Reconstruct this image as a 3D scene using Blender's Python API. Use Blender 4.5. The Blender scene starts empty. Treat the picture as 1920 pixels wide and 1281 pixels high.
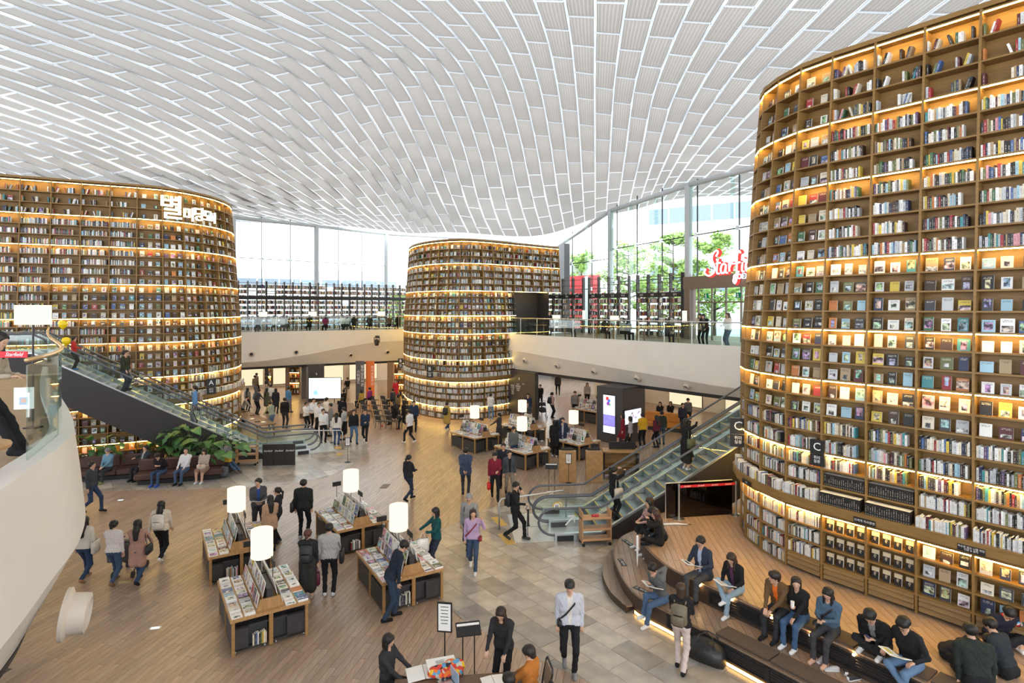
import bpy, bmesh, math, random
import numpy as np
from mathutils import Vector, Matrix
R_ = random.Random(7)
SC = bpy.context.scene
COL = SC.collection
# ---------------------------------------------------------------- camera
FPX, HZ, HC = 1100.0, 578.0, 7.0          # focal length in px of the 1920 frame, horizon row, camera height
cam_d = bpy.data.cameras.new('camera'); cam = bpy.data.objects.new('camera', cam_d); COL.objects.link(cam)
cam.location = (0, 0, HC); cam.rotation_euler = (math.radians(90), 0, 0)
cam_d.sensor_width = 36; cam_d.lens = FPX / 1920 * 36; cam_d.shift_y = -(640.5 - HZ) / 1920
cam_d.clip_start = .1; cam_d.clip_end = 500
SC.camera = cam
# ---------------------------------------------------------------- world: bright overcast sky
W = bpy.data.worlds.new('world'); SC.world = W; W.use_nodes = True
wn = W.node_tree.nodes; wl = W.node_tree.links
bg = wn['Background']
tc = wn.new('ShaderNodeTexCoord'); sx = wn.new('ShaderNodeSeparateXYZ'); rmp = wn.new('ShaderNodeValToRGB')
wl.new(tc.outputs['Generated'], sx.inputs[0]); wl.new(sx.outputs['Z'], rmp.inputs[0]); wl.new(rmp.outputs[0], bg.inputs[0])
rmp.color_ramp.elements[0].position = 0.0; rmp.color_ramp.elements[0].color = (.92, .95, 1, 1)
rmp.color_ramp.elements[1].position = .9; rmp.color_ramp.elements[1].color = (.86, .93, 1, 1)
bg.inputs[1].default_value = 3.7
SC.view_settings.view_transform = 'Standard'; SC.view_settings.look = 'None'
SC.view_settings.exposure = 0.3; SC.view_settings.gamma = 1; SC.view_settings.use_curve_mapping = False
try:
    SC.cycles.use_denoising = True; SC.cycles.denoiser = 'OPENIMAGEDENOISE'
    SC.cycles.use_adaptive_sampling = True; SC.cycles.adaptive_threshold = .03
    SC.cycles.max_bounces = 6; SC.cycles.diffuse_bounces = 4; SC.cycles.glossy_bounces = 3
    SC.cycles.transmission_bounces = 6; SC.cycles.transparent_max_bounces = 12
    SC.cycles.sample_clamp_indirect = 6; SC.cycles.caustics_reflective = False; SC.cycles.caustics_refractive = False
    SC.cycles.use_light_tree = True
except Exception: pass

# ---------------------------------------------------------------- helpers
def G(x, y, z=0.0):
    """world point of photo pixel (x, y) lying at height z"""
    Y = (HC - z) * FPX / (y - HZ); return Vector(((x - 960) * Y / FPX, Y, z))
def AT(x, y, Y):
    return Vector(((x - 960) * Y / FPX, Y, HC - (y - HZ) * Y / FPX))
def V(*a): return Vector(a)
def ang(a): return Vector((math.cos(math.radians(a)), math.sin(math.radians(a)), 0))

class MB:
    """collects geometry for ONE mesh"""
    def __init__(s): s.v = []; s.f = []; s.m = []; s.c = []; s.uv = {}; s.cur = 0; s.col = None
    def add(s, vs, fs, m=None, c=None, uvs=None):
        o = len(s.v); s.v += [tuple(p) for p in vs]
        for i, f in enumerate(fs):
            s.f.append(tuple(o + k for k in f)); s.m.append(s.cur if m is None else m)
            s.c.append(c or s.col or (1, 1, 1, 1))
            if uvs: s.uv[len(s.f) - 1] = uvs[i]
        return s
    def hexa(s, p, m=None, c=None):   # 8 points: bottom 0-3 ccw, top 4-7
        return s.add(p, [(3, 2, 1, 0), (4, 5, 6, 7), (0, 1, 5, 4), (1, 2, 6, 5), (2, 3, 7, 6), (3, 0, 4, 7)], m, c)
    def box(s, c, d, rz=0, m=None, col=None, M=None):
        x, y, z = d[0] / 2, d[1] / 2, d[2] / 2
        pts = [V(*q) for q in ((-x, -y, -z), (x, -y, -z), (x, y, -z), (-x, y, -z), (-x, -y, z), (x, -y, z), (x, y, z), (-x, y, z))]
        if M is not None: pts = [M @ p for p in pts]
        elif rz:
            ca, sa = math.cos(rz), math.sin(rz); pts = [V(p.x * ca - p.y * sa, p.x * sa + p.y * ca, p.z) for p in pts]
        cc = Vector(c); return s.hexa([p + cc for p in pts], m, col)
    def bbox(s, c, d, b, rz=0, m=None, col=None):   # box with chamfered vertical and top edges
        x, y, z = d[0] / 2, d[1] / 2, d[2] / 2
        def ring(k, zz): 
            a = x - k; e = y - k; return [(-a + b, -e, zz), (a - b, -e, zz), (a, -e + b, zz), (a, e - b, zz), (a - b, e, zz), (-a + b, e, zz), (-a, e - b, zz), (-a, -e + b, zz)]
        rings = [ring(b, -z), ring(0, -z + b), ring(0, z - b), ring(b, z)]
        ca, sa = math.cos(rz), math.sin(rz); pts = []
        for r in rings:
            for p in r: pts.append((c[0] + p[0] * ca - p[1] * sa, c[1] + p[0] * sa + p[1] * ca, c[2] + p[2]))
        fs = [tuple(reversed(range(8))), tuple(range(24, 32))]
        for k in range(3):
            for i in range(8): fs.append((k * 8 + i, k * 8 + (i + 1) % 8, k * 8 + 8 + (i + 1) % 8, k * 8 + 8 + i))
        return s.add(pts, fs, m, col)
    def tube(s, path, r, n=8, m=None, col=None, closed=False, cap=True):
        P = [Vector(p) for p in path]; N = len(P); rr = r if hasattr(r, '__len__') else [r] * N
        prev = None; pts = []
        for i, p in enumerate(P):
            if closed: t = P[(i + 1) % N] - P[i - 1]
            else: t = (P[min(i + 1, N - 1)] - P[max(i - 1, 0)])
            t = t.normalized() if t.length > 1e-9 else V(0, 0, 1)
            if prev is None:
                a = V(0, 0, 1) if abs(t.z) < .9 else V(1, 0, 0); u = t.cross(a).normalized()
            else:
                u = prev - t * prev.dot(t); u = u.normalized() if u.length > 1e-6 else t.orthogonal().normalized()
            prev = u; w = t.cross(u)
            for k in range(n):
                q = 2 * math.pi * k / n; pts.append(p + u * math.cos(q) * rr[i] + w * math.sin(q) * rr[i])
        fs = []
        for i in range(N if closed else N - 1):
            for k in range(n):
                a = i * n + k; b = i * n + (k + 1) % n; j = (i + 1) % N; fs.append((a, b, j * n + (k + 1) % n, j * n + k))
        if cap and not closed: fs.append(tuple(reversed(range(n)))); fs.append(tuple(range((N - 1) * n, N * n)))
        return s.add(pts, fs, m, col)
    def lathe(s, prof, c=(0, 0, 0), n=20, m=None, col=None, M=None, cap=True):
        pts = []
        for (r, z) in prof:
            for k in range(n):
                q = 2 * math.pi * k / n; p = V(r * math.cos(q), r * math.sin(q), z)
                if M is not None: p = M @ p
                pts.append(p + Vector(c))
        fs = []
        for i in range(len(prof) - 1):
            for k in range(n): fs.append((i * n + k, i * n + (k + 1) % n, (i + 1) * n + (k + 1) % n, (i + 1) * n + k))
        if cap and prof[0][0] > 1e-6: fs.append(tuple(reversed(range(n))))
        if cap and prof[-1][0] > 1e-6: fs.append(tuple(range((len(prof) - 1) * n, len(prof) * n)))
        return s.add(pts, fs, m, col)
    def prism(s, poly, z0, z1, m=None, col=None):
        n = len(poly); pts = [(p[0], p[1], z0) for p in poly] + [(p[0], p[1], z1) for p in poly]
        fs = [tuple(reversed(range(n))), tuple(range(n, 2 * n))] + [(i, (i + 1) % n, n + (i + 1) % n, n + i) for i in range(n)]
        return s.add(pts, fs, m, col)
    def slab(s, poly, off, m=None, col=None):   # planar polygon of 3-D points extruded by vector off
        n = len(poly); o = Vector(off); pts = [Vector(p) for p in poly]; pts += [p + o for p in pts]
        fs = [tuple(reversed(range(n))), tuple(range(n, 2 * n))] + [(i, (i + 1) % n, n + (i + 1) % n, n + i) for i in range(n)]
        return s.add(pts, fs, m, col)
    def sheet(s, rows, m=None, col=None, smooth=False):   # grid of points rows[i][j]
        n = len(rows[0]); pts = [p for r in rows for p in r]
        fs = [(i * n + j, i * n + j + 1, (i + 1) * n + j + 1, (i + 1) * n + j) for i in range(len(rows) - 1) for j in range(n - 1)]
        return s.add(pts, fs, m, col)
    def mesh(s, name, mats, smooth=False):
        me = bpy.data.meshes.new(name); me.from_pydata(s.v, [], s.f)
        for mm in mats: me.materials.append(mm)
        me.polygons.foreach_set('material_index', s.m)
        if any(c != (1, 1, 1, 1) for c in s.c):
            at = me.attributes.new('Col', 'FLOAT_COLOR', 'FACE'); at.data.foreach_set('color', [x for c in s.c for x in c])
        if s.uv:
            ul = me.uv_layers.new(name='UVMap'); k = 0; arr = np.zeros((len(me.loops), 2), np.float32)
            for i, f in enumerate(s.f):
                u = s.uv.get(i)
                if u: arr[k:k + len(f)] = u
                k += len(f)
            ul.data.foreach_set('uv', arr.ravel())
        if smooth: me.polygons.foreach_set('use_smooth', [True] * len(s.f))
        me.update(); return me
    def build(s, name, mats, parent=None, smooth=False, loc=None):
        if not isinstance(mats, (list, tuple)): mats = [mats]
        return obj(name, s.mesh(name, mats, smooth), parent, loc)

def smooth_by_angle(o, a=40):
    me = o.data; me.polygons.foreach_set('use_smooth', [True] * len(me.polygons))
    try: me.set_sharp_from_angle(angle=math.radians(a))
    except Exception: pass
    return o
def obj(name, me, parent=None, loc=None, rz=None):
    o = bpy.data.objects.new(name, me); COL.objects.link(o)
    if parent is not None: o.parent = parent
    if loc is not None: o.location = loc
    if rz is not None: o.rotation_euler = (0, 0, rz)
    return o
def empty(name, loc=(0, 0, 0), rz=0, parent=None):
    o = bpy.data.objects.new(name, None); COL.objects.link(o); o.location = loc; o.rotation_euler = (0, 0, rz)
    o.empty_display_size = .2
    if parent: o.parent = parent
    return o
def tag(o, label, cat, group=None, kind=None):
    if label: o['label'] = label
    if cat: o['category'] = cat
    if group: o['group'] = group
    if kind: o['kind'] = kind
    return o
def struct(o, label=None, cat=None):
    o['kind'] = 'structure'
    if label: o['label'] = label
    if cat: o['category'] = cat
    return o
def stuff(o, label=None, cat=None):
    o['kind'] = 'stuff'
    if label: o['label'] = label
    if cat: o['category'] = cat
    return o
KIDS = {}
def copy_tree(o, parent=None):
    c = o.copy(); COL.objects.link(c); c.parent = parent
    for ch in list(o.children): copy_tree(ch, c)
    return c
def catmull(pts, per=8):
    P = [Vector(p) for p in pts]; P = [P[0] * 2 - P[1]] + P + [P[-1] * 2 - P[-2]]; out = []
    for i in range(1, len(P) - 2):
        a, b, c, d = P[i - 1:i + 3]
        for k in range(per):
            t = k / per; out.append(.5 * ((2 * b) + (c - a) * t + (2 * a - 5 * b + 4 * c - d) * t * t + (3 * b - a - 3 * c + d) * t ** 3))
    out.append(P[-2]); return out

# ---------------------------------------------------------------- materials
MATS = {}
def _new(name):
    m = bpy.data.materials.new(name); m.use_nodes = True; nt = m.node_tree
    return m, nt.nodes, nt.links, nt.nodes['Principled BSDF']
def setin(b, k, v):
    if k in b.inputs: b.inputs[k].default_value = v
def pm(name, col, rough=.6, metal=0., var=0., scale=4., stretch=(1, 1, 1), bump=0., spec=.5, emit=None, es=0., coords='Object', detail=4, alpha=None, trans=0., coat=0.):
    if name in MATS: return MATS[name]
    m, n, l, b = _new(name); c = tuple(col) + (1,) if len(col) == 3 else col
    b.inputs['Base Color'].default_value = c; b.inputs['Roughness'].default_value = rough; b.inputs['Metallic'].default_value = metal
    setin(b, 'Specular IOR Level', spec); setin(b, 'Coat Weight', coat)
    if emit: setin(b, 'Emission Color', tuple(emit) + (1,)); setin(b, 'Emission Strength', es)
    if trans: setin(b, 'Transmission Weight', trans)
    if alpha is not None: b.inputs['Alpha'].default_value = alpha
    if var or bump:
        t = n.new('ShaderNodeTexCoord'); mp = n.new('ShaderNodeMapping'); mp.inputs['Scale'].default_value = stretch
        no = n.new('ShaderNodeTexNoise'); no.inputs['Scale'].default_value = scale; no.inputs['Detail'].default_value = detail
        l.new(t.outputs[coords], mp.inputs[0]); l.new(mp.outputs[0], no.inputs['Vector'])
        if var:
            mr = n.new('ShaderNodeMapRange'); mr.inputs[1].default_value = .3; mr.inputs[2].default_value = .7
            mr.inputs[3].default_value = 1 - var; mr.inputs[4].default_value = 1 + var
            mx = n.new('ShaderNodeMix'); mx.data_type = 'RGBA'; mx.blend_type = 'MULTIPLY'; mx.inputs[0].default_value = 1
            mx.inputs[6].default_value = c; l.new(no.outputs[0], mr.inputs[0]); l.new(mr.outputs[0], mx.inputs[7]); l.new(mx.outputs[2], b.inputs['Base Color'])
        if bump:
            bp = n.new('ShaderNodeBump'); bp.inputs['Strength'].default_value = bump; bp.inputs['Distance'].default_value = .02
            l.new(no.outputs[0], bp.inputs['Height']); l.new(bp.outputs[0], b.inputs['Normal'])
    MATS[name] = m; return m
def emat(name, col, s):
    if name in MATS: return MATS[name]
    m = bpy.data.materials.new(name); m.use_nodes = True; n = m.node_tree.nodes; l = m.node_tree.links
    n.remove(n['Principled BSDF']); e = n.new('ShaderNodeEmission'); e.inputs[0].default_value = tuple(col) + (1,); e.inputs[1].default_value = s
    l.new(e.outputs[0], n['Material Output'].inputs[0]); MATS[name] = m; return m
def colmat(name, rough=.6, objcol=False, bump=0., bscale=30., spec=.4, rndvar=0., grain=None, grainamt=.25):
    """base colour from the face attribute Col (or the object colour), grain for wood"""
    if name in MATS: return MATS[name]
    m, n, l, b = _new(name); b.inputs['Roughness'].default_value = rough; setin(b, 'Specular IOR Level', spec)
    if objcol:
        a = n.new('ShaderNodeObjectInfo'); co = a.outputs['Color']
    else:
        a = n.new('ShaderNodeAttribute'); a.attribute_name = 'Col'; co = a.outputs['Color']
    if grain:
        t = n.new('ShaderNodeTexCoord'); mp = n.new('ShaderNodeMapping'); mp.inputs['Scale'].default_value = grain[0]
        mp.inputs['Rotation'].default_value = (0, 0, grain[1])
        no = n.new('ShaderNodeTexNoise'); no.inputs['Scale'].default_value = 1; no.inputs['Detail'].default_value = 5
        l.new(t.outputs['Object'], mp.inputs[0]); l.new(mp.outputs[0], no.inputs['Vector'])
        mr = n.new('ShaderNodeMapRange'); mr.inputs[1].default_value = .3; mr.inputs[2].default_value = .7; mr.inputs[3].default_value = 1 - grainamt; mr.inputs[4].default_value = 1 + grainamt
        l.new(no.outputs[0], mr.inputs[0])
        mx = n.new('ShaderNodeMix'); mx.data_type = 'RGBA'; mx.blend_type = 'MULTIPLY'; mx.inputs[0].default_value = 1
        l.new(co, mx.inputs[6]); l.new(mr.outputs[0], mx.inputs[7]); co = mx.outputs[2]
    l.new(co, b.inputs['Base Color'])
    if bump:
        t = n.new('ShaderNodeTexCoord'); no = n.new('ShaderNodeTexNoise'); no.inputs['Scale'].default_value = bscale
        bp = n.new('ShaderNodeBump'); bp.inputs['Strength'].default_value = bump; bp.inputs['Distance'].default_value = .02
        l.new(t.outputs['Object'], no.inputs['Vector']); l.new(no.outputs[0], bp.inputs['Height']); l.new(bp.outputs[0], b.inputs['Normal'])
    MATS[name] = m; return m
def artmat(name, kind, objcol):
    """printed cover / spine / magazine: flat print on the UV square, ground colour from the object or face colour"""
    if name in MATS: return MATS[name]
    m, n, l, b = _new(name); b.inputs['Roughness'].default_value = .45
    if objcol:
        a = n.new('ShaderNodeObjectInfo'); co = a.outputs['Color']; rnd = a.outputs['Random']
    else:
        a = n.new('ShaderNodeAttribute'); a.attribute_name = 'Col'; co = a.outputs['Color']; rnd = a.outputs['Alpha']
    uv = n.new('ShaderNodeUVMap'); sp = n.new('ShaderNodeSeparateXYZ'); l.new(uv.outputs[0], sp.inputs[0])
    def M_(op, x, y=None, z=None):
        k = n.new('ShaderNodeMath'); k.operation = op
        for i, q in enumerate((x, y, z)):
            if q is None: continue
            if isinstance(q, (int, float)): k.inputs[i].default_value = q
            else: l.new(q, k.inputs[i])
        return k.outputs[0]
    u, v = sp.outputs['X'], sp.outputs['Y']
    def band(x, lo, hi): return M_('MULTIPLY', M_('GREATER_THAN', x, lo), M_('LESS_THAN', x, hi))
    r100 = M_('MULTIPLY', rnd, 97.3)
    def noise(su, sv, detail, dz=0.):
        cv = n.new('ShaderNodeCombineXYZ'); l.new(M_('MULTIPLY', u, su), cv.inputs[0]); l.new(M_('MULTIPLY', v, sv), cv.inputs[1]); l.new(M_('ADD', r100, dz), cv.inputs[2])
        no = n.new('ShaderNodeTexNoise'); no.inputs['Scale'].default_value = 1; no.inputs['Detail'].default_value = detail; l.new(cv.outputs[0], no.inputs['Vector']); return no.outputs[0]
    lum = n.new('ShaderNodeRGBToBW'); l.new(co, lum.inputs[0])
    inkc = M_('LESS_THAN', lum.outputs[0], .22)
    ic = n.new('ShaderNodeMix'); ic.data_type = 'RGBA'; l.new(inkc, ic.inputs[0]); ic.inputs[6].default_value = (.05, .05, .055, 1); ic.inputs[7].default_value = (.62, .58, .48, 1)
    def mix(fac, c1, c2):
        k = n.new('ShaderNodeMix'); k.data_type = 'RGBA'; l.new(fac, k.inputs[0]); l.new(c1, k.inputs[6]); l.new(c2, k.inputs[7]); return k.outputs[2]
    r2 = M_('FRACT', M_('MULTIPLY', rnd, 7.7)); r3 = M_('FRACT', M_('MULTIPLY', rnd, 23.1)); r4 = M_('FRACT', M_('MULTIPLY', rnd, 51.7)); r5 = M_('FRACT', M_('MULTIPLY', rnd, 13.3))
    if kind == 'spine':
        top = M_('ADD', .55, M_('MULTIPLY', r2, .35))
        msk = M_('MULTIPLY', M_('MULTIPLY', band(u, .36, .64), band(v, .25, top)), M_('GREATER_THAN', noise(.8, 30, 0), .5))
        msk = M_('MULTIPLY', msk, .75)
        foot = M_('MULTIPLY', band(v, .06, .12), band(u, .3, .7))
        out = mix(M_('MAXIMUM', msk, M_('MULTIPLY', foot, .6)), co, ic.outputs[2])
    else:
        # printed picture: broad soft shapes in a few tones, its place and size differ per copy
        lo_f = 2.2 if kind == 'cover' else 3.2
        pn = noise(lo_f, lo_f * 1.3, 3); pn2 = noise(lo_f * 1.4, lo_f * 1.8, 2, 5.)
        hs = n.new('ShaderNodeCombineColor'); hs.mode = 'HSV'
        l.new(M_('FRACT', M_('ADD', M_('MULTIPLY', pn2, .35), r100)), hs.inputs[0]); l.new(M_('MULTIPLY', r3, .55), hs.inputs[1])
        tone = n.new('ShaderNodeMapRange'); tone.inputs[1].default_value = .38; tone.inputs[2].default_value = .62; tone.inputs[3].default_value = .04; tone.inputs[4].default_value = .75; l.new(pn, tone.inputs[0]); l.new(tone.outputs[0], hs.inputs[2])
        lo = M_('MULTIPLY', r2, .3); hi = M_('ADD', lo, M_('ADD', .25, M_('MULTIPLY', r3, .5)))
        inset = M_('MULTIPLY', r4, .3)
        pict = M_('MULTIPLY', band(v, lo, hi), M_('LESS_THAN', M_('ABSOLUTE', M_('SUBTRACT', u, .5)), M_('SUBTRACT', .5, inset)))
        pict = M_('MULTIPLY', pict, M_('GREATER_THAN', r5, .22 if kind == 'cover' else .05))
        c1 = mix(pict, co, hs.outputs[0])
        txt = M_('MULTIPLY', M_('MULTIPLY', band(M_('FRACT', M_('MULTIPLY', v, 11)), .25, .75), M_('MULTIPLY', band(v, .73, .91), band(u, .14, .86))), M_('GREATER_THAN', noise(26, 11, 0, 9.), .47))
        out = mix(M_('MULTIPLY', txt, .85), c1, ic.outputs[2])
    l.new(out, b.inputs['Base Color']); MATS[name] = m; return m

WOOD = pm('oak', (.34, .185, .065), .5, var=.22, scale=3, stretch=(1, 1, 9), bump=.05)
OAKT = pm('oak_top', (.42, .24, .10), .45, var=.18, scale=3, stretch=(2, 9, 2))
SHELFW = pm('shelf_oak', (.25, .142, .042), .5, var=.16, scale=2.5, stretch=(1, 1, 8))
DARK = pm('charcoal', (.035, .034, .036), .55, var=.15, scale=12)
BLACK = pm('black_plastic', (.012, .012, .013), .45)
DKMET = pm('dark_metal', (.03, .03, .032), .4, .6)
STEEL = pm('steel', (.62, .64, .66), .28, .95)
WHITE = pm('white_paint', (.78, .78, .77), .5)
PAPER = pm('paper_white', (.82, .81, .78), .7)
PAGES = pm('book_pages', (.80, .76, .66), .8)
def glassmat(name, tint=(.85, .93, .9), rough=.02, mixf=.12):
    if name in MATS: return MATS[name]
    m = bpy.data.materials.new(name); m.use_nodes = True; n = m.node_tree.nodes; l = m.node_tree.links; n.remove(n['Principled BSDF'])
    t = n.new('ShaderNodeBsdfTransparent'); t.inputs[0].default_value = tuple(tint) + (1,)
    g = n.new('ShaderNodeBsdfGlossy'); g.inputs['Roughness'].default_value = rough; g.inputs[0].default_value = (1, 1, 1, 1)
    fr = n.new('ShaderNodeLayerWeight'); fr.inputs[0].default_value = .5; pw = n.new('ShaderNodeMath'); pw.operation = 'POWER'; pw.inputs[1].default_value = 4.0; l.new(fr.outputs['Facing'], pw.inputs[0]); ad = n.new('ShaderNodeMath'); ad.operation = 'ADD'; ad.inputs[1].default_value = .06; l.new(pw.outputs[0], ad.inputs[0])
    mx = n.new('ShaderNodeMixShader'); mm = n.new('ShaderNodeMath'); mm.operation = 'MULTIPLY'; mm.inputs[1].default_value = .7
    l.new(ad.outputs[0], mm.inputs[0]); l.new(mm.outputs[0], mx.inputs[0]); l.new(t.outputs[0], mx.inputs[1]); l.new(g.outputs[0], mx.inputs[2])
    l.new(mx.outputs[0], n['Material Output'].inputs[0]); MATS[name] = m; return m
GLASS = glassmat('clear_glass'); 
LED = emat('led_strip', (1.0, .63, .14), 58.0)
def text(name, body, size, mat, parent=None, loc=(0, 0, 0), rot=(0, 0, 0), ext=.004, shear=0, align='CENTER', offset=0, spacing=1.0):
    cu = bpy.data.curves.new(name, 'FONT'); cu.body = body; cu.size = size; cu.extrude = ext; cu.align_x = align; cu.align_y = 'CENTER'
    cu.shear = shear; cu.offset = offset; cu.space_character = spacing; cu.resolution_u = 2; cu.materials.append(mat)
    o = bpy.data.objects.new(name, cu); COL.objects.link(o); o.location = loc; o.rotation_euler = rot
    if parent: o.parent = parent
    return o
# ================================================================ ceiling: vaulted roof of brick-bonded panels
CP = [(-24, 24, 13.4), (-17, 28, 13.5), (-15, 32, 14.0), (-26, 40, 14.6), (-25, 52.8, 15.5), (-18.8, 58.5, 15.5), (-13.5, 64, 15.2), (-6, 66, 14.6),
      (4.3, 53.9, 12.9), (7.7, 45.8, 14.9), (11.25, 37.4, 15.15), (13.4, 32.4, 14.9), (17, 24, 14.6), (20, 12, 14), (0, 32, 16.4), (-9, 38, 15.9), (-8, 20, 16.6),
      (2, 16, 16.8), (9, 16, 15.6), (-18, 12, 15), (-10, 6, 16.5), (4, 6, 16.5), (14, 6, 15), (0, 58, 13.6)]
cpx = np.array([c[:2] for c in CP]); cpz = np.array([c[2] for c in CP])
_phi = lambda r: np.sqrt(r * r + 36.0)
_A = np.block([[_phi(np.linalg.norm(cpx[:, None] - cpx[None], axis=2)), np.ones((len(CP), 1))], [np.ones((1, len(CP))), np.zeros((1, 1))]])
_w = np.linalg.solve(_A + np.diag([-.05] * len(CP) + [0]), np.append(cpz, 0))
def ceil_z(X, Y):
    X = np.asarray(X, float); Y = np.asarray(Y, float)
    r = np.sqrt((X[..., None] - cpx[:, 0]) ** 2 + (Y[..., None] - cpx[:, 1]) ** 2); return _phi(r) @ _w[:-1] + _w[-1]
YS = np.linspace(4, 85, 700)
def ceil_hit(x, y):
    dx, dz = (x - 960) / FPX, (HZ - y) / FPX
    h = HC + dz * YS - ceil_z(dx * YS, YS); k = np.argmax(h > 0)
    if h[k] <= 0: k = len(YS) - 1
    if k == 0: Y = YS[0]
    else: Y = YS[k - 1] + (YS[k] - YS[k - 1]) * (-h[k - 1]) / (h[k] - h[k - 1])
    return V(dx * Y, Y, float(ceil_z(dx * Y, Y)))
# the courses of panels: direction lines n (columns), bed joints t, as surveyed along the vault
CK = {-40: [(-470, 175), (-380, 205), (-270, 240), (-160, 275), (-60, 312), (40, 345), (140, 372), (235, 392), (320, 404), (390, 410), (440, 416)],
      -33: [(-420, 120), (-260, 160), (-120, 205), (13, 245), (130, 287), (212, 324), (300, 356), (380, 384), (445, 401), (500, 412), (545, 420)],
      -27: [(-260, 55), (-95, 110), (67, 165), (193, 215), (290, 260), (368, 299), (435, 335), (497, 366), (550, 392), (595, 409), (630, 423)],
      -21: [(-20, 15), (138, 73), (278, 125), (383, 175), (463, 223), (527, 268), (577, 313), (627, 353), (667, 390), (700, 414), (724, 432)],
      -17: [(180, 3), (307, 48), (423, 97), (512, 142), (577, 194), (627, 250), (670, 297), (711, 343), (740, 383), (762, 417), (777, 438)],
      -13: [(380, -20), (485, 31), (577, 72), (647, 116), (697, 170), (727, 220), (755, 270), (778, 318), (799, 362), (820, 402), (838, 436)],
      -9: [(590, -22), (664, 19), (732, 65), (786, 109), (822, 160), (848, 218), (869, 275), (884, 328), (895, 372), (908, 410), (924, 441)],
      -5: [(813, -25), (861, 23), (901, 72), (929, 119), (951, 170), (967, 224), (980, 278), (990, 328), (998, 370), (1009, 408), (1019, 441)],
      0: [(1116, -26), (1116, 32), (1116, 88), (1115, 139), (1115, 187), (1115.5, 236), (1116, 284), (1116, 324), (1116, 358), (1116, 386), (1116, 410)],
      4: [(1378, -25), (1335, 43), (1299, 106), (1273, 158), (1254, 205), (1242, 249), (1230, 287), (1218, 322), (1209, 350), (1202, 372), (1196, 392)],
      7: [(1578, -20), (1505, 55), (1436, 124), (1395, 174), (1358, 218), (1329, 256), (1302, 290), (1282, 318), (1266, 342), (1252, 361), (1242, 378)],
      10: [(1795, -15), (1690, 62), (1595, 135), (1535, 185), (1482, 228), (1436, 264), (1396, 295), (1364, 320), (1338, 341), (1318, 357), (1302, 370)],
      15: [(2180, -5), (2030, 72), (1880, 148), (1790, 202), (1705, 245), (1635, 280), (1570, 308), (1520, 330), (1475, 347), (1440, 358), (1412, 366)]}
CN = sorted(CK); CKW = {n: [ceil_hit(*p) for p in CK[n]] for n in CN}
for n in CN: CKW[n].insert(0, CKW[n][0] * 2 - CKW[n][1])
def cr1(a, b, c, d, t): return .5 * ((2 * b) + (c - a) * t + (2 * a - 5 * b + 4 * c - d) * t * t + (3 * b - a - 3 * c + d) * t ** 3)
def ck_t(n, t):   # t in -2..9 along a surveyed line
    L = CKW[n]; u = max(0, min(t + 2, len(L) - 1.0001)); i = int(u); f = u - i
    a = L[i - 1] if i > 0 else L[0] * 2 - L[1]; d = L[i + 2] if i + 2 < len(L) else L[i + 1] * 2 - L[i]
    return cr1(a, L[i], L[i + 1], d, f)
def ceil_pt(n, t):
    n = max(CN[0], min(CN[-1], n)); i = max(k for k in range(len(CN) - 1) if CN[k] <= n); f = (n - CN[i]) / (CN[i + 1] - CN[i])
    b = ck_t(CN[i], t); c = ck_t(CN[i + 1], t)
    h = CN[i + 1] - CN[i]
    mb = (c - b) if i == 0 else ((c - b) / h + (b - ck_t(CN[i - 1], t)) / (CN[i] - CN[i - 1])) * .5 * h
    mc = (c - b) if i + 2 >= len(CN) else ((ck_t(CN[i + 2], t) - c) / (CN[i + 2] - CN[i + 1]) + (c - b) / h) * .5 * h
    p = b * (2 * f ** 3 - 3 * f * f + 1) + mb * (f ** 3 - 2 * f * f + f) + c * (-2 * f ** 3 + 3 * f * f) + mc * (f ** 3 - f * f)
    return V(p.x, p.y, float(ceil_z(p.x, p.y)))
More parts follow.
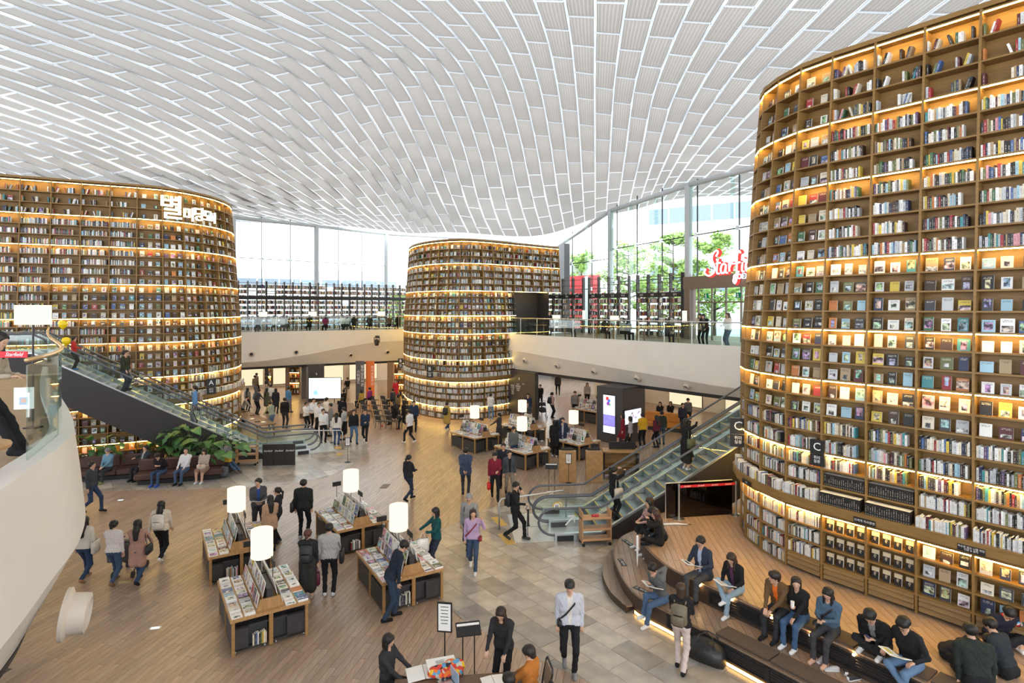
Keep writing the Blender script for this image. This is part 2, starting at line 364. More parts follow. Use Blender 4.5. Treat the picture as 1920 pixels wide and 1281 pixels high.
def translucent(name, col, tcol, fac, lines=0):
    if name in MATS: return MATS[name]
    m = bpy.data.materials.new(name); m.use_nodes = True; n = m.node_tree.nodes; l = m.node_tree.links; n.remove(n['Principled BSDF'])
    d = n.new('ShaderNodeBsdfDiffuse'); d.inputs[0].default_value = tuple(col) + (1,); t = n.new('ShaderNodeBsdfTranslucent'); t.inputs[0].default_value = tuple(tcol) + (1,)
    mx = n.new('ShaderNodeMixShader'); mx.inputs[0].default_value = fac
    if lines:   # perforated mesh: fine lighter ribs along the panel and a slight panel-to-panel difference
        uv = n.new('ShaderNodeUVMap'); wv = n.new('ShaderNodeTexWave'); wv.wave_type = 'BANDS'; wv.inputs['Scale'].default_value = lines; wv.inputs['Distortion'].default_value = 0
        no = n.new('ShaderNodeTexNoise'); no.inputs['Scale'].default_value = .16; no.inputs['Detail'].default_value = 2
        tcn = n.new('ShaderNodeTexCoord'); l.new(tcn.outputs['Object'], no.inputs['Vector'])
        l.new(uv.outputs[0], wv.inputs['Vector'])
        r = n.new('ShaderNodeValToRGB'); r.color_ramp.elements[0].position = .72; r.color_ramp.elements[1].position = .95
        r.color_ramp.elements[0].color = tuple(tcol) + (1,); r.color_ramp.elements[1].color = tuple(min(1, c * 1.28 + .02) for c in tcol) + (1,)
        l.new(wv.outputs[0], r.inputs[0])
        mr = n.new('ShaderNodeMapRange'); mr.inputs[1].default_value = .35; mr.inputs[2].default_value = .65; mr.inputs[3].default_value = .86; mr.inputs[4].default_value = 1.1
        l.new(no.outputs[0], mr.inputs[0]); mm = n.new('ShaderNodeMix'); mm.data_type = 'RGBA'; mm.blend_type = 'MULTIPLY'; mm.inputs[0].default_value = 1
        l.new(r.outputs[0], mm.inputs[6]); l.new(mr.outputs[0], mm.inputs[7]); l.new(mm.outputs[2], t.inputs[0])
    l.new(d.outputs[0], mx.inputs[1]); l.new(t.outputs[0], mx.inputs[2]); l.new(mx.outputs[0], n['Material Output'].inputs[0]); MATS[name] = m; return m
PANEL = translucent('ceiling_panel', (.44, .41, .375), (.182, .171, .158), .62, lines=2.2)
RIB = translucent('ceiling_rib', (.88, .9, .92), (.60, .64, .68), .7)
ceiling = struct(empty('ceiling'), 'vaulted white roof of perforated panels in brick bond')
panels = []
def lerp(a, b, t): return a + (b - a) * t
UVQ = [(0, 0), (1, 0), (1, 1), (0, 1)]
for n in range(CN[0], CN[-1]):
    off = 0 if n % 2 else .5
    ts = [-2] + [k + off for k in range(-2, 10) if -2 < k + off < 9] + [9]
    for t0, t1 in zip(ts[:-1], ts[1:]):
        q = [ceil_pt(n, t0), ceil_pt(n + 1, t0), ceil_pt(n + 1, t1), ceil_pt(n, t1)]
        wd = ((q[1] - q[0]).length + (q[2] - q[3]).length) / 2; ln = ((q[3] - q[0]).length + (q[2] - q[1]).length) / 2
        gx, gy = min(.3, .04 / max(wd, .05)), min(.3, .03 / max(ln, .05))
        def bil(u, v): return lerp(lerp(q[0], q[1], u), lerp(q[3], q[2], u), v)
        pp = [bil(gx, gy), bil(1 - gx, gy), bil(1 - gx, 1 - gy), bil(gx, 1 - gy)]
        c = sum(pp, V(0, 0, 0)) / 4
        # size of the panel as seen from the gallery
        ar = wd * ln * abs(c.z - 7) / max(1, (c - V(0, 0, 7)).length ** 3)
        x = 960 + FPX * c.x / c.y; y = HZ - FPX * (c.z - 7) / c.y
        if not (-30 < x < 1930 and -20 < y < 470): ar *= .0001
        if x > 1440 and y > 120 + (1700 - x) * .35: ar *= .001
        panels.append((ar, pp, c, ln / max(wd, .1)))
panels.sort(key=lambda a: -a[0])
rest = MB()
for i, (ar, pp, c, asp) in enumerate(panels):
    up = V(0, 0, .05)
    if i < 300:
        b = MB(); k = [p - c for p in pp]
        b.add(k + [p + up for p in k], [(0, 3, 2, 1), (0, 1, 5, 4), (1, 2, 6, 5), (2, 3, 7, 6), (3, 0, 4, 7)], uvs=[[(UVQ[j]) for j in (0, 3, 2, 1)], UVQ, UVQ, UVQ, UVQ])
        b.build('ceiling_panel', PANEL, ceiling, loc=c)
    else:
        rest.add(pp, [(0, 3, 2, 1)], uvs=[[UVQ[j] for j in (0, 3, 2, 1)]])
stuff(rest.build('far_ceiling_panels', PANEL, ceiling))
for n in range(CN[0], CN[-1] + 1):       # long ribs
    b = MB(); L = [ceil_pt(n, t) for t in np.linspace(-2, 9, 34)]
    for a, d in zip(L[:-1], L[1:]):
        t = (d - a).normalized(); s = V(t.y, -t.x, 0).normalized() * .036; u = V(0, 0, .05)
        b.add([a - s, a + s, d + s, d - s, a - s - u, a + s - u, d + s - u, d - s - u], [(0, 3, 7, 4), (1, 5, 6, 2), (4, 7, 6, 5)])
    b.build('roof_rib', RIB, ceiling)
cr = MB()
for n in range(CN[0], CN[-1]):
    off = 0 if n % 2 else .5
    for k in range(-2, 10):
        t = k + off
        if -2 < t < 9:
            a, d = ceil_pt(n, t), ceil_pt(n + 1, t); m = (ceil_pt(n, t + .05) - ceil_pt(n, t - .05)).normalized() * .028; u = V(0, 0, .03)
            cr.add([a - m, d - m, d + m, a + m, a - m - u, d - m - u, d + m - u, a + m - u], [(4, 7, 6, 5), (0, 4, 5, 1), (3, 2, 6, 7)])
stuff(cr.build('cross_ribs', RIB, ceiling))

# the roof and the outer walls go on beyond what the photograph shows
ex = MB(); E0 = [ceil_pt(n, -2) for n in range(CN[0], CN[-1] + 1, 5)]
ex.sheet([E0, [V(lerp(p.x, -45 + 75 * i / (len(E0) - 1), .5), 5, 15.5) for i, p in enumerate(E0)], [V(-45 + 75 * i / (len(E0) - 1), -9, 15) for i in range(len(E0))]])
E1 = [ceil_pt(CN[0], t) for t in range(-2, 10)]; ex.sheet([E1, [V(-45, lerp(-9, 60, i / 11), 14) for i in range(12)]])
E2 = [ceil_pt(CN[-1], t) for t in range(-2, 10)]; ex.sheet([E2, [V(30, lerp(-9, 40, i / 11), 14) for i in range(12)]])
ex.build('roof_continuation', PANEL, ceiling)
WALLM = pm('plaster_wall', (.55, .5, .44), .7)
for nm, a, c in (('wall_rear', (-45, -9), (30, -9)), ('wall_left', (-45, 47), (-45, -9)), ('wall_right', (30, -9), (30, 24)), ('wall_side', (30, 24), (16.5, 26))):
    b = MB(); b.add([(a[0], a[1], 0), (c[0], c[1], 0), (c[0], c[1], 4.2), (a[0], a[1], 4.2)], [(0, 1, 2, 3)]); struct(b.build(nm, WALLM), 'low plaster wall under the glazing, outside the view')
# ================================================================ floor
STONE_C = [(-.72, 20.7), (-1.74, 19.3), (-2.2, 18.4), (-2.45, 17.4), (-2.37, 16.2), (-1.85, 14.3), (-1.13, 13.18), (-.37, 12.48), (.76, 11.5), (1.47, 10.97), (3, 9.9), (5, 8.6), (7, 7.2), (10, 6), (10, 19), (4, 22), (1, 21.6)]
STONE_A = [(-19, 22.4), (-16.2, 22.5), (-12.6, 22.65), (-10.9, 22.9), (-9, 23.3), (-7.73, 24.3), (-7.2, 25.7), (-6.9, 28.3), (-7.16, 29.5), (-8, 31.2), (-9.5, 32.5), (-14, 33), (-19, 28)]
def inside(p, poly):
    r = False; j = len(poly) - 1
    for i in range(len(poly)):
        if (poly[i][1] > p[1]) != (poly[j][1] > p[1]) and p[0] < (poly[j][0] - poly[i][0]) * (p[1] - poly[i][1]) / (poly[j][1] - poly[i][1]) + poly[i][0]: r = not r
        j = i
    return r
def clip(poly, region):
    """part of a small convex piece inside a (locally nearly straight) region border"""
    out = []; n = len(poly)
    ins = [inside(p, region) for p in poly]
    if all(ins): return poly
    if not any(ins): return None
    for i in range(n):
        a, b = poly[i], poly[(i + 1) % n]
        if ins[i]: out.append(a)
        if ins[i] != ins[(i + 1) % n]:
            lo, hi = (a, b) if ins[i] else (b, a)
            for _ in range(14):
                m = ((lo[0] + hi[0]) / 2, (lo[1] + hi[1]) / 2)
                if inside(m, region): lo = m
                else: hi = m
            out.append(lo)
    return out if len(out) > 2 else None
floor = struct(empty('floor'), 'ground floor of brown wood planks and grey stone slabs')
PLANKM = colmat('floor_plank', .28, objcol=True, grain=((14, 1.2, 4), math.radians(12)), grainamt=.16, spec=.45)
PLANKS = colmat('floor_plank_far', .28, grain=((14, 1.2, 4), math.radians(12)), grainamt=.16, spec=.45)
STONEM = colmat('stone_tile', .24, objcol=True, grain=((2.2, 2.2, 1), 0), grainamt=.2, spec=.5)
b = MB(); b.add([(-60, -8, -.012), (40, -8, -.012), (40, 100, -.012), (-60, 100, -.012)], [(0, 1, 2, 3)])
b.build('subfloor', pm('joint_dark', (.10, .075, .055), .8), floor)
def region_planks(a_deg, w, ln, test, z, bounds, seed):
    rr = random.Random(seed); d = ang(a_deg); s = V(-d.y, d.x, 0); out = []
    cs = [V(x, y, 0) for x in bounds[:2] for y in bounds[2:]]
    s0, s1 = min(c.dot(s) for c in cs), max(c.dot(s) for c in cs); d0, d1 = min(c.dot(d) for c in cs), max(c.dot(d) for c in cs)
    k = int(s0 / w)
    while k * w < s1:
        t = d0 - rr.random() * ln
        while t < d1:
            L = ln * rr.uniform(.7, 1.3); g = .003
            q = [d * (t + g) + s * (k * w + g), d * (t + L - g) + s * (k * w + g), d * (t + L - g) + s * ((k + 1) * w - g), d * (t + g) + s * ((k + 1) * w - g)]
            c = (q[0] + q[2]) / 2; t += L
            if test((c.x, c.y)): out.append((q, c))
        k += 1
    return out
def plank_col(rr, base, v):
    k = rr.uniform(1 - v, 1 + v); h = rr.uniform(-.04, .04); return (base[0] * k * (1 + h), base[1] * k, base[2] * k * (1 - h), 1)
def visible(c, z=0):
    if c.y < 2: return False
    x = 960 + FPX * c.x / c.y; y = HZ + FPX * (HC - z) / c.y; return -20 < x < 1940 and 640 < y < 1400
def in_stone(p): return inside(p, STONE_C) or inside(p, STONE_A)
rr = random.Random(3); PB = (.375, .27, .195)
# planks clear of the stone areas; those crossing a border are trimmed to it
pl = []
for q, c in region_planks(78, .15, 1.5, lambda p: True, 0, (-26, 16, 5, 62), 5):
    if not visible(c): continue
    pts = [(p.x, p.y) for p in q]; fl = [in_stone(p) for p in pts]
    if all(fl): continue
    if any(fl):
        reg = STONE_C if any(inside(p, STONE_C) for p in pts) else STONE_A
        ins = [inside(p, reg) for p in pts]; out = []
        for i in range(4):
            a, bb = pts[i], pts[(i + 1) % 4]
            if not ins[i]: out.append(a)
            if ins[i] != ins[(i + 1) % 4]:
                lo, hi = (a, bb) if not ins[i] else (bb, a)
                for _ in range(12):
                    m = ((lo[0] + hi[0]) / 2, (lo[1] + hi[1]) / 2)
                    if not inside(m, reg): lo = m
                    else: hi = m
                out.append(lo)
        pts = out
        if len(pts) < 3: continue
    pl.append((c.length, pts, c))
pl.sort(key=lambda a: a[0]); rest = MB(); nb = 0
for dist, pts, c in pl:
    col = plank_col(rr, PB, .13)
    if nb < 300:
        bq = MB(); bq.prism([(p[0] - c.x, p[1] - c.y) for p in pts], -.01, 0); o = bq.build('floor_plank', PLANKM, floor, loc=(c.x, c.y, 0)); o.color = col; nb += 1
    else: rest.add([(p[0], p[1], 0) for p in pts], [tuple(range(len(pts)))], c=col)
stuff(rest.build('far_floor_planks', PLANKS, floor))
# stone slabs in running bond, rotated with the building grid
d1, d2 = ang(-52.3), ang(37.7); TW, TL = .56, .92; rr = random.Random(11)
tiles = []
for reg in (STONE_C, STONE_A):
    for i in range(-60, 60):
        for j in range(-40, 60):
            o0 = d1 * (i * TL + (.46 if j % 2 else 0)) + d2 * (j * TW); g = .004
            q = [o0 + d1 * g + d2 * g, o0 + d1 * (TL - g) + d2 * g, o0 + d1 * (TL - g) + d2 * (TW - g), o0 + d1 * g + d2 * (TW - g)]
            pts = clip([(p.x, p.y) for p in q], reg)
            if not pts: continue
            c = (q[0] + q[2]) / 2
            if visible(c): tiles.append((c.length, pts, c))
tiles.sort(key=lambda a: a[0]); rest = MB()
for k, (dist, pts, c) in enumerate(tiles):
    v = rr.uniform(.74, 1.26); h = rr.uniform(-.03, .03); col = (.36 * v * (1 + h), .325 * v, .283 * v * (1 - h), 1)
    if k < 300:
        bq = MB(); z = rr.uniform(0, .003); bq.prism([(p[0] - c.x, p[1] - c.y) for p in pts], -.01, z); o = bq.build('stone_slab', STONEM, floor, loc=(c.x, c.y, 0)); o.color = col
    else: rest.add([(p[0], p[1], 0) for p in pts], [tuple(range(len(pts)))], c=col)
if rest.f: stuff(rest.build('far_stone_slabs', colmat('stone_far', .3, grain=((2.2, 2.2, 1), 0), grainamt=.2, spec=.5), floor))

# ================================================================ galleries (upper floor) : fascia bands around the atrium
BEIGE = pm('beige_fascia', (.69, .665, .62), .55, var=.03, scale=1.2)
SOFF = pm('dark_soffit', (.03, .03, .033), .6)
FLOOR2 = pm('gallery_floor', (.30, .21, .14), .45, var=.12, scale=3)
ZT, Z2 = 5.3, 5.1
def gallery(name, path, crease, zb=2.95, depth=9.0, out=.18, label=None):
    """path: plan points of the upper edge left to right (atrium on the right-hand side); crease: z of the fold along it"""
    P = [V(p[0], p[1], 0) for p in path]; n = len(P); N = []
    for i in range(n):
        t = (P[min(i + 1, n - 1)] - P[max(i - 1, 0)]).normalized(); N.append(V(t.y, -t.x, 0))
    rows = [[P[i] - N[i] * .28 + V(0, 0, ZT - .1) for i in range(n)], [P[i] - N[i] * .28 + V(0, 0, ZT) for i in range(n)], [P[i] + V(0, 0, ZT) for i in range(n)],
            [P[i] + N[i] * (out * .55) + V(0, 0, (ZT + crease[i]) / 2) for i in range(n)],
            [P[i] + N[i] * out + V(0, 0, crease[i]) for i in range(n)], [P[i] + N[i] * (out - .03) + V(0, 0, crease[i] - .05) for i in range(n)], [P[i] + N[i] * (out - .55) + V(0, 0, zb) for i in range(n)]]
    root = struct(empty(name), label)
    b = MB(); b.sheet(rows); o = b.build('fascia', BEIGE, root, smooth=True); smooth_by_angle(o, 9)
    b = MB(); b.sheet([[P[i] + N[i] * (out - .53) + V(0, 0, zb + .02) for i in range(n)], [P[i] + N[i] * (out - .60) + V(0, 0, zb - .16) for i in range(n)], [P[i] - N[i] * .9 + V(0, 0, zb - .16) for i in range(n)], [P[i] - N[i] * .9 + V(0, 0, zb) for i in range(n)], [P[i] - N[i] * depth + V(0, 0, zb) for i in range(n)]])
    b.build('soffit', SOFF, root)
    b = MB(); b.sheet([[P[i] - N[i] * .2 + V(0, 0, Z2) for i in range(n)], [P[i] - N[i] * depth + V(0, 0, Z2) for i in range(n)]]); b.build('gallery_floor', FLOOR2, root)
    return root, P, N
def railing(name, P, N, parent, z0=ZT, h=1.05, every=1.6, inset=.14, rail=.028, railmat=None, post=True):
    """glass balustrade: panes, posts and a tube rail"""
    Q = [p - n * inset for p, n in zip(P, N)]; L = [0]
    for a, b_ in zip(Q[:-1], Q[1:]): L.append(L[-1] + (b_ - a).length)
    def at(s):
        s = max(0, min(s, L[-1] - 1e-6)); i = max(k for k in range(len(L) - 1) if L[k] <= s); return lerp(Q[i], Q[i + 1], (s - L[i]) / (L[i + 1] - L[i]))
    n = max(1, round(L[-1] / every)); root = tag(empty(name), None, None)
    for k in range(n):
        a, c = at(L[-1] * k / n + .01), at(L[-1] * (k + 1) / n - .01); t = (c - a).normalized(); s = V(t.y, -t.x, 0) * .008
        b = MB(); b.hexa([a - s + V(0, 0, z0), c - s + V(0, 0, z0), c + s + V(0, 0, z0), a + s + V(0, 0, z0)] + [p + V(0, 0, z0 + h - .06) for p in (a - s, c - s, c + s, a + s)]); b.build('glass_pane', GLASS, root)
        if post:
            b = MB(); p = at(L[-1] * k / n); b.box((p.x, p.y, z0 + h / 2 - .02), (.03, .03, h), math.atan2(t.y, t.x)); b.build('post', STEEL, root)
    b = MB(); b.tube([at(L[-1] * k / (3 * n)) + V(0, 0, z0 + h) for k in range(3 * n + 1)], rail, 8); b.build('handrail', railmat or STEEL, root, smooth=True)
    return root
# far-left gallery behind the stage
gl = catmull([(-22.5, 39.6), (-20.2, 40.9), (-16.3, 43.1), (-12.4, 45.3), (-8.6, 47.4), (-5, 49.4)], 4)
n_ = len(gl); 
def creaseL(p):
    x = 960 + FPX * p.x / p.y; ys = [(415, 682), (500, 676), (575, 665), (650, 650), (700, 642), (755, 639)]
    if x <= 415: yy = 682
    elif x >= 755: yy = 639
    else:
        i = max(k for k in range(5) if ys[k][0] <= x); yy = lerp(ys[i][1], ys[i + 1][1], (x - ys[i][0]) / (ys[i + 1][0] - ys[i][0]))
    return HC - (yy - HZ) * p.y / FPX
gal_back, PL, NL = gallery('gallery_back', gl, [creaseL(p) for p in gl], zb=2.75, depth=11, label='beige gallery band behind the stage between two bookcase towers')
rl = railing('glass_railing', PL, NL, None); tag(rl, 'glass railing along the back gallery between the tower bookcases', 'railing')
# right gallery between the middle tower and the tall tower
gr_ = catmull([(-1.6, 40.4), (-.4, 39.0), (3.4, 34.3), (7.05, 29.8), (10.1, 26.0), (13.0, 22.4), (14.5, 20.5)], 4)
def creaseR(p): return max(3.45, min(4.35, 4.3 - (39 - p.y) * .068))
gal_right, PR, NR = gallery('gallery_right', gr_, [creaseR(p) for p in gr_], zb=2.95, depth=12, label='beige gallery band to the right of the middle bookcase tower')
rr_ = railing('glass_railing', PR, NR, None); tag(rr_, 'glass railing on the gallery right of the middle tower', 'railing')
# near-left gallery the photograph is taken from
gn = catmull([(-3.6, 2.2), (-4.2, 4.0), (-4.75, 5.4), (-5.2, 6.4), (-5.65, 7.4), (-6.35, 8.5), (-7.4, 9.8), (-9.2, 11.9), (-11.3, 14.5), (-13.4, 17.2)], 5)
gal_left, PN, NN = gallery('gallery_left', gn, [4.0] * len(gn), zb=2.95, depth=6, out=.14, label='near beige gallery band curving along the picture edge')
# nozzles (round air jets) on the bands
NOZ = pm('nozzle_beige', (.60, .53, .45), .5); NOZI = pm('nozzle_dark', (.02, .02, .022), .5); NOZW = pm('nozzle_white', (.72, .76, .78), .4)
def nozzle(p, nrm, r, white=False, label=''):
    nrm = nrm.normalized(); M = nrm.to_track_quat('Z', 'Y').to_matrix()
    root = empty('air_nozzle', p); tag(root, label, 'air vent', 'round air nozzles on the gallery bands')
    b = MB(); b.lathe([(r * 1.25, -.02), (r * 1.25, .02), (r * .98, .05)], n=24, M=M, cap=False); smooth_by_angle(b.build('flange', NOZ, root))
    b = MB(); b.lathe([(r, .03), (r * .95, .14 if not white else .22), (r * .75, .16 if not white else .235), (r * .7, .05 if not white else .10)], n=24, M=M, cap=False); smooth_by_angle(b.build('collar', NOZ, root))
    b = MB(); b.lathe([(r * .72, .06 if not white else .12), (r * .4, .05 if not white else .11), (0, .05 if not white else .10)], n=24, M=M); b.build('throat', NOZW if white else NOZI, root)
# position on sloping lower band: between crease and bottom
def on_band(P, N, cz, zb, x_px, out=.18, f=.5):
    best = min(range(len(P) - 1), key=lambda i: abs((960 + FPX * P[i].x / P[i].y) - x_px)); 
    i = best; a = P[i]; t = (P[min(i + 1, len(P) - 1)] - P[max(i - 1, 0)]).normalized()
    # slide along tangent to reach the pixel column
    k = (x_px - 960) / FPX; den = (t.x - k * t.y); s = (k * a.y - a.x) / den; p = a + t * s; c = cz(p); n = N[i]
    lo = p + n * (out - .03) + V(0, 0, c - .05); hi = p + n * (out - .55) + V(0, 0, zb); q = lerp(lo, hi, f); sl = (hi - lo)
    nn = t.cross(sl).normalized(); nn = nn if nn.dot(n) > 0 else -nn
    return q, nn
for x, lb in ((471, 'nearest the left bookcase tower'), (555, 'second along from the left tower'), (658, 'third along from the left tower'), (727, 'nearest the middle tower')):
    q, nn = on_band(PL, NL, creaseL, 2.75, x, f=.5)
    if x in (471, 555):
        q0 = q; pe = min(PL, key=lambda p: abs(960 + FPX * p.x / p.y - x)); zq = HC - ((664 if x == 471 else 661) - HZ) * (pe.y - .1) / FPX; nn = NL[5]; k_ = (x - 960) / FPX; tt = V(-nn.y, nn.x, 0); base = pe + nn * (.18 * (ZT - zq) / (ZT - creaseL(pe)) + .02); sdl = (k_ * base.y - base.x) / (tt.x - k_ * tt.y); q = base + tt * sdl; q.z = zq
    nozzle(q, nn, .17, label='round air nozzle on the back gallery band, ' + lb)
for i, x in enumerate((984, 1044, 1113, 1194, 1287)):
    q, nn = on_band(PR, NR, creaseR, 2.95, x, f=.42); nozzle(q, nn, .17, label='round air nozzle on the right gallery band, %s from the middle tower' % ('first', 'second', 'third', 'fourth', 'fifth')[i])
nozzle(V(-5.36, 7.05, 3.32), V(.9, .42, -.12), .24, True, 'large white air nozzle on the near gallery at the lower corner')

# ================================================================ window walls with slender steel columns
MULL = pm('mullion_dark', (.05, .055, .06), .4, .5); COLM = pm('column_paint', (.50, .53, .55), .45); WGLASS = glassmat('window_glass', (.93, .97, .96), .01)
def wall_window(name, A, B, z0, zt0, zt1, cols, muls, transoms, label):
    root = struct(empty(name), label); A = V(A[0], A[1], 0); B = V(B[0], B[1], 0); T = (B - A); L = T.length; T.normalize(); Nn = V(T.y, -T.x, 0)
    def top(f): return zt0 + (zt1 - zt0) * f
    for f in cols:
        p = A + T * (L * f); b = MB(); b.lathe([(.24, z0), (.24, top(f) + .1)], c=(p.x, p.y, 0), n=20); smooth_by_angle(b.build('column', COLM, root), 50)
    b = MB(); b.tube([A + V(0, 0, zt0), B + V(0, 0, zt1)], .17, 12); b.build('head_tube', COLM, root, smooth=True)
    fs = [0] + list(muls) + [1]; hs = [z0] + list(transoms)
    for f in muls:
        p = A + T * (L * f) - Nn * .12; b = MB(); b.box((p.x, p.y, (z0 + top(f) + .5) / 2), (.05, .07, top(f) + .5 - z0), math.atan2(T.y, T.x)); b.build('mullion', MULL, root)
        b = MB()
        for h in transoms: b.box((p.x + Nn.x * .1, p.y + Nn.y * .1, h), (.26, .12, .26), math.atan2(T.y, T.x))
        b.build('clamp', STEEL, root)
        b = MB(); q = p + Nn * .5; b.box((q.x, q.y, (z0 + top(f)) / 2), (.02, .30, top(f) - z0 - .4), math.atan2(T.y, T.x)); b.build('glass_fin', GLASS, root)
    for h in transoms:
        b = MB(); b.tube([A - Nn * .1 + V(0, 0, h), B - Nn * .1 + V(0, 0, h)], .035, 6); b.build('transom', MULL, root)
    for f0, f1 in zip(fs[:-1], fs[1:]):
        hh = hs + [None]
        for h0, h1 in zip(hh[:-1], hh[1:]):
            a, c = A + T * (L * f0) - Nn * .16, A + T * (L * f1) - Nn * .16; za, zc = (h1, h1) if h1 else (top(f0) + .3, top(f1) + .3)
            b = MB(); b.add([a + V(0, 0, h0), c + V(0, 0, h0), c + V(0, 0, zc), a + V(0, 0, za)], [(0, 1, 2, 3)]); b.build('window_pane', WGLASS, root)
    return root
wall_window('window_1', (-34.0, 44.4), (-13.4, 64.2), 5.1, 15.3, 15.1, [.43, .706, .985], [.33, .52, .615, .79, .885], [8.6, 11.6], 'tall glazed wall with steel columns behind the back gallery')
wall_window('window_2', (-13.4, 64.2), (4.6, 68), 5.1, 15.1, 14.6, [], [.35, .7], [8.6, 11.6], 'tall glazed wall behind the middle tower')
wall_window('window_3', (4.0, 54.6), (7.7, 45.8), 5.1, 12.6, 14.6, [1], [.33, .68], [8.6, 10.9], 'glazed wall bay with bookcases right of the middle tower')
wall_window('window_4', (7.7, 45.8), (11.25, 37.4), 5.1, 14.6, 14.85, [1], [.08, .37, .69], [9.0, 11.6], 'glazed wall bay with trees behind, beside the entrance')
wall_window('window_5', (11.25, 37.4), (15.2, 28.2), 8.9, 14.85, 14.7, [], [.07, .42, .75], [11.6], 'glazed wall bay above the entrance doors')
# ================================================================ bookcase towers
ROWS = [(12.75, 1), (12.25, 0), (11.76, 0), (11.27, 1), (10.78, 0), (10.33, 0), (9.88, 1), (9.44, 0), (9.0, 0), (8.57, 0), (8.14, 1), (7.74, 0), (7.35, 0), (6.95, 0),
        (6.55, 1), (6.18, 0), (5.80, 0), (5.41, 1), (5.0, 0), (4.6, 0), (4.19, 0), (3.76, 1), (3.40, 0), (3.03, 0), (2.66, 0), (2.38, 1), (2.02, 0), (1.65, 0), (1.28, 0), (.80, 1), (.42, 0), (.06, 0)]
def inset_z(z):
    xs = [0, 5.4, 6.5, 8.26, 10.6, 12.57, 13.2]; ys = [0, 0, .04, .19, .33, .5, .55]
    return float(np.interp(z, xs, ys))
def s2l(c): return tuple(((x / 255) / 12.92 if x / 255 <= .04045 else ((x / 255 + .055) / 1.055) ** 2.4) for x in c)
PAL = [('white', (236, 236, 232), 18), ('cream', (226, 214, 188), 8), ('light grey', (190, 194, 198), 7), ('black', (28, 28, 32), 10), ('charcoal', (62, 64, 70), 7), ('dark brown', (70, 48, 38), 4),
       ('red', (170, 40, 46), 3), ('maroon', (96, 34, 44), 3), ('orange', (214, 122, 50), 2), ('yellow', (226, 194, 60), 3), ('olive green', (108, 116, 64), 3), ('green', (60, 112, 76), 2),
       ('teal', (60, 150, 158), 2), ('sky blue', (150, 194, 214), 3), ('navy blue', (40, 52, 92), 4), ('blue', (64, 100, 160), 2), ('pink', (226, 150, 160), 1), ('tan', (176, 148, 108), 4), ('purple', (96, 74, 118), 1)]
PAL = [(n, s2l(tuple(.82 * x + .18 * sum(c) / 3 for x in c)), w) for n, c, w in PAL]; PALF = [(n, c, {'white': 16, 'light grey': 14, 'sky blue': 8, 'black': 9, 'charcoal': 9, 'cream': 8, 'tan': 6}.get(n, w)) for n, c, w in PAL]
def pick(rr, pal=PAL):
    n, c, w = rr.choices(pal, [p[2] for p in pal])[0]; k = rr.uniform(.8, 1.1); return n, tuple(min(1, x * k) for x in c)
BOOKS = []          # dicts of every book
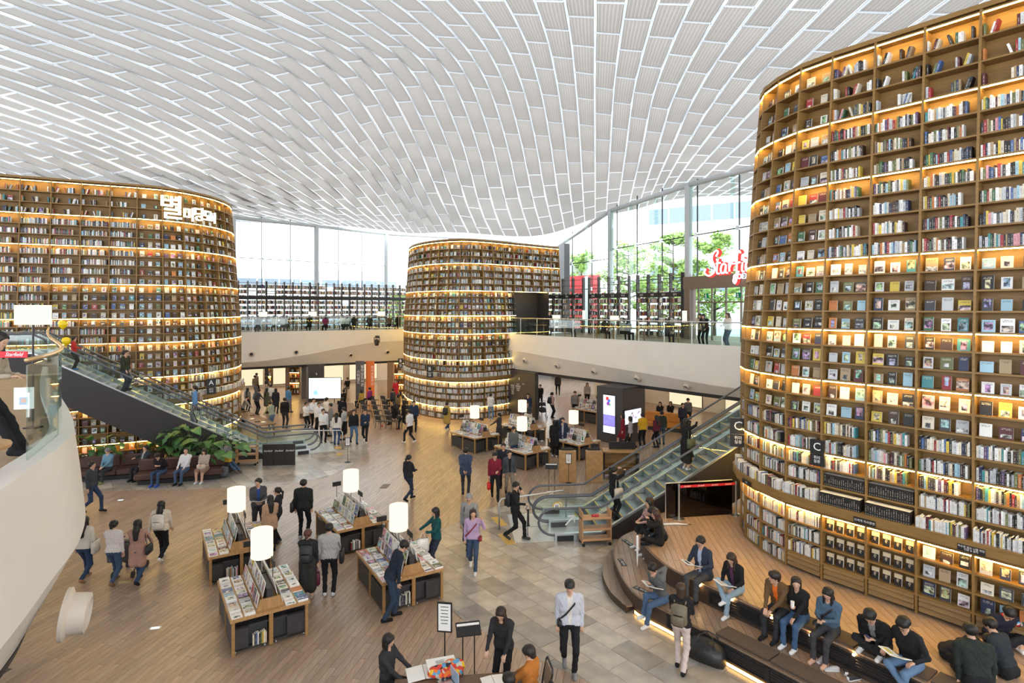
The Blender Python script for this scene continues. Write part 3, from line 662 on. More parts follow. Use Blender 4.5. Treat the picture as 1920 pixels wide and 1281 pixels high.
class Tower:
    cutu = None
    def __init__(s, pts, bays, z0, ztop, depth=.32):
        s.c = catmull(pts, 10); s.L = [0]
        for a, b in zip(s.c[:-1], s.c[1:]): s.L.append(s.L[-1] + (b - a).length)
        s.depth = depth; s.z0 = z0; s.rows = [r for r in ROWS if r[0] <= ztop + .01 and r[0] >= z0 - .01]; s.ztop = ztop
        if isinstance(bays, (int, float)):
            n = round(s.L[-1] / bays); s.bs = [s.L[-1] * k / n for k in range(n + 1)]
        else: s.bs = bays
    def fr(s, u):
        u = max(0, min(u, s.L[-1] - 1e-6)); i = max(0, np.searchsorted(s.L, u, side='right') - 1); i = min(i, len(s.c) - 2)
        t = s.c[i + 1] - s.c[i]; p = lerp(s.c[i], s.c[i + 1], (u - s.L[i]) / max(1e-9, s.L[i + 1] - s.L[i])); a = s.c[max(i - 1, 0)]; b = s.c[min(i + 2, len(s.c) - 1)]
        t = (b - a).normalized(); return V(p.x, p.y, 0), V(t.x, t.y, 0), V(t.y, -t.x, 0)
    def pt(s, u, q, z):
        p, t, n = s.fr(u); r = p - n * (inset_z(z) + q); return V(r.x, r.y, z)
    def closest(s, p):
        d = [(V(c.x, c.y, 0) - V(p[0], p[1], 0)).length for c in s.c]; return s.L[int(np.argmin(d))]
    def build(s, name, label, perbay, skip=None, ledge=True, louver=False):
        root = tag(empty(name), label, 'bookcase', 'curved bookcase towers'); s.root = root
        zs = np.linspace(s.z0, s.ztop + .12, 14); us = np.linspace(0, s.cutu or s.L[-1], max(24, len(s.bs) * 3))
        b = MB(); b.sheet([[s.pt(u, s.depth, z) for u in us] for z in zs])
        if s.cutu: b.sheet([[s.pt(u, s.depth, z) for u in np.linspace(s.cutu, s.L[-1], 12)] for z in np.linspace(8.1, s.ztop + .12, 5)])
        smooth_by_angle(b.build('back_panel', SHELFW, root), 60)
        for u in s.bs:
            b = MB(); p, t, n = s.fr(u)
            pr = [(s.pt(u, 0, z), s.pt(u, s.depth, z)) for z in (zs if not (s.cutu and u > s.cutu + .3) else np.linspace(8.1, s.ztop + .12, 5))]
            for (f0, k0), (f1, k1) in zip(pr[:-1], pr[1:]):
                h = t * .022; b.hexa([f0 - h, f0 + h, k0 + h, k0 - h, f1 - h, f1 + h, k1 + h, k1 - h])
            b.build('upright', SHELFW, root)
        nb = len(s.bs) - 1
        def board(bb, u0, u1, z, th, q0=0., q1=None, seg=1):
            q1 = s.depth if q1 is None else q1
            for k in range(seg):
                a, c = lerp(u0, u1, k / seg), lerp(u0, u1, (k + 1) / seg)
                bb.hexa([s.pt(a, q0, z - th), s.pt(c, q0, z - th), s.pt(c, q1, z - th), s.pt(a, q1, z - th), s.pt(a, q0, z), s.pt(c, q0, z), s.pt(c, q1, z), s.pt(a, q1, z)])
        for ri, (z, st) in enumerate(s.rows):
            ok = [k for k in range(nb) if not (skip and skip(k, z))]
            if perbay:
                for k in ok:
                    b = MB(); board(b, s.bs[k] + .022, s.bs[k + 1] - .022, z, .034, .004); b.build('shelf', SHELFW, root)
            else:
                b = MB()
                for k in ok: board(b, s.bs[k], s.bs[k + 1], z, .04, .004)
                if ok: b.build('shelf', SHELFW, root)
            if st:
                def strip(bb, k):
                    a, c = s.bs[k] + .03, s.bs[k + 1] - .03; board(bb, a, c, z - .034, .02, .006, .026)
                if perbay:
                    for k in ok:
                        b = MB(); strip(b, k); b.build('light_strip', LED, root)
                elif ok:
                    b = MB()
                    for k in ok: strip(b, k)
                    b.build('light_strip', LED, root)
        # cornice
        b = MB()
        for k in range(nb): board(b, s.bs[k], s.bs[k + 1], s.ztop + .14, .10, -.02, s.depth + .3)
        b.build('cornice', SHELFW, root)
        if ledge:   # reading ledge with its deep fascia board
            b = MB(); b2 = MB()
            for k in range(nb):
                if skip and skip(k, 2.66): continue
                board(b, s.bs[k], s.bs[k + 1], 2.665, .04, -.20, .05); board(b2, s.bs[k], s.bs[k + 1], 2.63, .20, -.19, -.165)
                board(b2, s.bs[k], s.bs[k + 1], 2.46, .03, -.19, .02)
            b.build('ledge', SHELFW, root); b2.build('ledge_fascia', SHELFW, root)
        if louver:
            for k in range(6, nb):
                for j in range(3):
                    b = MB(); z = s.z0 + .06 + j * .11; a, c = s.bs[k] + .04, s.bs[k + 1] - .04
                    b.hexa([s.pt(a, .02, z), s.pt(c, .02, z), s.pt(c, .06, z + .09), s.pt(a, .06, z + .09), s.pt(a, .0, z + .01), s.pt(c, .0, z + .01), s.pt(c, .04, z + .1), s.pt(a, .04, z + .1)]); b.build('louver_slat', SHELFW, root)
        else:
            b = MB()
            for k in range(nb):
                if not (skip and skip(k, .1)): board(b, s.bs[k], s.bs[k + 1], .06, .06, .0, .1)
            b.build('plinth', SHELFW, root)
        return root
    def fill(s, tid, mode, seed):
        rr = random.Random(seed); nb = len(s.bs) - 1
        for ri in range(len(s.rows) - 1):
            ztop, zb = s.rows[ri][0], s.rows[ri + 1][0]; lit = s.rows[ri][1]; hmax = ztop - zb - .06
            for k in range(nb):
                md = mode(k, nb, ri, zb, ztop, rr)
                if not md: continue
                q = -.15 if (md.endswith('L')) else (.05)
                a, c = s.pt(s.bs[k] + .035, q, zb), s.pt(s.bs[k + 1] - .035, q, zb); T = (c - a); L = T.length
                if L < .12: continue
                T.normalize(); N = V(T.y, -T.x, 0); mid = (a + c) / 2
                if N.dot(V(0, 0, mid.z) - mid) < 0: continue
                x = 960 + FPX * mid.x / mid.y; y = HZ - FPX * (mid.z - 7) / mid.y
                if not (-130 < x < 2040 and -80 < y < 1360): continue
                m = md.rstrip('L'); cnt = 0
                def put(u, w, h, d, nm, col, kind, lean=0., qq=0.):
                    nonlocal cnt; cnt += 1
                    p = a + T * u - N * qq; BOOKS.append(dict(t=tid, row=ri, bay=k, i=cnt, p=p, T=T, N=N, w=w, h=min(h, hmax), d=d, nm=nm, c=col, kind=kind, lean=lean, area=w * h * max(.02, N.dot((V(0, 0, 7) - p).normalized())) / (p - V(0, 0, 7)).length_squared, rnd=rr.random()))
                if m == 'face':
                    n = 3 if L > .5 else (2 if L > .34 else 1)
                    if ri < 3 and tid != 'B': n = min(n, 2)
                    for j in range(n):
                        nm, col = pick(rr, PALF); w = min(rr.uniform(.15, .21), L / n * .86); put(L * (j + .5) / n + rr.uniform(-.02, .02), w, rr.uniform(.2, .275), .03, nm, col, 'face', qq=.06)
                elif m == 'same':
                    n = max(1, round(L / .19)); 
                    for j in range(n): put(L * (j + .5) / n, .135, .235, .05, 'black and tan', (.02, .02, .02), 'pair', qq=.04)
                elif m == 'black':
                    u = .0
                    while u < L - .04: put(u + .022, .042, .26, .2, 'black', (.016, .015, .015), 'spine'); u += .0435
                elif m in ('spine', 'dense'):
                    u = 0; end = L * (rr.uniform(.72, 1.) if m == 'spine' else rr.uniform(.95, 1)); pale = rr.random()
                    while u < end - .03:
                        w = rr.uniform(.022, .05) if m == 'spine' else rr.uniform(.016, .036); nm, col = pick(rr)
                        if m == 'dense' and rr.random() < .42: nm, col = 'white', (.72, .72, .70)
                        h = rr.uniform(.2, .27); put(u + w / 2, w, h, .17, nm, col, 'spine', qq=rr.uniform(0, .02)); u += w + .0015
                elif m == 'sparse':
                    side = rr.random(); runs = [(0, rr.randint(1, 4), 1), (L * rr.uniform(.3, .6), rr.randint(3, 7), rr.choice((-1, 1))), (L - .12, rr.randint(1, 3), 0)]
                    if side < .3: runs = runs[:2]
                    for st, n, ln in runs:
                        u = st
                        for j in range(n):
                            w = rr.uniform(.03, .05); nm, col = pick(rr)
                            if u + w > L: break
                            le = 0
                            if ln > 0 and j >= n - 2 and n > 2: le = -.3
                            if ln < 0 and j == 0: le = .3
                            put(u + w / 2 + (.05 if le < 0 else (-.03 if le > 0 else 0)), w, rr.uniform(.2, .26), .17, nm, col, 'spine', lean=-le); u += w + .002
                    if rr.random() < .25: nm, col = pick(rr, PALF); put(L * rr.uniform(.62, .78), .17, .25, .03, nm, col, 'face', qq=.07)
# --- tower C (right, on the stepped deck)
CPTS = [(9.6, 18.3), (8.3, 18.1), (7.45, 17.65), (6.80, 17.1), (6.40, 16.45), (6.22, 15.70), (6.27, 14.85), (6.50, 13.95), (6.953, 13.19), (7.52, 12.47), (8.09, 11.75), (8.66, 11.02), (9.23, 10.30), (9.8, 9.58)]
TC = Tower([(x, y, 0) for x, y in CPTS], None, .88, 12.75); TC.bs = [TC.closest(p) for p in CPTS[1:]]; TC.rows.append((.915, 0))
TC.build('tower_bookcase', 'tallest curved oak bookcase tower standing on the stepped wooden deck', True, skip=lambda k, z: z < 1 and k >= 6, louver=True)
def modeC(k, nb, ri, zb, zt, rr):
    # bays: k>=7 are the wide front bays (from the corner on)
    front = k >= 7
    if zt <= 1.3: return 'dense' if k < 6 else None
    if ri < 3: return 'sparse' if front else 'face'
    if ri < 10: return 'spine' if front else 'face'
    if ri < 17: return 'face'
    if ri in (17, 18): return 'face'
    if ri in (19, 20, 21): return 'spine'
    if ri in (22, 23):
        if k in (7, 8): return 'black'
        return 'dense'
    if abs(zb - 2.66) < .02: return 'blackL' if k in (7, 8) else 'denseL'
    if abs(zt - 2.66) < .02: return None
    if k in (7, 8): return 'same'
    return 'face' if k > 8 else 'dense'
def modeCx(k, nb, ri, zb, zt, rr):
    m = modeC(k, nb, ri, zb, zt, rr)
    if abs(zb - 2.66) < .02 and m: return m if m.endswith('L') else m + 'L'
    if abs(zb - 3.03) < .02: return 'black' if k in (7, 8) else 'dense'
    return m
TC.fill('C', modeCx, 21)
# --- tower B (middle, far)
BPTS = [(-6.5, 51), (-7.8, 48.5), (-8.2, 46), (-7.95, 43), (-7.2, 40.5), (-6.0, 38.5), (-4.5, 37.15), (-3.0, 36.7), (-1.6, 37.3), (-.4, 38.3), (1.0, 39.5), (2.3, 40.65), (3.6, 41.8)]
TB = Tower([(x, y, 0) for x, y in BPTS], .86, 0.0, 11.27)
uo0, uo1 = TB.closest((.17, 38.8)), TB.closest((2.5, 40.85))
opn = lambda k, z: uo0 - .2 < (TB.bs[k] + TB.bs[k + 1]) / 2 < uo1 + 1.4 and z < 8.1 and z > 4.0
hid = lambda k, z: opn(k, z) or ((TB.bs[k] + TB.bs[k + 1]) / 2 > uo0 - .2 and z < 4.1)
TB.cutu = uo0 - .1
TB.build('tower_bookcase', 'middle curved oak bookcase tower between the two galleries', False, skip=hid)
def modeB(k, nb, ri, zb, zt, rr):
    u = (TB.bs[k] + TB.bs[k + 1]) / 2 / TB.L[-1]
    if hid(k, zb + .05): return None
    cen = .5 < u < .66
    if zt > 9.9: return 'face' if cen else 'sparse'
    if zt > 8.2: return 'face' if cen else 'spine'
    if zt > 4.7: return 'face'
    if abs(zb - 2.66) < .02: return 'denseL'
    if abs(zt - 2.66) < .02: return None
    return 'spine' if zt > 2.5 else 'dense'
TB.fill('B', modeB, 22)
b = MB(); a, c = TB.pt(uo0, -.02, 0), TB.pt(uo1, -.02, 0); t = (c - a).normalized(); n = V(t.y, -t.x, 0)
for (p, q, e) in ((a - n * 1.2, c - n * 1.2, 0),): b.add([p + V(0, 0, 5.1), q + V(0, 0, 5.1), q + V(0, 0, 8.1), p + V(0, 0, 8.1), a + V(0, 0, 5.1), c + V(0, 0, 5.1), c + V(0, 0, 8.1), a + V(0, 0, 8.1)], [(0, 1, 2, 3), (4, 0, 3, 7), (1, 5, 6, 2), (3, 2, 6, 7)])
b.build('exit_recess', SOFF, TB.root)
# --- tower A (left, far)
APTS = [(-26.5, 23.0), (-24.6, 24.1), (-22.2, 25.25), (-19.5, 26.5), (-17.7, 27.3), (-16.5, 28.05), (-15.75, 29.05), (-15.35, 30.2), (-15.2, 31.5), (-15.35, 33), (-16, 34.6), (-17.2, 35.8)]
TA = Tower([(x, y, 0) for x, y in APTS], 1.12, 0.0, 12.75)
TA.build('tower_bookcase', 'left curved oak bookcase tower with a glowing sign, behind the escalator', False)
def modeA(k, nb, ri, zb, zt, rr):
    p = TA.pt((TA.bs[k] + TA.bs[k + 1]) / 2, 0, 7); x = 960 + FPX * p.x / p.y; right = x > 262
    if abs(zb - 2.66) < .02: return 'denseL'
    if abs(zt - 2.66) < .02: return None
    if zt > 11.3: return 'face' if right else 'sparse'
    if zt > 8.2: return 'face' if right else 'spine'
    if zt > 6.6: return 'face' if x > 80 else 'spine'
    if zt > 5.5: return 'face' if x > (170 if zt > 6.2 else 210) else 'spine'
    if zt > 4.3: return 'face' if x > 240 else 'spine'
    if x < 330: return 'face'
    return 'spine' if zt > 2.5 else 'dense'
TA.fill('A', modeA, 23)
# ---------------------------------------------------------------- books as objects (largest in view) and the rest
def unit_book(name, kind, mats):
    b = MB(); p = [(-.5, 0, 0), (.5, 0, 0), (.5, 1, 0), (-.5, 1, 0), (-.5, 0, 1), (.5, 0, 1), (.5, 1, 1), (-.5, 1, 1)]
    U = [(0, 0), (1, 0), (1, 1), (0, 1)]
    fs = [(0, 1, 5, 4), (1, 2, 6, 5), (3, 0, 4, 7), (4, 5, 6, 7), (3, 2, 1, 0), (2, 3, 7, 6)]
    mi = [0, 1 if kind == 'spine' else 2, 1, 2, 2, 1]
    for f, k in zip(fs, mi): b.add([p[j] for j in f], [(0, 1, 2, 3)], m=k, uvs=[U])
    return b.mesh(name, mats)
PLAINO = colmat('cover_plain', .5, objcol=True); PLAINS = colmat('cover_plain_s', .5)
PAIRM = pm('pair_cover', (.016, .015, .015), .45)
def pairmat():
    m, n, l, b = _new('classic_cover'); uv = n.new('ShaderNodeUVMap'); sp = n.new('ShaderNodeSeparateXYZ'); l.new(uv.outputs[0], sp.inputs[0])
    r = n.new('ShaderNodeValToRGB'); r.color_ramp.interpolation = 'CONSTANT'; r.color_ramp.elements[0].color = (.014, .013, .013, 1); r.color_ramp.elements[1].position = .64; r.color_ramp.elements[1].color = (.60, .50, .33, 1)
    l.new(sp.outputs['Y'], r.inputs[0])
    vm = n.new('ShaderNodeVectorMath'); vm.operation = 'DISTANCE'; vm.inputs[1].default_value = (.5, .44, 0); l.new(uv.outputs[0], vm.inputs[0])
    no = n.new('ShaderNodeTexNoise'); no.inputs['Scale'].default_value = 9; l.new(uv.outputs[0], no.inputs['Vector'])
    m1 = n.new('ShaderNodeMath'); m1.operation = 'LESS_THAN'; m1.inputs[1].default_value = .17; l.new(vm.outputs['Value'], m1.inputs[0])
    m2 = n.new('ShaderNodeMath'); m2.operation = 'GREATER_THAN'; m2.inputs[1].default_value = .48; l.new(no.outputs[0], m2.inputs[0])
    m3 = n.new('ShaderNodeMath'); m3.operation = 'MULTIPLY'; l.new(m1.outputs[0], m3.inputs[0]); l.new(m2.outputs[0], m3.inputs[1])
    mx = n.new('ShaderNodeMix'); mx.data_type = 'RGBA'; l.new(m3.outputs[0], mx.inputs[0]); l.new(r.outputs[0], mx.inputs[6]); mx.inputs[7].default_value = (.5, .42, .3, 1); l.new(mx.outputs[2], b.inputs['Base Color'])
    return m
PAIRM = pairmat(); KRAFT = pm('kraft_sleeve', (.60, .50, .33), .6)
ME_FACE = unit_book('display_book', 'face', [artmat('cover_art', 'cover', True), PLAINO, PAGES])
ME_SPINE = unit_book('shelf_book', 'spine', [artmat('spine_art', 'spine', True), PLAINO, PAGES])
ME_PAIR = unit_book('display_book_pair', 'face', [PAIRM, KRAFT, PAGES])
ORD = ['first', 'second', 'third', 'fourth', 'fifth', 'sixth', 'seventh', 'eighth', 'ninth', 'tenth', 'eleventh', 'twelfth', 'thirteenth', 'fourteenth', 'fifteenth', 'sixteenth', 'seventeenth', 'eighteenth', 'nineteenth', 'twentieth', 'twenty-first', 'twenty-second', 'twenty-third', 'twenty-fourth', 'twenty-fifth', 'twenty-sixth', 'twenty-seventh', 'twenty-eighth', 'twenty-ninth', 'thirtieth', 'thirty-first', 'thirty-second', 'thirty-third', 'thirty-fourth', 'thirty-fifth', 'thirty-sixth', 'thirty-seventh', 'thirty-eighth', 'thirty-ninth', 'fortieth']
def in_frame(d, mg=0):
    p = d['p']; x = 960 + FPX * p.x / p.y; y = HZ - FPX * (p.z + .12 - 7) / p.y; return mg <= x < 1920 - mg and mg <= y < 1281 - mg
fb = sorted([d for d in BOOKS if d['kind'] in ('face', 'pair') and in_frame(d, 4) and d['t'] == 'C'], key=lambda d: -d['area'])
sb = sorted([d for d in BOOKS if d['kind'] == 'spine' and in_frame(d, 4) and d['t'] == 'C'], key=lambda d: -d['area'])
indiv = fb[:295] + sb[:295]; ids = set(id(d) for d in indiv)
bmin = min(d['bay'] for d in BOOKS if d['t'] == 'C' and in_frame(d))
for d in indiv:
    nm = 'display_book' if d['kind'] != 'spine' else 'shelf_book'; me = {'face': ME_FACE, 'pair': ME_PAIR, 'spine': ME_SPINE}[d['kind']]
    o = bpy.data.objects.new(nm, me); COL.objects.link(o); o.location = d['p'] + V(0, 0, .001); o.scale = (d['w'], d['d'], d['h'])
    o.rotation_euler = (-.12 if d['kind'] != 'spine' else 0, d['lean'], math.atan2(d['T'].y, d['T'].x)); o.color = d['c'] + (1,)
    br = ORD[12 - d['bay']] if d['bay'] <= 11 else 'first'
    bays = ORD[max(0, 11 - d['bay'])]
    what = 'book facing out' if d['kind'] != 'spine' else 'book spine'
    tag(o, '%s %s, %s along %s row down, %s bay from edge' % (d['nm'], what, ORD[min(39, d['i'] - 1)], ORD[d['row']], bays), 'book', 'books facing out on the tall tower' if d['kind'] != 'spine' else 'books standing spine out on the tall tower')
def books_stuff(name, sel, label):
    b = MB(); U = [(0, 0), (1, 0), (1, 1), (0, 1)]
    for d in sel:
        T, N = d['T'], d['N']; c, s_ = math.cos(d['lean']), math.sin(d['lean']); x = T * (d['w'] * c / 2) - V(0, 0, s_ * d['w'] / 2); h = (T * s_ + V(0, 0, c)) * d['h']
        if d['kind'] != 'spine': h = h - N * (.12 * d['h'])
        f = d['p']; k = -N * d['d']; col = d['c'] + (d['rnd'],)
        m0 = 0 if d['kind'] == 'spine' else (1 if d['kind'] == 'face' else 4)
        p = [f - x, f + x, f + x + k, f - x + k, f - x + h, f + x + h, f + x + k + h, f - x + k + h]
        o = len(b.v); b.v += [tuple(q) for q in p]
        for fc, mm in (((0, 1, 5, 4), m0), ((1, 2, 6, 5), 2 if d['kind'] == 'spine' else 3), ((3, 0, 4, 7), 2), ((4, 5, 6, 7), 3)):
            b.f.append(tuple(o + q for q in fc)); b.m.append(mm); b.c.append(col)
            if mm in (0, 1, 4): b.uv[len(b.f) - 1] = U
    if b.f: stuff(b.build(name, [artmat('spine_art_s', 'spine', False), artmat('cover_art_s', 'cover', False), PLAINS, PAGES, PAIRM]), label, 'books')
for t, lb in (('C', 'remaining smaller books on the shelves of the tallest tower'), ('B', 'rows of small books filling the middle bookcase tower'), ('A', 'rows of small books filling the left bookcase tower')):
    books_stuff('shelved_books', [d for d in BOOKS if d['t'] == t and id(d) not in ids], lb)
# ================================================================ stepped reading deck in front of the tall tower
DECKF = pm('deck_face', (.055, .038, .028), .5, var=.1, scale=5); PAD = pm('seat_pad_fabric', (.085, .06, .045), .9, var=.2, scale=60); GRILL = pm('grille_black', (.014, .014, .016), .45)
DZ, TZ, SZ = .88, .45, .17
dirs = V(.588, -.809, 0)
T1 = [(4.4, 17.7, 0), (3.5, 17.2, 0), (2.95, 16.5, 0), (2.70, 15.6, 0), (2.66, 14.8, 0), (2.70, 14.0, 0), (2.88, 13.3, 0), (3.35, 12.66, 0)]
T1 = catmull(T1, 5) + [V(3.35, 12.66, 0) + dirs * k for k in (1, 2, 3, 4, 5, 6, 7)]
T2 = catmull([(4.75, 17.75, 0), (4.0, 17.1, 0), (3.55, 16.2, 0), (3.42, 15.4, 0), (3.50, 14.6, 0), (3.75, 13.8, 0), (4.2, 13.1, 0), (4.75, 12.35, 0)], 5) + [V(4.75, 12.35, 0) + dirs * k for k in (1, 2, 3, 4, 5, 6.5)]
ST = catmull([(3.1, 16.95, 0), (2.7, 16.4, 0), (2.40, 15.6, 0), (2.32, 14.9, 0), (2.38, 14.1, 0), (2.62, 13.45, 0)], 5)
deck = struct(empty('platform'), 'curved wooden deck with two seating steps below the tall bookcase')
def P2(L): return [(p.x, p.y) for p in L]
deckpoly = P2(T2) + [(13, 7), (13, 18.9), (9.5, 18.55)]
t1poly = P2(T1) + [(9.5, 6.6)] + [(13, 7)] + P2(list(reversed(T2)))
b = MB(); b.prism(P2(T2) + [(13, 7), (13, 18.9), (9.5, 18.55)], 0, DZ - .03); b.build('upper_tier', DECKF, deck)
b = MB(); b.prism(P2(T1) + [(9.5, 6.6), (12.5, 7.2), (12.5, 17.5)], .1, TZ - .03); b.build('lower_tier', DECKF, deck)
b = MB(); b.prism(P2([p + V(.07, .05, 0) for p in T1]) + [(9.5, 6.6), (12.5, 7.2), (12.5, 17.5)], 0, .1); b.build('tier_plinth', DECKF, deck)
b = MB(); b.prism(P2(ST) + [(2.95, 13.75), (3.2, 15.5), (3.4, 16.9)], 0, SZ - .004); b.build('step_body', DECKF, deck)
DK = colmat('deck_plank', .36, objcol=True, grain=((14, 1.2, 4), math.radians(6)), grainamt=.16, spec=.45); rr = random.Random(9)
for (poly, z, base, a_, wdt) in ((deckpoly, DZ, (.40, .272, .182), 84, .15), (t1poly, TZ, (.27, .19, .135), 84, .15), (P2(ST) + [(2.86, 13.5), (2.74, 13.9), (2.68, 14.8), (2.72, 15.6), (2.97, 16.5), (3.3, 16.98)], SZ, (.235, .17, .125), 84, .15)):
    for q, c in region_planks(a_, wdt, 1.6, lambda p: True, z, (2, 12, 6.5, 19), 31):
        if not (visible(c, z) or c.x < 11): continue
        pcs = []
        for e in range(6):
            pts = clip([(p.x, p.y) for p in (lerp(q[0], q[1], e / 6), lerp(q[0], q[1], (e + 1) / 6), lerp(q[3], q[2], (e + 1) / 6), lerp(q[3], q[2], e / 6))], poly)
            if pts: pcs.append(pts)
        if not pcs: continue
        if len(pcs) == 6 and all(len(k) == 4 for k in pcs): pcs = [[(p.x, p.y) for p in q]] if all(inside((p.x, p.y), poly) for p in q) else pcs
        bq = MB()
        for pts in pcs: bq.prism([(p[0] - c.x, p[1] - c.y) for p in pts], -.03, 0)
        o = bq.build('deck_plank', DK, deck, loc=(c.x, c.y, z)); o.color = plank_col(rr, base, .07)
# nosing strips, cushions, grilles and lights along the straight fronts
def offset_line(L, k):
    out = []
    for i, p in enumerate(L):
        t = (L[min(i + 1, len(L) - 1)] - L[max(i - 1, 0)]).normalized(); out.append(p + V(-t.y, t.x, 0) * k)
    return out
for L, z in ((T1, TZ), (T2, DZ)):
    o1 = offset_line(L, .03); b = MB(); b.sheet([[p + V(0, 0, z + .004) for p in L], [p + V(0, 0, z + .004) for p in o1]]); b.build('nosing', pm('nosing', (.16, .10, .06), .4), deck)
def straight(L0, z, n, seg=1.15, padstart=0, pad=True, first=0):
    for k in range(n):
        a = L0 + dirs * (k * seg + .02); c = L0 + dirs * ((k + 1) * seg - .02); nn = V(-dirs.y, dirs.x, 0); out = -nn
        if pad and k >= padstart:
            b = MB(); pts = [a + nn * .05, c + nn * .05, c + nn * .47, a + nn * .47]; b.prism([(p.x, p.y) for p in pts], z, z + .035); b.build('seat_pad', PAD, deck)
        m = (a + c) / 2 + out * .012; r = math.atan2(dirs.y, dirs.x); b = MB()
        for dz in (-.09, -.33): b.box((m.x, m.y, z + dz), (seg - .05, .03, .03), r)
        for e in (a, c): b.box((e.x + out.x * .012, e.y + out.y * .012, z - .21), (.05, .03, .27), r)
        b.build('grille_frame', GRILL, deck)
        for j in range(4):
            b = MB(); M = Matrix.Rotation(r, 3, 'Z') @ Matrix.Rotation(.6, 3, 'X'); b.box((m.x, m.y, z - .13 - j * .052), (seg - .1, .03, .012), M=M); b.build('grille_slat', GRILL, deck)
straight(V(3.35, 12.66, 0), TZ + .02, 6, padstart=1); straight(V(4.35, 12.9, 0), DZ - .02, 1, pad=False); straight(V(4.75, 12.35, 0), DZ, 5, padstart=1)
GLOW = emat('cove_light', (1, .55, .16), 6.0); b = MB(); Lg = offset_line([p for p in T1[29:]], -.02)
b.sheet([[p + V(0, 0, .015) for p in Lg], [p + V(0, 0, .085) for p in Lg]]); b.build('cove_light', GLOW, deck)
SPOT = emat('spot_led', (1, .6, .25), 90)
for (x, y) in ((1331, 1120), (1394, 1146), (1462, 1184), (1537, 1216), (1620, 1252)):
    g = G(x, y, TZ); k = (g - V(4.75, 12.35, TZ)).dot(dirs); p = V(4.75, 12.35, 0) + dirs * k + V(dirs.y, -dirs.x, 0) * .03
    b = MB(); b.lathe([(.0, 0), (.022, 0), (.022, .02), (0, .02)], n=10, c=(p.x, p.y, TZ + .36)); b.build('step_light', SPOT, deck)
INK = pm('sign_black', (.012, .012, .014), .5); INKW = pm('sign_white', (.85, .85, .85), .6)
def plaque(p, rz, w, h, txt, size, label, parent=None, rx=0, cat='sign', name='floor_sign'):
    o = MB().box((0, 0, .003), (w, h, .006)).build(name, INK, parent, loc=p); o.rotation_euler = (rx, 0, rz)
    if parent is None: tag(o, label, cat)
    text('lettering', txt, size, INKW, o, (0, 0, .0065), (0, 0, 0), .0006); return o
plaque(G(1159, 1021, TZ) + V(.28, .12, .005), math.radians(-70), .42, .13, '⚠ 계단주의', .075, 'black step warning sticker on the lower deck tier, farthest of three')
plaque(G(1165, 1055, TZ) + V(.02, .0, .005), math.radians(-85), .42, .13, '⚠ 계단주의', .075, 'black step warning sticker on the lower deck tier, middle of three')
plaque(G(1203, 1108, TZ) + V(.02, .02, .005), math.radians(-50), .46, .13, '⚠ 계단주의', .075, 'black step warning sticker on the lower deck tier, beside the seated reader in grey')

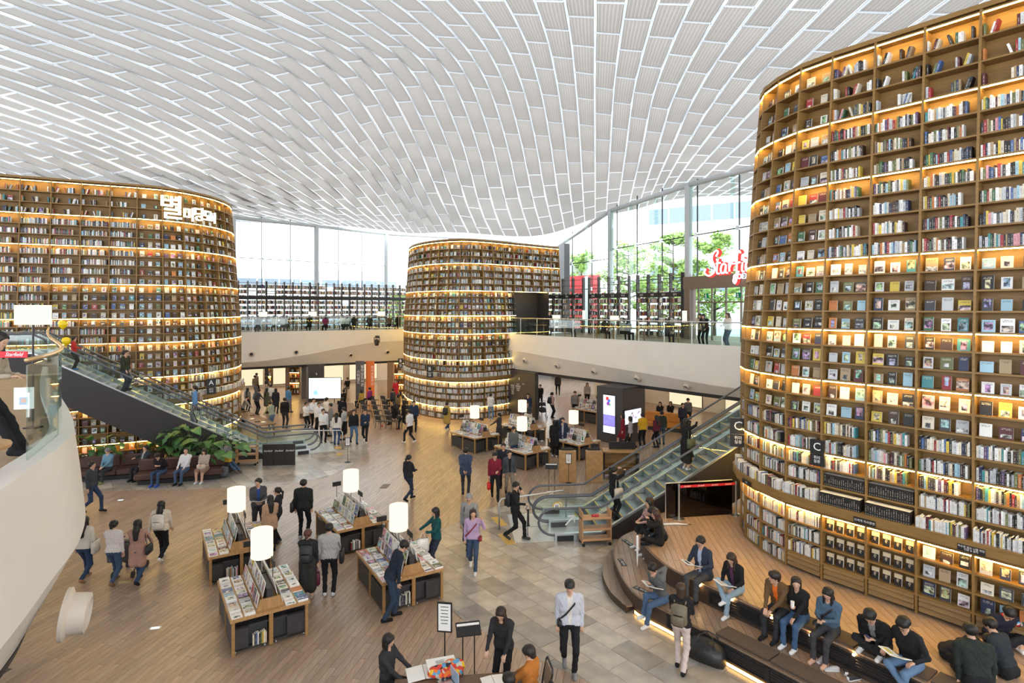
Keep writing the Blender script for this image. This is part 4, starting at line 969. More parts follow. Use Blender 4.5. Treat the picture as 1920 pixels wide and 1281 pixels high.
# ================================================================ escalators
ESC_SIDE = pm('escalator_cladding', (.028, .023, .024), .55); TREAD = pm('step_metal', (.30, .34, .35), .42, .5); YEL = pm('step_yellow', (.75, .5, .04), .5); SKIRT = pm('skirt_steel', (.55, .58, .6), .3, .85)
RUB = pm('handrail_rubber', (.09, .10, .12), .35); EGL = glassmat('escalator_glass', (.90, .955, .95)); PLATE = pm('landing_plate', (.62, .65, .66), .38, .4, var=.06, scale=20)
def escalator(P0, u, s, lanes, labels, rise=5.0, yel=True, flat=2.3, cladding=True, tag_side=0, group='escalators'):
    u = V(u[0], u[1], 0).normalized(); s = V(s[0], s[1], 0).normalized(); P0 = V(P0[0], P0[1], 0); run = rise / math.tan(math.radians(30)); W = 1.22
    def pt(a, v, z): return P0 + u * a + s * v + V(0, 0, z)
    def line(a): return 0 if a < 0 else min(rise, a * math.tan(math.radians(30)))
    for ln in range(lanes):
        v0 = ln * W; root = tag(empty('escalator', P0), labels[ln], 'escalator', group); root.location = (0, 0, 0)
        n = int(rise / .2)
        for k in range(-1, n):
            a = k * .3464; z = max(.02, (k + 1) * .2) if k >= 0 else .02
            b = MB(); p = [pt(a, v0 + .14, z - .22), pt(a + .36, v0 + .14, z - .22), pt(a + .36, v0 + 1.08, z - .22), pt(a, v0 + 1.08, z - .22)]; q = [V(w.x, w.y, z) for w in p]
            b.hexa(p + q); e = [] if not yel else [pt(a, v0 + .14, z + .002), pt(a + .045, v0 + .14, z + .002), pt(a + .045, v0 + 1.08, z + .002), pt(a, v0 + 1.08, z + .002)]; e and b.add(e, [(0, 1, 2, 3)], m=1)
            b.build('step', [TREAD, YEL], root)
        A = [-flat + .3, -.3, 0, .3] + list(np.linspace(.8, run, 10)) + [run + .4, run + 1.6]
        def off(a): return line(a) if a <= run else rise
        for v in (v0 + .06, v0 + 1.16):
            L = [pt(a, v, off(a)) for a in A]; t = s * .05
            b = MB(); b.sheet([[p - t + V(0, 0, -.05) for p in L], [p - t + V(0, 0, .22) for p in L], [p + t + V(0, 0, .22) for p in L], [p + t + V(0, 0, -.05) for p in L]]); b.build('skirt', SKIRT, root)
            # glass balustrade with rounded newel
            nw = []
            for th in np.linspace(90, 270, 9): nw.append((-flat + .3 + .40 * math.cos(math.radians(th)) * 1.1, .56 + .36 * math.sin(math.radians(th))))
            gp = [pt(a, v, z) for a, z in reversed(nw)]
            g = MB(); m = pt(-flat + .3, v, .22)
            g.add([m] + gp, [tuple([0] + list(range(1, len(gp) + 1)))])
            g.sheet([[p + V(0, 0, .2) for p in L], [p + V(0, 0, .90) for p in L]]); g.build('glass_balustrade', EGL, root)
            hp = [pt(a, v, z) for a, z in ((-flat + .55, .16),)] + [pt(-flat + .3 + .44 * math.cos(math.radians(th)) * 1.1, v, .56 + .40 * math.sin(math.radians(th))) for th in np.linspace(265, 95, 11)] + [p + V(0, 0, .96) for p in L]
            b = MB(); b.tube(hp, .037, 8); b.build('handrail', RUB, root, smooth=True)
            b = MB(); b.box(pt(-flat + .62, v, .08), (.5, .17, .16), math.atan2(u.y, u.x)); b.build('newel_base', BLACK, root)
        b = MB(); p = [pt(-flat - .9, v0 + .02, .012), pt(-.3, v0 + .02, .012), pt(-.3, v0 + W - .02, .012), pt(-flat - .9, v0 + W - .02, .012)]; b.prism([(w.x, w.y) for w in p], .002, .014); b.build('landing_plate', PLATE, root)
        if ln == 0 and cladding:
            b = MB(); top = [pt(a, -.02, line(a) + .16) for a in (-.4, 0, run, run + 1.6)]; th = 1.35
            poly = [pt(-.4, -.02, 0), pt(th * 1.9, -.02, 0), pt(run, -.02, rise - th), pt(run + 1.6, -.02, rise - th)] + list(reversed(top)); b.slab(poly, s * .05); b.build('side_cladding', ESC_SIDE, root)
        if ln == lanes - 1:
            b = MB(); th = 1.35; vv = lanes * W; poly = [pt(-.4, vv, 0), pt(th * 1.9, vv, 0), pt(run, vv, rise - th), pt(run + 1.6, vv, rise - th), pt(run + 1.6, vv, rise + .16), pt(run, vv, rise + .16), pt(0, vv, .16), pt(-.4, vv, .16)]; b.slab(poly, s * .04); b.build('side_cladding', ESC_SIDE, root)
            b = MB(); b.add([pt(th * 1.9, 0, 0), pt(run, 0, rise - th), pt(run, vv, rise - th), pt(th * 1.9, vv, 0)], [(0, 1, 2, 3)]); b.build('underside', ESC_SIDE, root)
    return pt, line
ptC, lnC = escalator((2.7, 17.75), (.993, .106), (-.106, .993), 2, ['near lane of the escalator climbing behind the stepped deck', 'far lane of the escalator climbing behind the stepped deck'], flat=1.72)
ptA, lnA = escalator((-11.5, 27.35), (-.9, -.436), (-.436, .9), 2, ['near lane of the escalator in front of the left tower, above the sofas', 'far lane of the escalator in front of the left tower'], yel=False)
erc = math.atan2(.106, .993)
for (u_, v_, z_, lb) in ((-.95, .05, .6, 'white arrow decal on the near glass of the right escalator'), (-1.2, 2.36, .62, 'white arrow decal on the far glass of the right escalator')):
    o = tag(empty('arrow_decal', ptC(u_, v_ - .012, z_), erc), lb, 'decal', 'decals on the escalator glass'); MB().tube([(-.14, 0, -.14), (.1, 0, .1)], .022, 4).build('shaft', INKW, o); MB().tube([(-.06, 0, .13), (.13, 0, .13), (.13, 0, -.06)], .022, 4).build('head', INKW, o)
YD = pm('decal_yellow', (.75, .5, .03), .5)
for (u_, v_, lb) in ((-1.05, 1.27, 'round yellow safety decal, right one of two'), (-1.15, 1.17, 'round yellow safety decal, left one of two')):
    o = tag(empty('round_decal', ptC(u_, v_ - .012, .66), erc), lb, 'decal', 'decals on the escalator glass'); Mx = Matrix.Rotation(math.radians(90), 3, 'X'); MB().lathe([(0, 0), (.13, 0), (.13, .004), (0, .004)], n=20, M=Mx).build('rim', YD, o); MB().lathe([(0, .005), (.1, .005), (.1, .008), (0, .008)], n=20, M=Mx).build('disc', INKW, o)
    for x in (-.03, .03): MB().tube([(x, -.012, -.05), (x, -.012, .04)], .014, 5).build('figure', INK, o)
# ================================================================ rooms under the galleries
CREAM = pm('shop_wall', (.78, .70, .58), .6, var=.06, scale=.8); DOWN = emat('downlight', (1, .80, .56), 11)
def under(name, P, N, depth, z, label, seed):
    root = struct(empty(name), label); rr = random.Random(seed)
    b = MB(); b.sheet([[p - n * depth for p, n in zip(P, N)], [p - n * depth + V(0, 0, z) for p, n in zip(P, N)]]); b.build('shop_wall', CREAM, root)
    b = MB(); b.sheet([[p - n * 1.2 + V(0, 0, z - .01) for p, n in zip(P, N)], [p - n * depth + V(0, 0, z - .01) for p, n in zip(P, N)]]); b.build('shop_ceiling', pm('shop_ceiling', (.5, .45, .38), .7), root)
    for d in np.arange(2.2, depth - .5, 2.2):
        for i in range(1, len(P) - 1, 2):
            q = lerp(P[i], P[i + 1], rr.random()) - N[i] * d; b = MB(); b.box((q.x, q.y, z - .03), (.9, .22, .03), math.atan2(-N[i].x, N[i].y)); b.build('ceiling_lamp', DOWN, root)
    return root
under('wall_shops_back', PL, NL, 10.5, 2.75, 'warm lit shop wall under the back gallery', 1)
under('wall_shops_right', PR, NR, 11.0, 2.95, 'warm lit shop wall under the right gallery', 2)
ADDGLOW = emat('added_shop_glow', (1, .80, .52), .9)  # invented framed glow panels, added to brighten the rooms under the galleries
def glowpanel(P, N, i, f, depth, w, h, label, deco=0):
    q = lerp(P[i], P[i + 1], f) - N[i] * (depth - .12); r_ = tag(empty('added_glow_panel', q, math.atan2(-N[i].x, N[i].y)), label, 'glowing panel', 'added glowing panels under the galleries')
    MB().box((0, .05, .25 + h / 2), (w, .04, h)).build('glow_pane', ADDGLOW, r_)
    for x in (-w / 2, 0, w / 2): MB().box((x, 0, .25 + h / 2), (.06, .08, h)).build('frame', DKMET, r_)
    for z in (.25, .25 + h): MB().box((0, 0, z), (w + .06, .08, .06)).build('frame', DKMET, r_)
    for k in range(4): MB().box((-w / 2 + .3 + k * (w - .6) / 3, -.05, .25 + .35 + .1 * (k % 2)), (.32, .2, .7 + .2 * (k % 2))).build('display_block', (WOOD, DARK, CREAM, BRZ_)[k], r_)
BRZ_ = pm('bronze_dark', (.10, .07, .05), .5)
for k, (i, f, lb) in enumerate(((3, .2, 'nearest the left tower'), (6, .3, 'behind the catalogue table'), (9, .3, 'left of the dark column'), (12, .4, 'behind the banners'), (15, .3, 'near the middle tower'))): glowpanel(PL, NL, i, f, 10.4, 2.6, 2.1, 'added glowing panel under the back gallery, ' + lb)
for k, (i, f, lb) in enumerate(((5, .2, 'beside the directory wall'), (8, .3, 'second along'), (11, .3, 'behind the kiosk'), (14, .3, 'behind the orange bench'))): glowpanel(PR, NR, i, f, 10.9, 2.6, 2.2, 'added glowing panel under the right gallery, ' + lb)
# dark return wall beside the middle tower with lettering
def wallbox(name, x0, x1, Y0, Y1, z0, z1, mat, label, cat, th=.3, kind=None):
    a = V((x0 - 960) / FPX * Y0, Y0, 0); c = V((x1 - 960) / FPX * Y1, Y1, 0); t = (c - a).normalized(); s = V(-t.y, t.x, 0) * th
    root = tag(empty(name, a), label, cat, None, kind); b = MB(); b.prism([(p.x - a.x, p.y - a.y) for p in (a, c, c + s, a + s)], z0, z1); b.build('body', mat, root)
    return root, a, c, t
DG = pm('panel_charcoal', (.045, .042, .045), .5, var=.08, scale=3)
root, a, c, t = wallbox('directory_wall', 952, 1003, 38.6, 36.6, 0, 2.95, DG, 'dark directory wall with white lettering right of the middle tower', 'wall panel')
rz = math.atan2(t.y, t.x)
for (u, z, s_, tx) in ((.5, 1.7, .13, '별마당\n도서관\n소개\n이용\n안내'), (1.15, 2.45, .22, 'B'), (1.05, 1.9, .13, 'C 01\nLIBRARY\nGUIDE\nMAP'), (1.55, 2.15, .1, '안내')):
    p = t * u - V(-t.y, t.x, 0) * .012; text('lettering', tx, s_, INKW, root, (p.x, p.y, z), (math.radians(90), 0, rz), .002)
# dark column behind the screen
root, a, c, t = wallbox('display_column', 578, 608, 43.6, 44.2, 0, 2.75, DG, 'dark square column behind the white presentation screen', 'column', .8)
text('lettering', '8', .22, INKW, root, (.62, -.02, 2.1), (math.radians(90), 0, math.atan2(t.y, t.x)), .002)
wallbox('display_column', 565, 578, 45.2, 45.4, 0, 2.75, pm('col_grey', (.16, .14, .13), .5), 'slim grey column left of the presentation screen', 'column', .5)
wallbox('display_column', 726, 738, 45.5, 45.6, 0, 2.75, pm('col_brown', (.2, .13, .08), .5), 'brown column between the orange banner and middle tower', 'column', .5)
wallbox('display_column', 535, 543, 47, 47.1, 0, 2.75, pm('col_brown', (.2, .13, .08), .5), 'brown column left of the lit shop bookcase', 'column', .5)
def banner(x0, x1, y0, y1, Y, mat, lab, txt, size):
    a, c = AT(x0, y0, Y), AT(x1, y1, Y); o = MB().box((0, 0, 0), (c.x - a.x, .03, a.z - c.z)).build('banner', mat, None, loc=((a.x + c.x) / 2, Y, (a.z + c.z) / 2)); tag(o, lab, 'banner')
    for i, line_ in enumerate(txt): text('lettering', '\n'.join(line_), size, INKW, o, (.17 - i * .28, -.018, .35 - i * .1), (math.radians(90), 0, 0), .001)
banner(667, 683, 677, 751, 43.9, pm('banner_grey', (.085, .085, .095), .7), 'dark grey hanging banner with vertical white writing', ['별마당도서관', '스타필드'], .27)
banner(686, 702, 677, 750, 44.2, pm('banner_orange', (.72, .17, .035), .7), 'orange hanging banner with vertical writing', ['명사초청특강'], .25)
# lit shop bookcases
def shopcase(x0, x1, y1, Y, label, n=6):
    a, c = AT(x0, 690, Y), AT(x1, y1, Y); w = c.x - a.x; root = tag(empty('shop_bookcase', (a.x, Y, 0)), label, 'bookcase', 'lit shop bookcases'); H = 2.7
    MB().box((w / 2, .3, H / 2), (w, .03, H)).build('back_panel', SHELFW, root)
    for x in (0, w): MB().box((x, .15, H / 2), (.04, .3, H)).build('side_panel', SHELFW, root)
    rr = random.Random(x0); bk = MB()
    for k in range(n + 1): 
        z = .1 + k * (H - .15) / n; MB().box((w / 2, .15, z), (w - .04, .3, .03)).build('shelf', SHELFW, root)
        if k and k % 2 == 0: MB().box((w / 2, .03, z - .03), (w - .06, .02, .02)).build('light_strip', LED, root)
        if k < n:
            u = .05
            while u < w - .12: 
                ww = rr.uniform(.06, .16); nm, col = pick(rr, PALF); bk.box((u + ww / 2, .12, z + .13), (ww * .9, .03, .23), col=col + (rr.random(),)); u += ww
    bk.build('books', PLAINS, root)['kind'] = 'stuff'
shopcase(543, 561, 742, 47.5, 'lit bookcase with pale books left of the presentation screen'); shopcase(739, 757, 741, 46.5, 'lit bookcase against the middle tower under the back gallery'); shopcase(497, 508, 735, 52, 'narrow lit bookcase deep in the back shop')
# black poster panels in the shop
for (x0, x1, y0, y1, Y, lb) in ((483, 503, 690, 721, 52, 'black poster panels hanging in the back shop window'), (840, 845, 700, 720, 52, '')):
    if lb:
        a, c = AT(x0, y0, Y), AT(x1, y1, Y); r_ = tag(empty('poster_board', (a.x, Y, c.z)), lb, 'poster'); w = c.x - a.x; h = a.z - c.z
        for i in range(2): MB().box((w / 2, 0, h * (.25 + .5 * i)), (w, .03, h * .46)).build('panel', INK, r_); text('lettering', 'SALE' if i else 'BOOK', .2, INKW, r_, (w / 2, -.02, h * (.25 + .5 * i)), (math.radians(90), 0, 0), .002)
sp_ = AT(707, 637, 45.0); r_ = tag(empty('stage_spotlight', sp_), 'black stage spotlight mounted on the back gallery band', 'spotlight'); MB().box((0, .1, .2), (.3, .2, .2)).build('yoke_base', BLACK, r_); MB().lathe([(.12, 0), (.16, .1), (.16, .4), (.1, .5)], c=(0, -.1, -.45), n=16).build('head', BLACK, r_); [MB().box((x, -.05, -.02), (.04, .12, .45)).build('yoke_arm', BLACK, r_) for x in (-.19, .19)]
# presentation screen, stage, lectern
def screen_mat():
    m = bpy.data.materials.new('screen_picture'); m.use_nodes = True; n = m.node_tree.nodes; l = m.node_tree.links; n.remove(n['Principled BSDF'])
    t = n.new('ShaderNodeTexCoord'); vm = n.new('ShaderNodeVectorMath'); vm.operation = 'DISTANCE'; vm.inputs[1].default_value = (.21, .5, .28)
    mp = n.new('ShaderNodeMapping'); mp.inputs['Scale'].default_value = (1, 0, .65); mp.inputs['Location'].default_value = (0, .5, .1); l.new(t.outputs['Generated'], mp.inputs[0]); l.new(mp.outputs[0], vm.inputs[0])
    r = n.new('ShaderNodeValToRGB'); r.color_ramp.elements[0].color = (.25, .45, .75, 1); r.color_ramp.elements[0].position = .05; r.color_ramp.elements[1].color = (.95, .97, 1, 1); r.color_ramp.elements[1].position = .16; l.new(vm.outputs['Value'], r.inputs[0])
    e = n.new('ShaderNodeEmission'); e.inputs[1].default_value = 1.6; l.new(r.outputs[0], e.inputs[0]); l.new(e.outputs[0], n['Material Output'].inputs[0]); return m
SCRM = screen_mat()
a, c = AT(580, 709, 42.6), AT(638, 747, 42.6); root = tag(empty('presentation_screen', ((a.x + c.x) / 2, 42.6, 0), math.radians(5)), 'bright white presentation screen standing on the low stage', 'screen'); w, h = c.x - a.x, a.z - c.z; zc = (a.z + c.z) / 2
MB().box((0, .03, zc), (w + .08, .06, h + .08)).build('bezel', BLACK, root); MB().box((0, -.005, zc), (w, .01, h)).build('display', SCRM, root)
for x in (-w * .3, w * .3): MB().box((x, .05, zc / 2 + .1), (.05, .05, zc)).build('leg', DKMET, root)
root = tag(empty('stage'), 'low brown stage in front of the presentation screen', 'stage'); sp = [G(562, 776, .3), G(640, 778, .3), G(668, 766, .3), G(662, 756, .3), G(566, 757, .3)]
MB().prism([(p.x, p.y) for p in sp], 0, .3).build('riser', pm('stage_brown', (.10, .065, .05), .5), root); MB().prism([(p.x, p.y) for p in sp], .301, .315).build('carpet', pm('stage_top', (.23, .17, .14), .7), root)
# ================================================================ upper-floor bookcases in front of the glass
BKF = pm('case_frame', (.028, .02, .017), .5); SHB = pm('case_shelf', (.22, .13, .07), .5)
CASEBK = []
def tallcase(A, B, nb, label, seed, band=True, empty_top=0, h=4.0, letters=None):
    A = V(A[0], A[1], 5.1); B = V(B[0], B[1], 5.1); T = (B - A); L = T.length; T.normalize(); rz = math.atan2(T.y, T.x); root = tag(empty('tall_bookcase', A, rz), label, 'bookcase', 'dark framed bookcases on the upper floor'); rr = random.Random(seed); w = L / nb
    for k in range(nb + 1): MB().box((k * w, 0, h / 2 + .1), (.07, .28, h + .2)).build('post', BKF, root)
    n = 9; p = h / n; bk = MB(); U = [(0, 0), (1, 0), (1, 1), (0, 1)]
    for j in range(n + 1): MB().box((L / 2, 0, j * p + .05), (L, .26 if j < n - empty_top else .06, .035)).build('shelf', SHB, root)
    if band: MB().box((L / 2, -.15, 6 * p + .12), (L, .03, .3)).build('sign_band', INK, root)
    if letters:
        for k in range(nb): text('lettering', letters[k % len(letters)], .16, INKW, root, ((k + .5) * w, -.17, 6 * p + .12), (math.radians(90), 0, 0), .002)
    for j in range(n):
        if j >= n - empty_top or (band and j == 6 and False): continue
        for k in range(nb):
            if rr.random() < .03: continue
            u = k * w + .06; e = (k + 1) * w - rr.uniform(.06, .16)
            while u < e:
                ww = rr.uniform(.03, .06); nm, col = pick(rr); hh = rr.uniform(.2, .3); z0 = j * p + .07; o = len(bk.v)
                bk.box((u + ww / 2, -.03, z0 + hh / 2), (ww, .16, hh), col=col + (rr.random(),)); u += ww + .003
    bk.build('books', PLAINS, root)['kind'] = 'stuff'
    return root
La, Lb = V(-23.9, 47.8, 0), V(-9.4, 59.7, 0); nm_ = ['at the left tower', 'second from the left tower', 'third from the left tower', 'fourth from the left tower', 'next to the middle tower']
for k in range(5): tallcase(lerp(La, Lb, k / 5), lerp(La, Lb, (k + 1) / 5 - .002), 5, 'dark framed bookcase on the back gallery, ' + nm_[k], 40 + k)
def PX(x, Y): return ((x - 960) / FPX * Y, Y)
tallcase(PX(1020, 47.2), PX(1094, 44.4), 4, 'dark framed bookcase on the right gallery nearest the middle tower', 51, empty_top=2, letters=['역사', '과학', '예술', '문학'])
tallcase(PX(1105, 43.9), PX(1180, 41.6), 4, 'dark framed bookcase with bare top rails, middle of three on the right gallery', 52, empty_top=2, letters=['경제', '경영', '인문', '외국'])
tallcase(PX(1196, 40.8), PX(1280, 37.6), 4, 'dark framed bookcase on the right gallery beside the entrance', 53, empty_top=2, letters=['문학', '여행', '취미', '잡지'])
# dark pier at the corner behind the middle tower
wallbox('corner_pier', 1047, 1058, 52.5, 50.8, 5.1, 12.6, pm('pier_grey', (.12, .12, .13), .5), 'dark grey corner pier behind the middle tower', 'pier', .5)
# ================================================================ entrance portal on the upper floor with script sign
BRZ = pm('bronze', (.17, .135, .11), .4, .4); ent = struct(empty('door_1'), 'bronze framed entrance doors on the upper floor right of the bookcases')
Ea, Eb = V(10.95, 36.6, 0), V(15.0, 27.2, 0); Et = (Eb - Ea).normalized(); En = V(Et.y, -Et.x, 0); erz = math.atan2(Et.y, Et.x); EL = (Eb - Ea).length
def EP(u, o, z): p = Ea + Et * u + En * o; return V(p.x, p.y, z)
MB().box(EP(EL / 2, 0, 8.55), (EL, .7, .75), erz).build('header', BRZ, ent); MB().box(EP(.35, .1, 6.65), (.5, .5, 3.1), erz).build('jamb', BRZ, ent)
for k in range(6):
    u = .9 + k * 1.15; MB().box(EP(u, -.1, 6.65), (.07, .1, 3.1), erz).build('door_frame', BRZ, ent); MB().box(EP(u + .575, -.1, 7.35), (1.1, .08, .07), erz).build('door_frame', BRZ, ent)
    MB().box(EP(u + .575, -.1, 6.62), (1.08, .015, 3.0), erz).build('door_pane', GLASS, ent)
EXITG = emat('exit_green', (.01, .16, .07), .8)
for i, x in enumerate((1328, 1388)):
    k = (x - 960) / FPX; u = (k * Ea.y - Ea.x) / (Et.x - k * Et.y); o = MB().box((0, 0, 0), (.30, .08, .30)).build('exit_sign', EXITG, None, loc=EP(u, .15, 7.72)); o.rotation_euler = (0, 0, erz); tag(o, 'green exit sign above the entrance doors, ' + ('near the column' if i == 0 else 'near the tall tower'), 'sign')
    m = MB(); m.tube([(0, -.05, .08), (.02, -.05, 0), (-.05, -.05, -.12)], .02, 6); m.tube([(.02, -.05, 0), (.08, -.05, -.12)], .02, 6); m.tube([(-.08, -.05, .03), (0, -.05, .07), (.08, -.05, .02)], .018, 6); m.lathe([(0, .1), (.03, .12), (0, .16)], c=(.02, -.05, 0), n=8); m.build('pictogram', INKW, o)
# script neon sign: strokes drawn as glowing tubes on red backing
NEON = emat('neon_white', (1, .75, .72), 2.4); REDB = emat('neon_red', (1, .05, .045), 1.5)
def stroke_sign(strokes, org, u, size, root, th=.06, back=.13):
    for st in strokes:
        pts = catmull([V(p[0], p[1], 0) for p in st], 6); W3 = [org + u * (p.x * size) + V(0, 0, p.y * size) for p in pts]; nv = V(u.y, -u.x, 0)
        b = MB(); b.tube([p - nv * .06 for p in W3], back, 8); b.build('backing', REDB, root, smooth=True)
        b = MB(); b.tube([p + nv * .1 for p in W3], th, 8); b.build('neon_tube', NEON, root, smooth=True)
STAR = [[(.95, 1.55), (1.15, 1.85), (.95, 2.0), (.6, 1.75), (.5, 1.3), (.75, .85), (.75, .4), (.35, .12), (-.1, .15), (-.35, .4), (-.2, .62)],      # S
        [(1.15, 1.35), (1.05, .7), (1.05, .25), (1.3, .2)], [(.95, .98), (1.4, 1.02)],                                                                # t
        [(1.95, .85), (1.65, .9), (1.45, .55), (1.55, .22), (1.85, .3), (2.0, .8), (1.95, .3), (2.15, .2)],                                          # a
        [(2.3, .9), (2.35, .3)], [(2.35, .6), (2.55, .88), (2.75, .85)],                                                                              # r
        [(3.45, 1.6), (3.3, 1.75), (3.12, 1.45), (3.08, .6), (3.05, -.3), (2.9, -.6), (2.75, -.4), (2.95, -.05), (3.3, .25)], [(2.85, .85), (3.4, .92)],  # f
        [(3.65, .9), (3.6, .3), (3.8, .2)], [(3.72, 1.2), (3.74, 1.24)],                                                                              # i
        [(3.95, .5), (4.3, .6), (4.25, .88), (4.0, .8), (3.95, .4), (4.15, .2), (4.45, .35)],                                                        # e
        [(4.7, 1.6), (4.6, .9), (4.6, .3), (4.8, .2)],                                                                                                # l
        [(5.35, .8), (5.05, .85), (4.9, .5), (5.05, .22), (5.35, .4), (5.45, 1.6), (5.4, .3), (5.6, .2)]]                                             # d
k = (1338 - 960) / FPX; u0 = (k * Ea.y - Ea.x) / (Et.x - k * Et.y); sg = tag(empty('neon_sign'), 'red and white neon script sign above the entrance, partly behind the tall tower', 'sign')
stroke_sign(STAR, EP(u0 + .1, .45, 8.82), Et, .74, sg, .05, .105)
p = EP(u0 + 3.2, .5, 8.72); text('lettering', 'COEX MALL', .42, emat('neon_blue', (.7, .75, 1), 2), sg, p, (math.radians(90), 0, erz), .03)
# glowing hangul sign on the left tower
HG = emat('hangul_glow', (1, .88, .62), 2.2); hs = tag(empty('hangul_sign'), 'glowing white hangul letters on top of the left tower', 'sign')
for (ch, x, y, size) in (('별', 322, 392, 1.25), ('마', 354, 404, .72), ('당', 373, 404, .74), ('도', 388.5, 407, .66), ('서', 397.5, 410, .6)):
    best = min(np.linspace(0, TA.L[-1], 500), key=lambda u: abs(960 + FPX * TA.pt(u, -.12, 12).x / TA.pt(u, -.12, 12).y - x)); p, t, n = TA.fr(best); q = TA.pt(best, -.14, 12); z = HC - (y - HZ) * q.y / FPX
    text('glowing_letter', ch, size, HG, hs, (q.x, q.y, z), (math.radians(90), 0, math.atan2(t.y, t.x)), .05, offset=.008)
# zone signs A, B, C
def zone(ch, p, rz, s, label, extra='취미\n실용'):
    r_ = tag(empty('zone_sign', p, rz), label, 'sign', 'black zone letter signs'); MB().box((0, .0, 0), (s, .06, s)).build('letter_panel', INK, r_); text('lettering', ch, s * .8, INKW, r_, (0, -.034, 0), (math.radians(90), 0, 0), .002)
    MB().box((0, 0, -s * .95), (s, .06, s * .8)).build('text_panel', INK, r_); text('lettering', extra, s * .26, INKW, r_, (0, -.034, -s * .9), (math.radians(90), 0, 0), .002)
    MB().box((0, .15, 0), (.04, .3, .04)).build('bracket', DKMET, r_)
zone('A', AT(396, 718, 29.2), .5, .42, 'black zone sign with letter A on the left tower'); zone('A', AT(420, 713, 31.5), .1, .42, 'black zone sign with letter A standing off the left tower edge')
zone('B', AT(806, 692, 36.4), -.2, .4, 'black zone sign with letter B on the middle tower'); zone('B', AT(751, 677, 41.8), .1, .36, 'black zone sign with letter B at the far side of middle tower')
zone('C', AT(1533, 838, 13.0), math.radians(-52), .31, 'black zone sign with letter C on the tall tower'); zone('C', AT(1384, 799, 16.0), math.radians(-20), .42, 'black zone sign with letter C at the edge of tall tower')
# shelf labels on the ledge of the tall tower
for (x, y, tx, rzz) in ((1400, 905, 'C12', None), (1439, 925, 'C10 기업경영', None), (1502, 952, 'C14 자기계발', None), (1621, 983, '신세계 지식향연', None), (1820, 1036, '자유로 읽는 나를 위한\n인문 & 철학', None)):
    best = min(np.linspace(0, TC.L[-1], 600), key=lambda u: abs(960 + FPX * TC.pt(u, -.2, 2.5).x / TC.pt(u, -.2, 2.5).y - x)); p, t, n = TC.fr(best); q = TC.pt(best, -.205, 2.53)
    o = MB().box((0, 0, 0), (.42, .012, .12)).build('shelf_label', INK, None, loc=(q.x, q.y, 2.52)); o.rotation_euler = (0, 0, math.atan2(t.y, t.x)); tag(o, 'small black shelf label on the tower ledge, ' + {1400: 'farthest, at the rounded corner', 1439: 'second from the rounded corner', 1502: 'third from the rounded corner', 1621: 'above the black and tan books', 1820: 'with two lines, nearest the picture edge'}[x], 'label', 'shelf labels on the tower ledge')
    text('lettering', tx, .06 if '\n' not in tx else .045, INKW, o, (0, -.0065, 0), (math.radians(90), 0, 0), .0005)
# ================================================================ magazine tables with drum lamps
SHADE = emat('lamp_shade', (1, .84, .60), 1.25)
ME_MAG = None
def unit_mag():
    b = MB(); p = [(-.5, -.5, 0), (.5, -.5, 0), (.5, .5, 0), (-.5, .5, 0), (-.5, -.5, 1), (.5, -.5, 1), (.5, .5, 1), (-.5, .5, 1)]; U = [(0, 0), (1, 0), (1, 1), (0, 1)]
    for f, m in (((4, 5, 6, 7), 0), ((0, 1, 5, 4), 1), ((1, 2, 6, 5), 1), ((2, 3, 7, 6), 1), ((3, 0, 4, 7), 1), ((3, 2, 1, 0), 1)): b.add([p[j] for j in f], [(0, 1, 2, 3)], m=m, uvs=[U])
    return b.mesh('magazine', [artmat('magazine_art', 'mag', True), PAPER])
ME_MAG = unit_mag(); MAGP = [(n, c, w) for n, c, w in PAL]; MAGP = [(n, c, {'white': 34, 'cream': 10, 'light grey': 10, 'black': 6, 'red': 3, 'pink': 2}.get(n, 1)) for n, c, w in PAL]
MS = MB()   # magazines too far to tell apart
LEATHER = pm('leather_brown', (.075, .035, .028), .4, var=.12, scale=3)
CASTER = pm('caster_grey', (.35, .35, .36), .4, .6)
def lamp(p, label, parent=None, r=.23, h=.6, z0=1.5, zb=.75):
    root = tag(empty('drum_lamp', p), label, 'lamp', 'drum shade lamps on the magazine tables')
    b = MB(); b.lathe([(r - .01, z0), (r, z0), (r, z0 + h), (r - .01, z0 + h), (0, z0 + h - .02)], n=28); smooth_by_angle(b.build('shade', SHADE, root), 60)
    MB().tube([(0, 0, zb), (0, 0, z0 + .2)], .016, 8).build('pole', STEEL, root); MB().lathe([(.09, zb), (.09, zb + .02), (.02, zb + .03)], n=16).build('base', DKMET, root)
    return root
